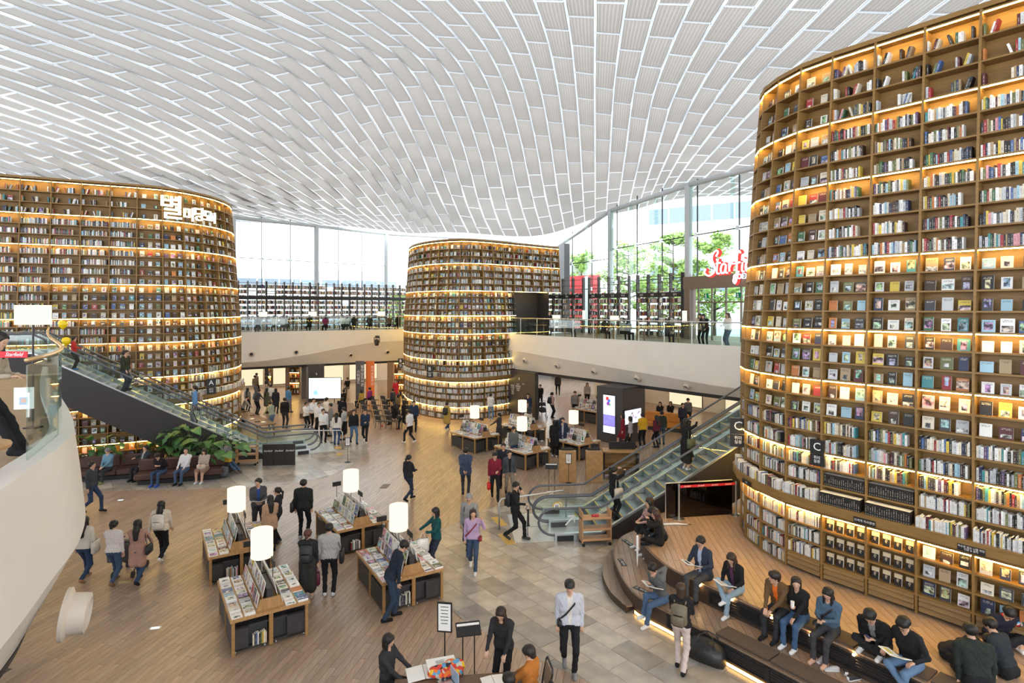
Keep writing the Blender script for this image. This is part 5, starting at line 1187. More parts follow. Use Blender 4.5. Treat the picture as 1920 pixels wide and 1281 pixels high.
def magtable(cx, cy, th, tname, seed, indiv=True, lampy=True, lbl=None):
    rr = random.Random(seed); rz = math.radians(th); L, Wd, H = 2.1, 1.55, .75
    root = tag(empty('magazine_table', (cx, cy, 0), rz), 'oak magazine table with black cabinets underneath, ' + tname, 'table', 'magazine display tables')
    MB().box((0, 0, H - .03), (L, Wd, .06)).build('table_top', OAKT, root)
    for x in (-L / 2 + .06, 0, L / 2 - .06):
        for y in (-Wd / 2 + .06, Wd / 2 - .06): MB().box((x, y, H / 2 - .03), (.06, .06, H - .06)).build('leg', WOOD, root)
    for y in (0,):
        for x in (-L / 2 + .06, L / 2 - .06): MB().box((x, y, H / 2), (.06, .08, H - .08)).build('end_leg', WOOD, root)
    for i, (x, y) in enumerate(((-.52, -.39), (.52, -.39), (-.52, .39), (.52, .39))):   # cabinets on casters
        d = (.92, .68, .48); z0 = .07; c = empty('cabinet', (x, y, 0), 0, root)
        if i in (1, 3):   # with a niche in the visible end
            b = MB(); b.box((-.04, 0, z0 + d[2] / 2), (d[0] - .1, d[1], d[2])); b.box((d[0] / 2 - .055, -d[1] * .28, z0 + d[2] / 2), (.11, d[1] * .44, d[2])) if i == 1 else b.box((d[0] / 2 - .055, d[1] * .2, z0 + d[2] / 2), (.11, d[1] * .6, d[2]))
            b.box((d[0] / 2 - .055, 0, z0 + .02), (.11, d[1], .04)); b.box((d[0] / 2 - .055, 0, z0 + d[2] - .02), (.11, d[1], .04)); b.build('carcass', DARK, c)
        else: MB().bbox((0, 0, z0 + d[2] / 2), d, .008).build('carcass', DARK, c)
        for sx_ in (-1, 1):
            for sy_ in (-1, 1): MB().tube([(sx_ * .4, sy_ * .28 - .015, .035), (sx_ * .4, sy_ * .28 + .015, .035)], .035, 10).build('caster', CASTER, c)
    # stepped rack
    rl_ = 1.86; rk = MB(); prof = [(-.27, H), (.27, H), (.20, H + .22), (-.20, H + .22)]
    for x in (-rl_ / 2, rl_ / 2 - .03): MB().slab([(x, y, z) for y, z in prof], (.03, 0, 0)).build('rack_end', OAKT, root)
    MB().box((0, 0, H + .2), (rl_ - .06, .12, .40)).build('rack_core', DARK, root)
    for y in (-.27, .27): MB().box((0, y, H + .02), (rl_, .025, .05)).build('rack_lip', WOOD, root)
    for y in (-.15, .15): MB().box((0, y, H + .235), (rl_ - .05, .025, .03)).build('rack_lip', WOOD, root)
    for (x, y, s) in ((-1.0, -.1, -1), (.35, .16, 1)):
        MB().box((x, y, H + .72), (.34 if s > 0 else .05, .02 if s > 0 else .26, .13)).build('sign_plate', INK, root); MB().tube([(x, y, H + .3), (x, y, H + .66)], .008, 6).build('sign_stem', DKMET, root)
    M = Matrix.Translation((cx, cy, 0)) @ Matrix.Rotation(rz, 4, 'Z')
    def mag(loc, sc, eul, lab, grp):
        nm, col = pick(rr, MAGP); col = tuple(min(.85, c) for c in col)
        if indiv:
            o = bpy.data.objects.new('magazine', ME_MAG); COL.objects.link(o); o.matrix_world = M @ Matrix.Translation(loc) @ eul.to_4x4() @ Matrix.Diagonal(sc + (1,)); o.color = col + (1,); tag(o, nm + ' ' + lab, 'magazine', grp)
        else:
            R3 = (M.to_3x3() @ eul); p = [(-.5, -.5, 0), (.5, -.5, 0), (.5, .5, 0), (-.5, .5, 0), (-.5, -.5, 1), (.5, -.5, 1), (.5, .5, 1), (-.5, .5, 1)]
            q = [R3 @ V(a[0] * sc[0], a[1] * sc[1], a[2] * sc[2]) + (M @ Vector(loc)) for a in p]; o = len(MS.v); MS.v += [tuple(k) for k in q]
            for f, mm in (((4, 5, 6, 7), 0), ((0, 1, 5, 4), 1), ((1, 2, 6, 5), 1), ((3, 0, 4, 7), 1)):
                MS.f.append(tuple(o + k for k in f)); MS.m.append(mm); MS.c.append(col + (rr.random(),))
                if mm == 0: MS.uv[len(MS.f) - 1] = [(0, 0), (1, 0), (1, 1), (0, 1)]
    for side in (-1, 1):
        sd = 'left' if side < 0 else 'right'
        for r in range(8):
            for c in range(2):
                x = -L / 2 + .15 + r * (L - .3) / 7; y = side * (.40 + c * .245) ; hgt = rr.choice((.012, .02, .035, .05))
                mag((x + rr.uniform(-.008, .008), y, H), (.205, .215, hgt), Matrix.Rotation(math.radians(90 if side < 0 else 90) + rr.uniform(-.04, .04), 3, 'Z'), 'magazine lying flat, %s row, %s column, %s half, %s' % (ORD[7 - r], 'inner' if c == 0 else 'outer', sd, lbl or tname), 'magazines lying on the display tables')
        for tier in range(2):
            for r in range(7):
                x = -rl_ / 2 + .16 + r * (rl_ - .32) / 6; y = side * ((.255, .135)[tier]); z = H + (.03, .255)[tier]
                # cover faces outwards, leaning back
                E = Matrix.Rotation(0 if side < 0 else math.pi, 3, 'Z') @ Matrix.Rotation(math.radians(78), 3, 'X')
                loc = M.inverted() @ (M @ V(x, y, z)); up = E @ V(0, .14, 0)
                mag((loc.x + up.x, loc.y + up.y, loc.z + up.z), (.22, .28, .012), E, 'magazine propped up, %s along the %s tier, %s side, %s' % (ORD[6 - r], 'lower' if tier == 0 else 'upper', sd, lbl or tname), 'magazines propped in the racks')
    if lampy: lamp((cx, cy, 0), 'glowing white drum lamp on the magazine table ' + tname, zb=H + .4)
    # books in the niches
    for k in range(9):
        nm, col = pick(rr); y = -.30 + .39 + (-.02) - k * .028
        loc = M @ V(1.02, -.10 - k * .03 + .0, .115)
        if indiv:
            o = bpy.data.objects.new('niche_book', ME_SPINE); COL.objects.link(o); o.location = loc; o.scale = (.024, .09, .24 + rr.uniform(-.03, .03)); o.rotation_euler = (0, 0, rz + math.radians(90)); o.color = col + (1,)
            tag(o, '%s book, %s in the black cabinet niche of table %s' % (nm, ORD[k], lbl or tname), 'book', 'books in the table cabinets')
    return root
magtable(-5.54, 13.0, -57, 'front one of the near four', 1, lbl='front lamp table')
magtable(-7.5, 15.97, -58, 'leftmost of the four near ones', 2, lbl='leftmost lamp table')
magtable(-4.86, 17.7, -55, 'behind the other three near ones', 3, lbl='rear lamp table')
magtable(-2.82, 14.6, -59, 'beside the stone floor', 4, lbl='stone-side lamp table')
magtable(-1.87, 29.4, -50, 'closest to the middle tower', 5, False)
magtable(.45, 26.4, -48, 'before the oak panels', 6, False)
magtable(.55, 31.2, -50, 'by the dark directory wall', 7, False)
magtable(2.94, 28.0, -48, 'beside the dark kiosk', 8, False)
magtable(5.0, 36.5, -50, 'deep under the right gallery', 9, False, False)
stuff(MS.build('far_magazines', [artmat('magazine_art_s', 'mag', False), PAPER]), 'small magazines on the far display tables', 'magazines')
# ================================================================ sofas, planting, carts, boards on the left
def sofa(a, c, label, depth=.85):
    a = V(a[0], a[1], 0); c = V(c[0], c[1], 0); t = (c - a).normalized(); L = (c - a).length; root = tag(empty('sofa', a, math.atan2(t.y, t.x)), label, 'sofa', 'brown leather sofas')
    MB().box((L / 2, .45, .08), (L - .2, .6, .16)).build('plinth', BLACK, root); n = max(1, round(L / 1.5))
    for k in range(n):
        smooth_by_angle(MB().bbox(((k + .5) * L / n, depth / 2, .32), (L / n - .01, depth, .22), .03).build('seat_cushion', LEATHER, root), 30)
        smooth_by_angle(MB().bbox(((k + .5) * L / n, depth - .1, .65), (L / n - .01, .2, .46), .04).build('back_cushion', LEATHER, root), 30)
    return root, a, t
s1 = sofa((-17.6, 23.35), (-14.6, 24.3), 'brown leather sofa with a man in blue and a man in a suit')
s2 = sofa((-14.85, 23.0), (-11.85, 23.95), 'brown leather sofa in front of the leafy plants')
MB().bbox((1.6, 0, 0), (1, 1, 1), .1)
LEAF = pm('leaf_green', (.045, .13, .03), .45, var=.4, scale=6); LEAF2 = pm('leaf_pale', (.10, .22, .06), .45, var=.3, scale=6); STEM = pm('stem_green', (.06, .09, .03), .6)
def leafmesh(w, l, fold=.15, lobes=0):
    b = MB(); n = 9; mid = []; A = []; B = []
    for i in range(n):
        t = i / (n - 1); ww = w * math.sin(math.pi * min(1, t * .93 + .07)) ** .7 * (1 - .35 * t); 
        if lobes and i % 2: ww *= .45
        z = -.35 * l * t * t + .1 * l * math.sin(math.pi * t); mid.append(V(0, t * l, z)); A.append(V(-ww, t * l - (.08 * l if t < .1 else 0), z + ww * fold)); B.append(V(ww, t * l - (.08 * l if t < .1 else 0), z + ww * fold))
    b.sheet([A, mid, B]); return b
def plant(p, label, n, size, seed, planter=None):
    rr = random.Random(seed); root = tag(empty('leafy_plant', p), label, 'plant', 'leafy plants behind the sofas')
    mes = [leafmesh(.17, .5).mesh('leaf_a', [LEAF], True), leafmesh(.2, .42).mesh('leaf_b', [LEAF2], True), leafmesh(.16, .5, lobes=1).mesh('leaf_c', [LEAF], True)]
    MB().bbox((0, 0, .25), planter or (.8, .5, .5), .02).build('planter', DARK, root); sm = MB()
    for k in range(n):
        a = rr.uniform(0, 6.28); el = rr.uniform(.2, 1.25); Ls = size * rr.uniform(.45, 1.0); base = V(rr.uniform(-.4, .4) * (planter or (.8,))[0] * .9, rr.uniform(-.15, .15), .5); d = V(math.cos(a) * math.cos(el), math.sin(a) * math.cos(el) * .6, math.sin(el)); tip = base + d * Ls
        sm.tube([base, lerp(base, tip, .5) + V(0, 0, .1 * Ls), tip], [.014, .011, .008], 5)
        o = obj('leaf', rr.choice(mes), root, tip); o.rotation_euler = (rr.uniform(-.5, .4), rr.uniform(-.4, .4), math.atan2(d.y, d.x) - math.pi / 2); k_ = rr.uniform(.7, 1.35); o.scale = (k_, k_, k_)
    sm.build('stems', STEM, root)
plant(AT(345, 868, 25.2) * 1 - V(0, 0, 0) if False else V(-14.0, 25.25, 0), 'large leafy green plant behind the sofa under the escalator', 70, 1.55, 1, (2.4, .6, .5))
plant(V(-12.6, 25.1, 0), 'broad leafed plant at the right end behind the sofa', 45, 1.35, 4, (1.2, .6, .5))
plant(V(-17.6, 24.7, 0), 'small leafy plant at the edge of the near gallery', 26, 1.2, 2)
BIRCH = pm('birch_ply', (.50, .29, .15), .5, var=.12, scale=3, stretch=(1, 1, 6))
def cart(p, rz, label, redbox=True, w=.62):
    root = tag(empty('book_cart', p, rz), label, 'cart', 'wooden book carts')
    for x in (-w / 2, w / 2): MB().bbox((x, 0, .57), (.03, .42, .94), .01).build('side_panel', BIRCH, root)
    for z in (.18, .48, .80): MB().box((0, 0, z), (w - .03, .4, .025)).build('shelf', BIRCH, root); MB().box((0, -.19, z + .03), (w - .03, .015, .05)).build('shelf_lip', BIRCH, root)
    for x in (-w / 2 - .03, w / 2 + .03): MB().tube([(x, -.18, .82), (x * 1.2, -.2, .93), (x * 1.2, .2, .93), (x, .18, .82)], .012, 6).build('handle', DKMET, root)
    for x in (-w / 2 + .03, w / 2 - .03):
        for y in (-.17, .17): MB().tube([(x, y - .015, .05), (x, y + .015, .05)], .05, 12).build('wheel', DKMET, root)
    if redbox: o = MB().bbox((0, 0, .03), (.2, .12, .06), .005).build('return_box', pm('box_red', (.45, .04, .06), .5), None, loc=V(p[0], p[1], .815)); o.rotation_euler = (0, 0, rz); tag(o, 'small red box on top of the book cart ' + label.split('cart ')[-1], 'box')
cart(G(1116, 1020), math.radians(8), 'wooden book cart beside the escalator and the stepped deck', w=.86)
cart(G(463, 872), math.radians(10), 'wooden book cart left of the dark standing boards', w=.85)
# dark standing boards with script
bd = tag(empty('barrier_board', G(523, 873), math.radians(6)), 'three dark standing boards with white script before the escalator', 'barrier')
for k in range(3): MB().box((-.47 + k * .47, 0, .48), (.46, .05, .94)).build('panel', pm('board_dark', (.022, .016, .014), .5), bd); text('lettering', 'Starfield', .11, INKW, bd, (-.47 + k * .47, -.03, .66), (math.radians(90), 0, 0), .002, shear=.4)
# stanchion barrier at the deck
def stanchion(p, label):
    r_ = tag(empty('stanchion', p), label, 'stanchion', 'chrome stanchions'); smooth_by_angle(MB().lathe([(.17, 0), (.17, .015), (.03, .04), (.03, .93), (.036, .93), (.036, 1.0), (0, 1.0)], n=18).build('post', STEEL, r_), 40)
pa, pb = G(1273, 973, DZ), G(1380, 966, DZ); stanchion(pa, 'chrome stanchion left end of the red belt on the deck'); stanchion(pb, 'chrome stanchion right end of the red belt by the tall tower')
t = (pb - pa).normalized(); bl = tag(empty('barrier_belt', (pa + pb) / 2, math.atan2(t.y, t.x)), 'red belt with white script between two chrome stanchions', 'belt'); L_ = (pb - pa).length
MB().box((0, 0, .93), (L_ - .06, .006, .075)).build('webbing', pm('belt_red', (.55, .015, .03), .6), bl)
for k in range(4): text('lettering', 'Starfield', .06, INKW, bl, (-L_ * .36 + k * L_ * .24, -.005, .93), (math.radians(90), 0, 0), .0008, shear=.4)
gb = tag(empty('glass_barrier', G(1250, 975, DZ) + V(0, .12, 0), math.atan2(t.y, t.x)), 'low smoked glass barrier behind the red belt', 'barrier'); MB().box((1.05, 0, .5), (2.1, .02, 1.0)).build('pane', glassmat('smoked_glass', (.18, .16, .17)), gb)
MB().tube([(0, 0, 0), (0, 0, 1.02), (2.1, 0, 1.02)], .018, 8).build('rail', STEEL, gb)
# chrome guide rails at the foot of the escalators
def guide(pts, label): r_ = tag(MB().tube([V(*p) for p in pts], .025, 8).build('guide_rail', STEEL, None, smooth=True), label, 'rail')
g1 = G(936, 993); guide([g1, g1 + V(0, 0, .85), g1 + V(.08, .05, .95), g1 + V(2.1, .9, .95), g1 + V(2.2, .95, .85), g1 + V(2.2, .95, 0)], 'chrome guide rail at the foot of the right escalator')
g1 = G(982, 1007); guide([g1, g1 + V(0, 0, .7), g1 + V(.12, .1, .7), g1 + V(.12, .1, 0)], 'short chrome hoop on the landing of the right escalator')
g1 = G(642, 843); guide([g1, g1 + V(0, 0, .85), g1 + V(-.1, .0, .95), g1 + V(-3.6, -.2, .95), g1 + V(-3.7, -.2, .0)], 'chrome guide rail at the foot of the left escalator')
TACT = pm('tactile_yellow', (.62, .40, .10), .6)
for i, (x, y, lb) in enumerate(((936, 978, 'yellow tactile floor pad left of the right escalator landing'), (950, 1011, 'yellow tactile floor pad nearest the walking man with umbrella'), (634, 840, 'yellow tactile floor pad upper one at the left escalator'), (637, 852, 'yellow tactile floor pad lower one at the left escalator'))):
    o = tag(empty('tactile_pad', G(x, y), math.radians(20)), lb, 'floor pad'); MB().box((0, 0, .004), (.3, .85 if y > 900 else .4, .006)).build('base', TACT, o)
    for k in range(4): MB().box((-.105 + k * .07, 0, .009), (.03, .8 if y > 900 else .36, .006)).build('ridge', TACT, o)
# small notice stands
def notice(p, rz, h, w, hh, label, black=True):
    r_ = tag(empty('notice_stand', p, rz), label, 'sign stand'); MB().lathe([(.14, 0), (.14, .012), (.012, .02), (.012, h)], n=14).build('stand', DKMET, r_); MB().box((0, -.01, h + hh / 2), (w, .025, hh)).build('frame', BLACK, r_); MB().box((0, -.024, h + hh / 2), (w - .05, .004, hh - .06)).build('sheet', PAPER, r_)
    for k in range(6): MB().box((0, -.0265, h + hh * (.85 - .11 * k)), (w * (.55 - .05 * (k % 3)), .001, .012)).build('print_line', INK, r_)
notice(G(652, 905 - 38), math.radians(5), .75, .22, .38, 'black framed notice stand in front of the dark boards'); notice(G(622, 830), math.radians(5), .8, .2, .36, 'black framed notice stand behind the escalator rail')
notice(G(1066, 905), math.radians(-10), .75, .24, .42, 'black framed notice stand between two oak panels'); notice(G(834, 1292), math.radians(-8), 1.05, .28, .55, 'black framed notice stand at the near reading desk')
def podium(p, rz, label): r_ = tag(empty('lectern_stand', p, rz), label, 'stand'); M_ = Matrix.Rotation(.5, 3, 'X'); MB().box((0, 0, 1.02), (.46, .28, .025), M=M_).build('tray', INK, r_); MB().box((0, .05, 1.075), (.42, .04, .02), M=M_).build('sheet', PAPER, r_); [MB().tube([(x, .03, .0), (x, .03, 1.0)], .012, 6).build('leg', DKMET, r_) for x in (-.1, .12)]
podium(G(1034, 925), math.radians(-5), 'black lectern stand left of the oak panels'); podium(G(878, 1282), math.radians(12), 'black lectern stand behind the near reading desk')
for i, x in enumerate((1064, 1114)):
    p = G(x, 903); r_ = tag(empty('oak_panel', p, math.radians(-2)), ('left' if i == 0 else 'right') + ' of the two upright oak search panels by the escalator', 'panel'); MB().bbox((0, 0, .62), (.68, .3, 1.24), .01).build('body', OAKT, r_); MB().box((0, .1, 1.27), (.5, .06, .1)).build('screen_top', INK, r_)
p = G(1164, 897); r_ = tag(empty('display_counter', p, math.radians(-2)), 'oak display counter with a glass front behind the escalator', 'counter'); MB().box((0, .2, 1.1), (1.45, .7, .05)).build('top', OAKT, r_); MB().box((0, .45, .55), (1.4, .04, 1.05)).build('back', WOOD, r_)
for x in (-.7, .7): MB().box((x, .2, .55), (.05, .7, 1.1)).build('side', DKMET, r_)
MB().box((0, .2, .5), (1.35, .55, .03)).build('shelf', WOOD, r_); MB().box((.1, .3, 1.28), (1.1, .04, .3)).build('screen', INK, r_)
# dark kiosk with lit poster and monitor
def poster_mat(name, e):
    m = bpy.data.materials.new(name); m.use_nodes = True; n = m.node_tree.nodes; l = m.node_tree.links; n.remove(n['Principled BSDF'])
    t = n.new('ShaderNodeTexCoord'); sp = n.new('ShaderNodeSeparateXYZ'); l.new(t.outputs['Generated'], sp.inputs[0]); r = n.new('ShaderNodeValToRGB'); r.color_ramp.interpolation = 'CONSTANT'
    els = r.color_ramp.elements; els[0].color = (.8, .85, .95, 1); els[1].position = .18; els[1].color = (.16, .08, .5, 1)
    for p_, c_ in ((.2, (.25, .22, .6, 1)), (.48, (.8, .85, .95, 1))): k = els.new(p_); k.color = c_
    no = n.new('ShaderNodeTexNoise'); no.inputs['Scale'].default_value = 9; l.new(t.outputs['Generated'], no.inputs['Vector']); l.new(sp.outputs['Z'], r.inputs[0])
    mx = n.new('ShaderNodeMix'); mx.data_type = 'RGBA'; mx.blend_type = 'OVERLAY'; mx.inputs[0].default_value = .5; l.new(r.outputs[0], mx.inputs[6]); l.new(no.outputs[0], mx.inputs[7])
    em = n.new('ShaderNodeEmission'); em.inputs[1].default_value = e; l.new(mx.outputs[2], em.inputs[0]); l.new(em.outputs[0], n['Material Output'].inputs[0]); return m
ka = G(1119, 826); kb = G(1167, 836); t = (kb - ka).normalized(); L_ = (kb - ka).length; kr = math.atan2(t.y, t.x); k_ = tag(empty('kiosk', ka, kr), 'dark charcoal kiosk with a glowing poster and a monitor', 'kiosk')
MB().box((L_ / 2, 1.0, 1.45), (L_, 2.0, 2.9)).build('body', DG, k_); MB().box((L_ * .5, -.02, 1.5), (.74, .03, 1.95)).build('poster_screen', poster_mat('poster_picture', 1.3), k_); MB().box((L_ * .5, -.005, 1.5), (.82, .02, 2.05)).build('poster_frame', BLACK, k_)
for (dx, dz, rad, colr) in ((-.1, 2.3, .1, (.75, .05, .05)), (.0, 2.2, .09, (.05, .2, .6)), (-.05, 2.05, .1, (.3, .05, .4)), (.05, 2.0, .06, (.1, .4, .15))): MB().lathe([(0, 0), (rad, 0), (rad, .006), (0, .006)], c=(L_ * .5 + dx, -.036, dz), n=16, M=Matrix.Rotation(math.radians(90), 3, 'X')).build('poster_dot', emat('dot%d' % int(dz * 100), colr, 1.2), k_)
MB().box((L_ + .02, .85, 1.4), (.05, 1.5, .78)).build('monitor_frame', BLACK, k_); MB().box((L_ + .05, .85, 1.4), (.02, 1.42, .7)).build('monitor_picture', emat('monitor_white', (.85, .88, 1), 1.0), k_)
mk = MB(); rr = random.Random(2)
for q in range(11): y = .3 + rr.random() * 1.1; z = 1.15 + rr.random() * .45; mk.tube([(L_ + .062, y, z), (L_ + .062, y + rr.uniform(-.15, .15), z + rr.uniform(-.12, .12)), (L_ + .062, y + rr.uniform(-.2, .2), z + rr.uniform(-.1, .1))], .012, 4)
mk.build('drawing', pm('draw_magenta', (.5, .05, .3), .6), k_)
# orange bench and reading table under the right gallery
r_ = tag(empty('orange_bench', G(1214, 806), math.radians(-30)), 'orange leather bench under the right gallery', 'bench'); OR = pm('leather_orange', (.55, .24, .05), .5, var=.1); smooth_by_angle(MB().bbox((.9, .35, .33), (2.6, .7, .25), .04).build('seat', OR, r_), 30); smooth_by_angle(MB().bbox((.9, .65, .7), (2.6, .2, .55), .05).build('back', OR, r_), 30); MB().box((.9, .35, .1), (2.4, .5, .2)).build('plinth', DARK, r_)
# ================================================================ audience chairs in front of the stage
CH = pm('chair_mesh', (.03, .034, .04), .6); 
def chair_proto():
    r_ = empty('audience_chair'); tag(r_, 'black mesh audience chair', 'chair')
    smooth_by_angle(MB().bbox((0, 0, .44), (.46, .44, .04), .015).build('seat', CH, r_), 30); b = MB(); b.sheet([[V(x, .2 + .02 * abs(x) * 4 + (z - .5) * .12, z) for x in (-.22, -.1, 0, .1, .22)] for z in (.52, .6, .68, .76)]); b.build('backrest', CH, r_, smooth=True)
    for x in (-.21, .21):
        MB().tube([(x, -.2, 0), (x, -.18, .44)], .013, 6).build('leg', DKMET, r_); MB().tube([(x, .25, 0), (x, .2, .44), (x, .24, .77)], .013, 6).build('leg', DKMET, r_)
    return r_
cp = chair_proto(); first = True
rown = ['first', 'second', 'third', 'fourth', 'fifth']
for r in range(5):
    for c in range(5):
        px, py = 682 + c * 20 - r * 2 + (r * 5), 762 + r * 10.5 - c * .2
        if (r, c) in ((4, 0), (0, 0), (3, 0)): continue
        o = cp if first else copy_tree(cp); first = False; o.location = G(px, py); o.rotation_euler = (0, 0, math.radians(148)); o['label'] = 'black mesh chair, %s row from the stage, %s from the stage side' % (rown[r], rown[c]); o['category'] = 'chair'; o['group'] = 'audience chairs before the stage'
o = tag(MB().lathe([(.035, 0), (.045, .12), (.0, .12)], n=12).build('paper_cup', pm('cup_red', (.5, .04, .03), .6), None, loc=G(716, 801)), 'red paper cup on the floor beside the chairs', 'cup')
# long reading table left of the stage
def longtable(a, c, z0, label, w=.8, h=.74, lamps=(), mat=None, shade=True, parent=None):
    a = V(a[0], a[1], z0); c = V(c[0], c[1], z0); t = (c - a).normalized(); L = (c - a).length; r_ = tag(empty('reading_table', a, math.atan2(t.y, t.x)), label, 'table', 'long reading tables')
    MB().box((L / 2, 0, h), (L, w, .05)).build('table_top', mat or WOOD, r_)
    for x in (.15, L / 2, L - .15):
        for y in (-w / 2 + .06, w / 2 - .06): MB().box((x, y, h / 2), (.06, .06, h)).build('leg', WOOD, r_)
    return r_
a, c = G(438, 768, .74), G(500, 797, .74); longtable((a.x, a.y), (c.x, c.y), 0, 'dark wooden catalogue table among the people left of the stage', 1.0, mat=pm('table_amber', (.16, .09, .035), .35))
rr = random.Random(5)
for k in range(7):
    p = lerp(a, c, (k + .5) / 7) + V(rr.uniform(-.3, .3), rr.uniform(-.3, .3), .03); o = MB().box((0, 0, .012), (.26, .19, .024)).build('tablet_book', INK if k % 2 else PAPER, None, loc=p); o.rotation_euler = (0, 0, rr.uniform(0, 3)); tag(o, '%s thin book lying on the catalogue table, %s from the far end' % ('black' if k % 2 else 'white', ORD[k]), 'book', 'books on the catalogue table')
# ================================================================ gallery reading tables with box lamps
GL = emat('gallery_lamp', (1, .87, .62), 1.25)
def boxlamp(p, label, w=.55, d=.2, h=.32, z=.5): r_ = tag(empty('box_lamp', p), label, 'lamp', 'box shade lamps on the galleries'); MB().box((0, 0, z + h / 2), (w, d, h)).build('shade', GL, r_); MB().tube([(0, 0, 0), (0, 0, z + .02)], .015, 6).build('stem', DKMET, r_); MB().box((0, 0, .01), (.2, .16, .02)).build('base', DKMET, r_)
def edgeY(px): return lerp(40.9, 47.3, (px - 415) / 340)
for i, (x0, x1) in enumerate(((440, 545), (552, 650), (660, 748))):
    a, c = PX(x0, edgeY(x0) + 2.2), PX(x1, edgeY(x1) + 2.2); longtable(a, c, Z2, 'long reading table on the back gallery, ' + ('beside the left tower', 'middle one', 'beside the middle tower')[i])
for i, x in enumerate((493, 586, 715)): p = AT(x, 583, edgeY(x) + 2.2); boxlamp(V(p.x, p.y, Z2 + .765), 'glowing box lamp on the back gallery table, ' + ('nearest the left tower', 'in the middle', 'nearest the middle tower')[i], h=.36, w=.58)
def edgeYR(x): k = (x - 960) / FPX; return 1.225 * 1 and (39.0 + .4 * (-.0)) / 1 if False else (39 - 1.235 * (-.4) * -1) if False else None
def onright(x, off):
    k = (x - 960) / FPX; a = V(-.4, 39.0, 0); t = V(7.45, -9.2, 0).normalized(); n = V(-t.y, t.x, 0); a = a + n * off; s = (k * a.y - a.x) / (t.x - k * t.y); return a + t * s
for i, (x0, x1) in enumerate(((1010, 1130), (1140, 1270))):
    a, c = onright(x0, 2.6), onright(x1, 2.6); longtable((a.x, a.y), (c.x, c.y), Z2, 'long reading table on the right gallery, ' + ('near the middle tower', 'near the entrance')[i])
for i, (x, w, d, h) in enumerate(((1043, .5, .2, .3), (1094.5, .16, .16, .62), (1152, .5, .2, .3), (1283.5, .2, .2, .62))):
    p = onright(x, 2.6); boxlamp(V(p.x, p.y, Z2 + .765), 'glowing lamp on the right gallery table, ' + ('nearest the middle tower', 'slim tall one by the middle tower', 'wide one before the middle bookcase', 'slim tall one by the entrance')[i], w, d, h, .38)
# ================================================================ near-left gallery furniture
rln = railing('glass_railing', [PN[i] for i in range(16, len(PN))], [NN[i] for i in range(16, len(PN))], None, h=1.12, every=1.5, rail=.026, railmat=pm('brass_rail', (.55, .38, .2), .3, .6), post=False); tag(rln, 'near glass railing with a wooden handrail at the left edge', 'railing')
pg = V(-5.55, 6.35, 6.0); o = MB().box((0, 0, 0), (.19, .006, .25)).build('notice_sheet', PAPER, None, loc=AT(45, 747, 6.75)); o.rotation_euler = (0, 0, math.radians(20)); tag(o, 'white notice sheet with a portrait stuck on the near glass railing', 'notice'); MB().box((0, -.005, -.03), (.085, .004, .085)).build('portrait', pm('portrait_blue', (.35, .45, .6), .6), o); MB().lathe([(0, 0), (.025, 0), (.025, .003), (0, .003)], c=(0, -.009, -.025), n=12, M=Matrix.Rotation(math.radians(90), 3, 'X')).build('portrait_face', pm('portrait_face', (.6, .4, .3), .6), o)
lp = AT(62, 590, 9.3); boxlamp(V(lp.x, lp.y, Z2), 'large glowing lamp shade beyond the near glass railing', .44, .2, .31, lp.z - Z2 - .16)
tb = AT(-52, 835, 5.9); r_ = tag(empty('round_table', (tb.x, tb.y, Z2)), 'round wooden table cut by the picture edge on the near gallery', 'table'); smooth_by_angle(MB().lathe([(0, tb.z - Z2 - .05), (.30, tb.z - Z2 - .05), (.31, tb.z - Z2 - .02), (.30, tb.z - Z2), (0, tb.z - Z2)], n=32).build('table_top', OAKT, r_), 40); MB().lathe([(.2, 0), (.2, .02), (.03, .03), (.03, tb.z - Z2 - .05)], n=16).build('pedestal', DKMET, r_)
# floor inlets
for i, (x, y, lb) in enumerate(((226, 938, 'small lit floor box near the sofas'), (291, 1178, 'small lit floor box in the near wood floor'))):
    o = tag(empty('floor_box', G(x, y), math.radians(12)), lb, 'floor box'); MB().box((0, 0, .002), (.24, .12, .004)).build('frame', STEEL, o); MB().box((0, 0, .0045), (.17, .085, .002)).build('glass', emat('floorbox_glow', (.8, .9, 1), 1.6), o)
o = tag(MB().prism([(p.x, p.y) for p in (G(711, 916), G(725, 916), G(733, 908), G(719, 908))], .001, .006).build('floor_hatch', pm('hatch', (.13, .09, .075), .5), None), 'dark floor hatch in the wood floor behind the rear lamp table', 'hatch')
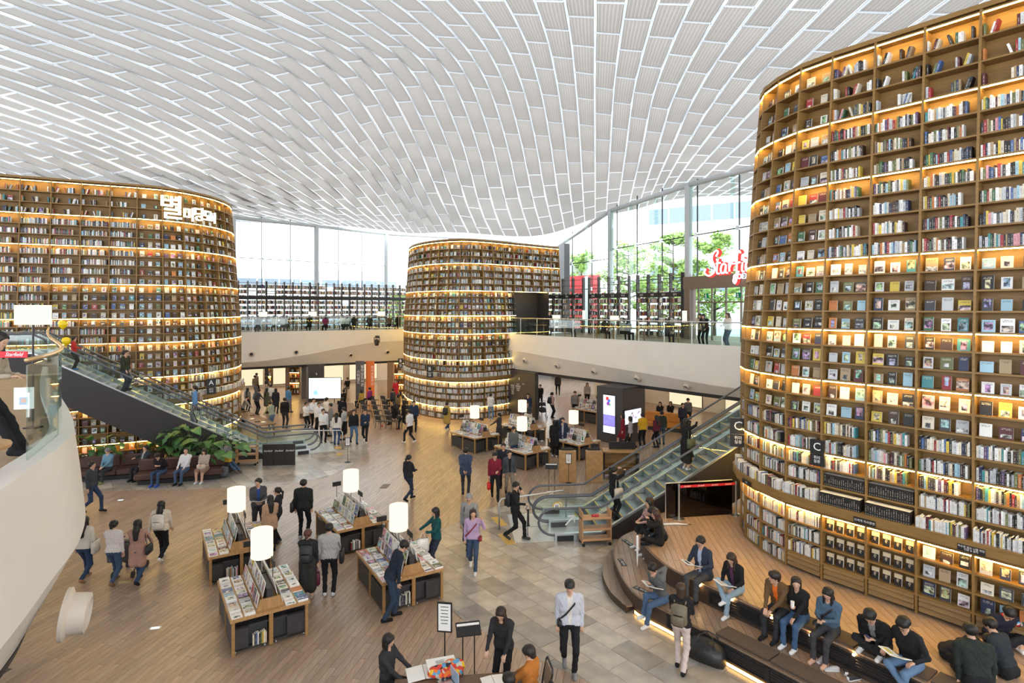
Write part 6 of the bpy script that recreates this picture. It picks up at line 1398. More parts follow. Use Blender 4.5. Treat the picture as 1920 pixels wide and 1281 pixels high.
# near reading desk at the bottom edge
DH = .74; dk = tag(empty('reading_desk', G(880, 1268, DH) - V(0, 0, DH), math.radians(6)), 'dark wooden reading desk at the bottom edge with a bag and papers', 'table'); DKW = pm('desk_brown', (.11, .06, .03), .35, var=.15, scale=3)
MB().box((-.1, -.75, DH - .03), (2.3, 1.6, .05)).build('table_top', DKW, dk)
for x in (-1.1, .95):
    for y in (-1.4, -.05): MB().box((x, y, DH / 2 - .03), (.06, .06, DH - .06)).build('leg', DKMET, dk)
D0 = G(880, 1268, DH)
def chair_near(p, rz, label):
    r_ = tag(empty('desk_chair', p, rz), label, 'chair', 'desk chairs at the near reading desk'); CF = pm('chair_frame', (.02, .02, .02), .4); CB = pm('chair_back', (.28, .22, .15), .6)
    smooth_by_angle(MB().bbox((0, 0, .44), (.46, .46, .05), .02).build('seat', pm('chair_seat', (.62, .58, .48), .6), r_), 30); b = MB(); b.sheet([[V(x, .23 + (z - .5) * .15, z) for x in (-.2, 0, .2)] for z in (.55, .7, .9)]); b.build('backrest', CB, r_)
    MB().tube([(-.22, .22, .46), (-.22, .24, .6), (-.22, .3, .9), (-.18, .31, .95), (.18, .31, .95), (.22, .3, .9), (.22, .24, .6), (.22, .22, .46)], .018, 8).build('back_frame', CF, r_)
    for x in (-.2, .2):
        for y in (-.2, .2): MB().tube([(x, y, 0), (x, y, .44)], .014, 6).build('leg', CF, r_)
chair_near(G(998, 1352), math.radians(-80), 'black framed chair with tan back at the near reading desk'); chair_near(G(1008, 1410), math.radians(-70), 'second black framed chair nearest the bottom edge')
o = MB().box((0, 0, 0), (.5, .34, .02)).build('white_papers', PAPER, None, loc=G(828, 1256, DH) + V(0, 0, .11)); o.rotation_euler = (0, 0, .3); tag(o, 'white sheet of paper on the colourful bag', 'paper')
o = MB().bbox((0, 0, 0), (.14, .07, .01), .003).build('phone', STEEL, None, loc=G(825, 1254, DH) + V(0, 0, .128)); o.rotation_euler = (0, 0, .5); tag(o, 'phone lying on the paper on the colourful bag', 'phone')
for i, (x, y, w, l, lb) in enumerate(((795, 1262, .3, .4, 'open white notebook at the left of the near desk'), (925, 1278, .2, .28, 'white booklet in front of the person in orange'))):
    r_ = tag(empty('open_notebook', G(x, y, DH), .3), lb, 'notebook'); 
    for s in (-1, 1): M_ = Matrix.Rotation(s * .08, 3, 'Y'); MB().box((s * w / 2, 0, .012), (w * .96, l, .012), M=M_).build('page', PAPER, r_)
lt = tag(empty('laptop', G(838, 1285, DH), math.radians(-60)), 'open silver laptop at the bottom edge of the near desk', 'laptop'); MB().box((0, 0, .01), (.32, .22, .018)).build('keyboard_base', STEEL, lt); MB().box((0, .14, .11), (.32, .012, .21), M=None).build('lid', pm('laptop_screen', (.35, .5, .65), .3), lt)
# duffel, sneakers, umbrella, shopping bag
LB = pm('black_leather', (.014, .015, .016), .42, bump=.5, scale=9)
dg = tag(empty('duffel_bag', G(1327, 1238), math.radians(-40)), 'large black duffel bag standing against the lower seating step', 'bag'); b = MB()
for (x, w, h) in ((-.36, .2, .3), (-.3, .24, .38), (-.12, .27, .43), (.1, .27, .42), (.28, .25, .36), (.36, .2, .28)): b.v += [(x, -w * .75, .02), (x, -w, h * .35), (x, -w * .8, h * .8), (x, -w * .2, h), (x, w * .25, h * .97), (x, w * .8, h * .78), (x, w, h * .35), (x, w * .75, .02)]
for i in range(5):
    for j in range(8): b.f.append((i * 8 + j, i * 8 + (j + 1) % 8, (i + 1) * 8 + (j + 1) % 8, (i + 1) * 8 + j)); b.m.append(0); b.c.append((1, 1, 1, 1))
b.f += [tuple(reversed(range(8))), tuple(range(40, 48))]; b.m += [0, 0]; b.c += [(1, 1, 1, 1)] * 2
o = b.build('bag_body', LB, dg, smooth=True)
for y in (-.08, .08): MB().tube([(-.2, y * 2, .34), (-.14, y, .5), (0, y * .4, .56), (.14, y, .5), (.2, y * 2, .34)], .014, 6).build('handle', LB, dg)
def shoe_mesh(name, m1, m2):
    b = MB(); rings = []
    for (y, w, h) in ((-.13, .032, .075), (-.10, .04, .085), (-.03, .04, .085), (.03, .042, .06), (.09, .046, .045), (.13, .03, .035)): rings.append([V(-w, y, .0), V(w, y, 0), V(w, y, .025), V(w * .8, y, h), V(-w * .8, y, h), V(-w, y, .025)])
    for r in rings: b.v += [tuple(p) for p in r]
    for i in range(5):
        for j in range(6): b.f.append((i * 6 + j, i * 6 + (j + 1) % 6, (i + 1) * 6 + (j + 1) % 6, (i + 1) * 6 + j)); b.m.append(1 if j in (0, 1, 5) else 0); b.c.append((1, 1, 1, 1))
    b.f += [tuple(reversed(range(6))), tuple(range(30, 36))]; b.m += [1, 1]; b.c += [(1, 1, 1, 1)] * 2
    return b.mesh(name, [m1, m2], True)
SG, SB = shoe_mesh('sneaker_grey', pm('shoe_grey', (.42, .43, .46), .7), WHITE), shoe_mesh('sneaker_black', pm('shoe_black', (.03, .03, .035), .7), WHITE)
for (x, y, me, a, lb) in ((1541, 1241, SG, 120, 'grey sneaker beside a bare foot on the lower tier'), (1559, 1258, SG, 85, 'grey sneaker lying loose on the lower tier'), (1585, 1261, SB, -20, 'black canvas shoe, back one on the lower tier'), (1601, 1275, SB, -75, 'black canvas shoe, front one at the bottom edge')):
    o = obj('sneaker', me, None, G(x, y, TZ), math.radians(a)); tag(o, lb, 'shoe', 'loose shoes on the lower tier')
u_ = tag(empty('umbrella', G(1195, 1062, TZ)), 'white folded umbrella leaning by the crouching man', 'umbrella'); MB().tube([(0, 0, .0), (0, 0, .12), (0, .0, .75), (0, 0, .8)], [.006, .02, .035, .01], 8).build('canopy', WHITE, u_); MB().tube([(0, 0, .78), (0, 0, .9)], .012, 6).build('handle', DKMET, u_)
u_ = tag(empty('umbrella', G(1268, 985, DZ), .6), 'white folded umbrella lying on the deck behind the long-haired woman', 'umbrella'); MB().tube([(-.3, .2, .03), (0, 0, .04), (.25, -.2, .03)], [.03, .03, .01], 8).build('canopy', WHITE, u_); MB().tube([(.25, -.2, .03), (.33, -.26, .03)], .008, 6).build('tip', DKMET, u_)
# trees and buildings outside
rr = random.Random(8); TRUNK = pm('trunk', (.09, .07, .05), .8); FOL = pm('foliage_spring', (.30, .48, .10), .6, var=.3, scale=2)
def tree(p, h, label, seed, n=2600):
    rr = random.Random(seed); r_ = tag(empty('tree', p), label, 'tree', 'young trees outside the glass wall'); t = MB(); t.tube([(0, 0, 0), (.05, .1, h * .5), (0, 0, h)], [.16, .1, .03], 8); tips = []
    for k in range(40):
        z = h * rr.uniform(.2, .97); a = rr.uniform(0, 6.28); L = (1.15 - z / h) * h * .42 + .4; e = V(math.cos(a) * L, math.sin(a) * L, z + L * .35); t.tube([(0, 0, z), lerp(V(0, 0, z), e, .5) + V(0, 0, -.05), e], [.05, .03, .012], 5); tips.append((V(0, 0, z), e))
    t.build('trunk', TRUNK, r_); f = MB()
    for k in range(n):
        s, e = rr.choice(tips); q = lerp(s, e, rr.uniform(.3, 1.08)) + V(rr.gauss(0, .22), rr.gauss(0, .22), rr.gauss(0, .18)); a = V(rr.gauss(0, 1), rr.gauss(0, 1), rr.gauss(0, .5)).normalized() * .19; c = a.orthogonal().normalized() * .12
        f.add([q - a, q + c, q + a, q - c], [(0, 1, 2, 3)])
    stuff(f.build('foliage', FOL, r_))
for i, (x, Y, h, lb) in enumerate(((1090, 62, 9.5, 'light green tree outside behind the first right gallery bookcase'), (1178, 57, 10.5, 'light green tree outside beside the second window column'), (1262, 52, 10.5, 'light green tree outside left of the wide column'), (1340, 50, 10, 'light green tree outside above the entrance sign'), (745, 82, 6, 'small green tree outside between back gallery and middle tower'))):
    p = AT(x, 600, Y); tree(V(p.x, p.y, 3.1), h, lb, 60 + i)
BW = pm('building_white', (.72, .74, .76), .6); BG = pm('building_glass', (.22, .28, .34), .2)
def building(p, d, rz, rows, label, z0=9):
    r_ = tag(empty('building', p, rz), label, 'building'); MB().box((0, 0, d[2] / 2), d).build('wall', BW, r_)
    for (z, h) in rows:
        n = int(d[0] / 3.2)
        for k in range(n): MB().box((-d[0] / 2 + (k + .5) * d[0] / n, -d[1] / 2 - .02, z), (d[0] / n - .25, .06, h)).build('window', BG, r_)
building(V(44, 86, -2), (46, 10, 30), math.radians(-32), [(23.5, 2.4), (13.5, 4)], 'white office block with window bands seen over the entrance')
building(V(-45, 98, -2), (50, 10, 15.5), math.radians(30), [(6, 3), (13.2, 1.2)], 'pale low building beyond the back glass wall')
r_ = tag(empty('kiosk_tower', AT(1078, 560, 66) * 1), 'pale round stair tower outside behind the corner pier', 'building'); r_.location.z = 0; MB().lathe([(2.6, 0), (2.6, 12.5), (2.8, 12.5), (2.8, 13), (0, 13)], n=28).build('drum', BW, r_)
p = AT(1088, 560, 58); o = MB().box((0, 0, 0), (5.2, .1, 5.2)).build('outdoor_banner', pm('banner_red', (.7, .05, .06), .6), None, loc=(p.x, p.y, 7.6)); o.rotation_euler = (0, 0, -.9); tag(o, 'red and white banner outside behind the gallery bookcase', 'banner'); MB().box((.9, -.06, 0), (.5, .02, 5.0)).build('white_stripe', WHITE, o)
b = MB(); b.add([(-120, 66, 3.0), (-60, 40, 3.0), (-60, 160, 3.0)], [(0, 1, 2)]); b.add([(13, 54, 3.1), (90, 20, 3.1), (90, 150, 3.1), (-40, 150, 3.1), (-30, 69, 3.1)], [(0, 1, 2, 3, 4)]); struct(b.build('street', pm('pavement_out', (.5, .5, .48), .7)), 'pale pavement outside')
# ================================================================ people: one continuous body surface each, grown from a posed skeleton
CLOTH = colmat('cloth', .85, bump=.35, bscale=14, spec=.2); SKINM = colmat('skin', .5, spec=.35); HAIRM = colmat('hair', .5, spec=.4)
def surface_nets(f, org, h):
    s = f < 0; nx, ny, nz = f.shape
    c = np.zeros((nx - 1, ny - 1, nz - 1), np.uint8)
    for dx in (0, 1):
        for dy in (0, 1):
            for dz in (0, 1): c += s[dx:nx - 1 + dx, dy:ny - 1 + dy, dz:nz - 1 + dz]
    idx = np.argwhere((c > 0) & (c < 8)); vid = -np.ones(c.shape, np.int64); vid[idx[:, 0], idx[:, 1], idx[:, 2]] = np.arange(len(idx))
    acc = np.zeros((len(idx), 3)); cnt = np.zeros(len(idx)); cor = [(a, b, d) for a in (0, 1) for b in (0, 1) for d in (0, 1)]
    val = {k: f[idx[:, 0] + k[0], idx[:, 1] + k[1], idx[:, 2] + k[2]] for k in cor}
    for k in cor:
        for ax in range(3):
            if k[ax]: continue
            k2 = tuple(1 if i == ax else k[i] for i in range(3)); a, b = val[k], val[k2]; m = (a < 0) != (b < 0)
            t = a[m] / (a[m] - b[m]); p = np.tile(np.array(k, float), (m.sum(), 1)); p[:, ax] += t; acc[m] += p; cnt[m] += 1
    V_ = (idx + acc / cnt[:, None]) * h + org; F = []
    for ax in range(3):
        a = [slice(None)] * 3; b = [slice(None)] * 3; a[ax] = slice(0, -1); b[ax] = slice(1, None); e = np.argwhere(s[tuple(a)] != s[tuple(b)])
        o1, o2 = [(1, 2), (2, 0), (0, 1)][ax]; e = e[(e[:, o1] > 0) & (e[:, o2] > 0) & (e[:, o1] < f.shape[o1] - 1) & (e[:, o2] < f.shape[o2] - 1)]
        if not len(e): continue
        q = []
        for d1, d2 in ((1, 1), (0, 1), (0, 0), (1, 0)):
            k = e.copy(); k[:, o1] -= d1; k[:, o2] -= d2; q.append(vid[k[:, 0], k[:, 1], k[:, 2]])
        q = np.stack(q, 1); neg = s[e[:, 0], e[:, 1], e[:, 2]]; q[~neg] = q[~neg][:, ::-1]; F.append(q)
    return V_, np.concatenate(F)
def cone_d(P, a, b, ra, rb):
    a = np.array(a, float); ba = np.array(b, float) - a; L = max(1e-9, ba @ ba); pa = P - a; t = np.clip((pa @ ba) / L, 0, 1)
    return np.sqrt(((pa - t[..., None] * ba) ** 2).sum(-1)) - (ra + (rb - ra) * t)
def grow(prims, h, cut=None, floor=None, noise=0.):
    lo = np.min([np.minimum(np.array(p[0]) - p[2], np.array(p[1]) - p[3]) for p in prims], 0) - 2.5 * h; hi = np.max([np.maximum(np.array(p[0]) + p[2], np.array(p[1]) + p[3]) for p in prims], 0) + 2.5 * h
    n = np.ceil((hi - lo) / h).astype(int) + 1; f = np.full(n, 1.0)
    ax = [lo[i] + h * np.arange(n[i]) for i in range(3)]
    for a, b, ra, rb, tg, k in prims:
        m = max(ra, rb) + 4 * h + k; l = np.maximum(np.floor((np.minimum(a, b) - m - lo) / h).astype(int), 0); u = np.minimum(np.ceil((np.maximum(a, b) + m - lo) / h).astype(int) + 1, n)
        sl = tuple(slice(l[i], u[i]) for i in range(3)); P = np.stack(np.meshgrid(*[ax[i][sl[i]] for i in range(3)], indexing='ij'), -1); d = cone_d(P, a, b, ra, rb)
        if noise and tg in ('top', 'bottom'): d = d + noise * np.sin(P[..., 2] * 46 + 9 * np.sin(P[..., 0] * 13) + P[..., 1] * 21) * np.sin(P[..., 0] * 17 + P[..., 2] * 11)
        g = f[sl]; hh = np.maximum(k - np.abs(g - d), 0) / max(k, 1e-6); f[sl] = np.minimum(g, d) - hh * hh * k * .25
    if cut is not None:
        P = np.stack(np.meshgrid(*ax, indexing='ij'), -1); f = np.maximum(f, cut(P))
    if floor is not None: f = np.maximum(f, (floor - ax[2])[None, None, :])
    return surface_nets(f, lo, h)
def ik(a, t, l1, l2, pole):
    a, t, pole = np.array(a, float), np.array(t, float), np.array(pole, float); d = t - a; L = np.linalg.norm(d)
    if L > (l1 + l2) * .995: t = a + d / L * (l1 + l2) * .995; d = t - a; L = np.linalg.norm(d)
    u = d / L; x = (l1 * l1 - l2 * l2 + L * L) / (2 * L); y = math.sqrt(max(0, l1 * l1 - x * x)); p = pole - u * (pole @ u); p = p / max(1e-9, np.linalg.norm(p)); return a + u * x + p * y, t
def rotx(v, a): c, s = math.cos(a), math.sin(a); return np.array([v[0], v[1] * c - v[2] * s, v[1] * s + v[2] * c])
def rotz_(v, a): c, s = math.cos(a), math.sin(a); return np.array([v[0] * c - v[1] * s, v[0] * s + v[1] * c, v[2]])
HANDS = {'down': (.235, .03, .80), 'fwd': (.22, .2, .88), 'back': (.24, -.2, .86), 'hold': (.09, .32, 1.12), 'phone': (.07, .30, 1.22), 'face': (.05, .17, 1.50), 'pocket': (.21, .07, .90), 'cross': (-.1, .19, 1.14), 'up': (.2, .28, 1.62), 'reach': (.28, .52, 1.0), 'wave': (.34, .15, 1.5),
         'behind': (.06, -.16, .95), 'push': (.18, .42, 1.0), 'table': (.18, .42, .98), 'hip': (.2, .05, .98)}
PEOPLE = {}
SKIN = (.56, .34, .235)
NP = [0]
def person(label, at, face, pose='stand', h=1.70, top=(.1, .1, .1), bottom=(.03, .03, .04), shoe=(.03, .03, .03), hair='short', hairc=(.012, .010, .009), L='down', R='down', head=(0, 0), inner=None, coat=0, skirt=0, near=1, seat=.45, lean=0., cap=None, glasses=False, sleeves=1, bare=0, feet=None, z=None, wide=1., group=None, knees=None, collar=None, stripes=False, epole=None):
    """at: world point under the feet (seated: under the feet too); face: heading in degrees; near 2 close-up, 1 middle, 0 far"""
    k = h / 1.72; res = {2: .0165, 1: .0225, 0: .036}[near] / k; pr = []; sit = pose.startswith('sit'); floorsit = pose == 'sit_floor'
    def add(a, b, ra, rb, tg, kk=.03): pr.append((np.array(a, float), np.array(b, float), ra, rb, tg, kk))
    hz = .905 if not sit else seat / k + .095
    if floorsit: hz = .115
    pel = np.array([0, 0, hz]); tl = lean
    def T(p): return pel + rotx(np.array(p, float) - np.array([0, 0, .905]), -tl)       # torso frame (standing coordinates)
    w = wide
    # torso
    add(T((-.075 * w, 0, .92)), T((.075 * w, 0, .92)), .112, .112, 'bottom', .05); add(T((-.07 * w, 0, 1.05)), T((.07 * w, 0, 1.05)), .105, .105, 'top', .06)
    add(T((-.085 * w, .005, 1.2)), T((.085 * w, .005, 1.2)), .112, .112, 'top', .06); add(T((-.1 * w, -.005, 1.33)), T((.1 * w, -.005, 1.33)), .108, .108, 'top', .06)
    add(T((-.15 * w, -.01, 1.42)), T((.15 * w, -.01, 1.42)), .062, .062, 'top', .06); add(T((0, -.005, 1.44)), T((0, .012, 1.52)), .058, .05, 'skin', .03)
    if not skirt and not sit: add(T((-.085 * w, 0, .965)), T((.085 * w, 0, .965)), .116, .116, 'top', .04)
    if coat:
        zc = .905 - coat
        if sit: zc = .86
        for sx in (-1, 1): add(T((sx * .075 * w, 0, 1.0)), T((sx * .085 * w, -.01, zc)), .12, .135, 'top', .05)
    for sx in (-1, 1): add(T((sx * .02, -.012, 1.465)), T((sx * .14, -.012, 1.425)), .05, .056, 'top', .03)
    if near >= 1:   # collar
        add(T((-.05, -.012, 1.478)), T((.05, -.012, 1.478)), .034, .034, 'collar', .02)
    # head
    hp, hy = head; hc = T((0, .022, 1.60)); 
    def Hd(p): return hc + rotx(rotz_(rotx(np.array(p, float), hp), hy), -tl * .6)
    add(Hd((0, -.028, .045)), Hd((0, .008, .035)), .083, .084, 'skin', .02); add(Hd((0, .022, .01)), Hd((0, .038, -.068)), .068, .044, 'skin', .03)
    if near >= 1:
        add(Hd((0, .088, .012)), Hd((0, .106, -.02)), .008, .013, 'skin', .012)
        for sx in (-1, 1): add(Hd((sx * .084, -.008, .015)), Hd((sx * .086, -.004, -.02)), .014, .011, 'skin', .008)
    # legs
    if feet is None:
        if pose == 'walk': feet = ((-.09, .27, .02), (.09, -.27, .10))
        elif sit and not floorsit: feet = ((-.11, .44, 0), (.11, .46, 0))
        elif pose == 'sit_floor': feet = ((.16, .34, .02), (-.16, .36, .02))
        else: feet = ((-.10, .02, 0), (.10, -.01, 0))
    anks = []
    for i, sx in enumerate((-1, 1)):
        hip = pel + np.array([sx * .09 * w, 0, -.03]); f = np.array(feet[i], float) / (1 if not sit else 1); ank = f + np.array([0, 0, .085])
        pole = (sx * .12, 1, .25) if not floorsit else (sx * 1.6, .3, .6)
        if knees: pole = knees[i]
        kn, ank = ik(hip, ank, .43, .42, pole); anks.append(ank); bt = 'bottom' if not skirt else 'skin'
        if bare: bt = 'skin'
        add(hip, kn, .092, .066, 'bottom' if skirt else bt, .035); add(kn, ank, .064, .044, bt if not skirt else 'skin', .02)
        if not skirt and not bare: add(lerp(kn, ank, .75), ank + np.array([0, 0, .02]), .054, .052, 'bottom', .02)
        dn = np.array([sx * .03, 1, 0.]); dn /= np.linalg.norm(dn)
        if pose == 'walk' and i == 1: dn = np.array([0, .86, -.5])
        add(ank + np.array([0, 0, -.035]) - dn * .045, ank + np.array([0, 0, -.052]) + dn * .145, .047, .040, 'shoe', .012)
        if skirt:
            zz = .905 - skirt
            if sit: add(hip, lerp(hip, kn, .8), .12, .115, 'bottom', .05)
            else: add(hip + np.array([0, 0, .05]), np.array([sx * .085, 0, zz]), .125, .135, 'bottom', .06)
    # arms
    hands = []
    for i, (sx, hn) in enumerate(((-1, L), (1, R))):
        sh = T((sx * .185 * w, -.01, 1.405)); tgt = HANDS[hn] if isinstance(hn, str) else hn; tgt = np.array([sx * tgt[0] if isinstance(hn, str) else tgt[0], tgt[1], tgt[2]])
        if isinstance(hn, str) and sit: tgt = tgt + np.array([0, .05, hz - .905])
        elif isinstance(hn, str) and tl: tgt = T(tgt) if hn not in ('reach', 'table', 'down') else tgt + np.array([0, .25 * math.sin(tl), -.12 * math.sin(tl)])
        if isinstance(hn, str) and hn == 'lap': pass
        el, wr = ik(sh, tgt, .275, .245, (sx * epole[0], epole[1], epole[2]) if epole else (sx * .55, -.75, -.35)); add(sh, el, .060, .047, 'top', .03)
        fb_ = 'top' if sleeves else 'skin'; add(el, wr, .045, .032, fb_, .02); d = (wr - el) / np.linalg.norm(wr - el); hands.append((wr, d, sx))
        if sleeves: add(lerp(el, wr, .8), lerp(el, wr, .94), .038, .037, 'top', .01)
        if near < 2: add(wr, wr + d * .10, .026, .034, 'skin', .015); add(wr + d * .1, wr + d * .155, .03, .018, 'skin', .015)
    noise = .007 if near == 2 else (.005 if near == 1 else 0)
    verts, faces = grow(pr, res, floor=(.002 if pose != 'walk' and not sit else None), noise=noise)
    cen = verts[faces].mean(1); D = np.stack([cone_d(cen, p[0], p[1], p[2], p[3]) for p in pr]); ti = D.argmin(0); tags = np.array([p[4] for p in pr])[ti]
    cols = {'top': top, 'bottom': bottom, 'skin': SKIN, 'shoe': shoe, 'inner': inner or top, 'collar': collar or top}
    if inner is not None:
        q = cen - pel; q = np.stack([q[:, 0], q[:, 1] * math.cos(tl) + -q[:, 2] * math.sin(tl) * 1, q[:, 1] * math.sin(tl) + q[:, 2] * math.cos(tl)], 1)
        m = (tags == 'top') & (np.abs(q[:, 0]) < .03 + .05 * np.clip(q[:, 2] - .1, 0, 1)) & (q[:, 1] > .03) & (q[:, 2] < .58); tags = np.where(m, 'inner', tags)
    col = np.array([cols[t] + (1,) for t in tags])
    if stripes:
        for pi, p in enumerate(pr):
            if p[4] == 'top' and abs(p[2] - .060) < 1e-6 and abs(p[3] - .047) < 1e-6:
                ba = p[1] - p[0]; t_ = ((cen - p[0]) @ ba) / (ba @ ba); m = (ti == pi)
                for lo_, hi_, c_ in ((.1, .22, (.1, .35, .65, 1)), (.22, .34, (.75, .75, .75, 1)), (.34, .46, (.5, .02, .03, 1))): col[m & (t_ > lo_) & (t_ < hi_)] = c_
    mi = (tags == 'skin').astype(int)
    Vs, Fs, Cs, Ms = [verts], [faces], [col], [mi]; n0 = len(verts)
    def island(vv, ff, c, m):
        nonlocal n0; Vs.append(np.array(vv)); Fs.append(np.array(ff) + n0); n0 += len(vv); Cs.append(np.tile(np.array(c + (1,)), (len(ff), 1))); Ms.append(np.full(len(ff), m))
    if near == 2:   # hands with palm, four unequal bent fingers and a thumb
        for wr, d, sx in hands:
            up = np.array([0, 0, 1.]); side = np.cross(d, up); side = side / max(1e-6, np.linalg.norm(side)) * (1 if sx < 0 else -1); nrm = np.cross(side, d); nrm = nrm if nrm[2] < 0 else -nrm; hp_ = []
            for o in (-.018, 0, .018): hp_.append((wr - d * .01 + side * o * .6, wr + d * .085 + side * o * 1.25, .019, .015, 'skin', .012))
            for j, (o, ln) in enumerate(((.033, .062), (.012, .074), (-.010, .068), (-.031, .052))):
                b0 = wr + d * .085 + side * o; b1 = b0 + (d * .9 + nrm * .35) * ln * .55; b2 = b1 + (d * .5 + nrm * .8) * ln * .5; hp_ += [(b0, b1, .0095, .0088, 'skin', .004), (b1, b2, .0088, .0075, 'skin', .004)]
            t0 = wr + d * .03 + side * .028; t1 = t0 + (d * .62 + side * .6 + nrm * .3) * .042; hp_ += [(t0, t1, .0125, .0105, 'skin', .006), (t1, t1 + (d * .85 + nrm * .35) * .03, .0105, .0085, 'skin', .004)]
            v2, f2 = grow(hp_, .0068); island(v2, f2, SKIN, 1)
    if near >= 1:   # eyes, brows, mouth
        def patch(c, rx, ry, colr, dep=.006):
            a = Hd(c); ex = Hd((c[0] + 1, c[1], c[2])) - a; ez = Hd((c[0], c[1], c[2] + 1)) - a; ey = Hd((c[0], c[1] + 1, c[2])) - a; vv = [a + ey * dep]; n = 8
            for q in range(n): th = 2 * math.pi * q / n; vv.append(a + ex * rx * math.cos(th) + ez * ry * math.sin(th) - ey * .004)
            island(vv, [(0, 1 + q, 1 + (q + 1) % n, 0) for q in range(n)], colr, 0)
        for sx in (-1, 1):
            patch((sx * .031, .087, .016), .0155, .0075, (.02, .014, .012)); patch((sx * .032, .086, .036), .019, .0045, hairc)
        patch((0, .083, -.05), .021, .006, (.33, .10, .085))
        if glasses:
            for sx in (-1, 1):
                ring = [Hd((sx * .032 + .024 * math.cos(t), .104, .014 + .018 * math.sin(t))) for t in np.linspace(0, 2 * math.pi, 11)[:-1]]; rb = MB(); rb.tube([Vector(p) for p in ring], .003, 4, closed=True); island([list(v) for v in rb.v], [list(f) for f in rb.f], (.02, .02, .02), 0)
    verts = np.concatenate(Vs) * k; faces = np.concatenate([np.asarray(f) for f in Fs]); col = np.concatenate(Cs); mi = np.concatenate(Ms)
    me = bpy.data.meshes.new('person'); tri = faces[:, 3] == faces[:, 0] if len(faces) else None
    me.from_pydata(verts.tolist(), [], [tuple(f[:3]) if f[0] == f[3] else tuple(f) for f in faces.tolist()]); me.materials.append(CLOTH); me.materials.append(SKINM); me.polygons.foreach_set('material_index', mi.astype(np.int32)); me.polygons.foreach_set('use_smooth', np.ones(len(faces), bool))
    at_ = me.attributes.new('Col', 'FLOAT_COLOR', 'FACE'); at_.data.foreach_set('color', col.astype(np.float32).ravel()); me.update()
    rz = math.radians(face - 90); org = Vector(at)
    if sit and not floorsit:
        fm = (np.array(feet[0]) + np.array(feet[1])) / 2 * k; org = org - Vector((math.cos(rz) * fm[0] - math.sin(rz) * fm[1], math.sin(rz) * fm[0] + math.cos(rz) * fm[1], 0))
    o = obj('person', me, None, org, rz); tag(o, label, 'person', group)
    # hair or cap as a child
    hpz = []
    def ha(a, b, ra, rb, kk=.02): hpz.append((np.array(a, float), np.array(b, float), ra, rb, 'hair', kk))
    big = .015 if near else .018
    ha(Hd((0, -.03, .05)), Hd((0, .008, .045)), .083 + big + .004, .081 + big); 
    nrm = Hd((0, .80, -.60)) - Hd((0, 0, 0)); ctr = Hd((0, .064, .046))
    if hair in ('long', 'bob', 'pony', 'bun'):
        nrm = Hd((0, .9, -.43)) - Hd((0, 0, 0)); ctr = Hd((0, .064, .045))
    cut = lambda P: (P - ctr) @ nrm
    if near:
        for sx, yy, zz in ((-.045, -.05, .1), (.045, -.05, .1), (0, -.1, .05), (-.05, .02, .1), (.05, .02, .1), (0, .03, .115), (-.06, -.07, .03), (.06, -.07, .03)): ha(Hd((sx, yy, zz)), Hd((sx * 1.1, yy, zz - .015)), .028, .024, .02)
    vv, ff = grow(hpz, .012 if near else .022, cut=cut); hv, hf, hcn = [vv], [ff], len(vv)
    def more(pz):
        nonlocal hcn
        v2, f2 = grow(pz, .013 if near else .024); hv.append(v2); hf.append(f2 + hcn); hcn += len(v2)
    dn = np.array([0, 0, -1.]); bk = (Hd((0, -1, 0)) - Hd((0, 0, 0)));
    if hair == 'long':
        a = Hd((0, -.05, .02)); more([(a, a + bk * .055 + dn * .16, .082, .08, 'h', .02), (a + bk * .055 + dn * .16, a + bk * .085 + dn * .36, .085, .06, 'h', .03)] + [(Hd((sx * .075, -.01, .03)), Hd((sx * .075, -.01, .03)) + dn * .24 + bk * (.0), .028, .03, 'h', .02) for sx in (-1, 1)])
    elif hair == 'bob':
        a = Hd((0, -.045, .01)); more([(a, a + dn * .11 + bk * .01, .085, .075, 'h', .02)] + [(Hd((sx * .073, .0, .03)), Hd((sx * .075, .01, .0)) + dn * .1, .028, .026, 'h', .02) for sx in (-1, 1)])
    elif hair == 'pony': a = Hd((0, -.11, .05)); more([(a, a + bk * .05 + dn * .04, .025, .035, 'h', .02), (a + bk * .05 + dn * .04, a + bk * .05 + dn * .26, .035, .015, 'h', .02)])
    elif hair == 'bun': a = Hd((0, -.125, -.01)); more([(a, a + dn * .01, .042, .042, 'h', .01)])
    elif hair == 'full': a = Hd((0, -.02, .07)); more([(Hd((-.03, .03, .07)), Hd((.03, .03, .07)), .066, .066, 'h', .03), (Hd((0, -.06, .03)), Hd((0, -.07, -.03)), .082, .06, 'h', .03)])
    if cap:
        more([(Hd((0, -.025, .055)), Hd((0, .0, .055)), .098, .097, 'h', .02), (Hd((-.04, .10, .06)), Hd((.04, .10, .06)), .016, .016, 'h', .03)])
    vv = np.concatenate(hv) * k; ff = np.concatenate(hf); hm = bpy.data.meshes.new('hair'); hm.from_pydata(vv.tolist(), [], ff.tolist()); hm.materials.append(HAIRM); hm.polygons.foreach_set('use_smooth', np.ones(len(ff), bool))
    cc = np.tile(np.array(hairc + (1,), np.float32), (len(ff), 1))
    if cap: cc[len(hf[0]):] = np.array(cap + (1,))
    a2 = hm.attributes.new('Col', 'FLOAT_COLOR', 'FACE'); a2.data.foreach_set('color', cc.ravel()); hm.update(); obj('cap' if cap else 'hair', hm, o)
    o['k'] = k; PEOPLE[label] = (o, [(h_[0] * k, h_[1], h_[2]) for h_ in hands], T, k); NP[0] += 1
    return o
def loc2w(o, p): rz = o.rotation_euler[2]; c, s = math.cos(rz), math.sin(rz); return Vector((o.location.x + p[0] * c - p[1] * s, o.location.y + p[0] * s + p[1] * c, o.location.z + p[2]))
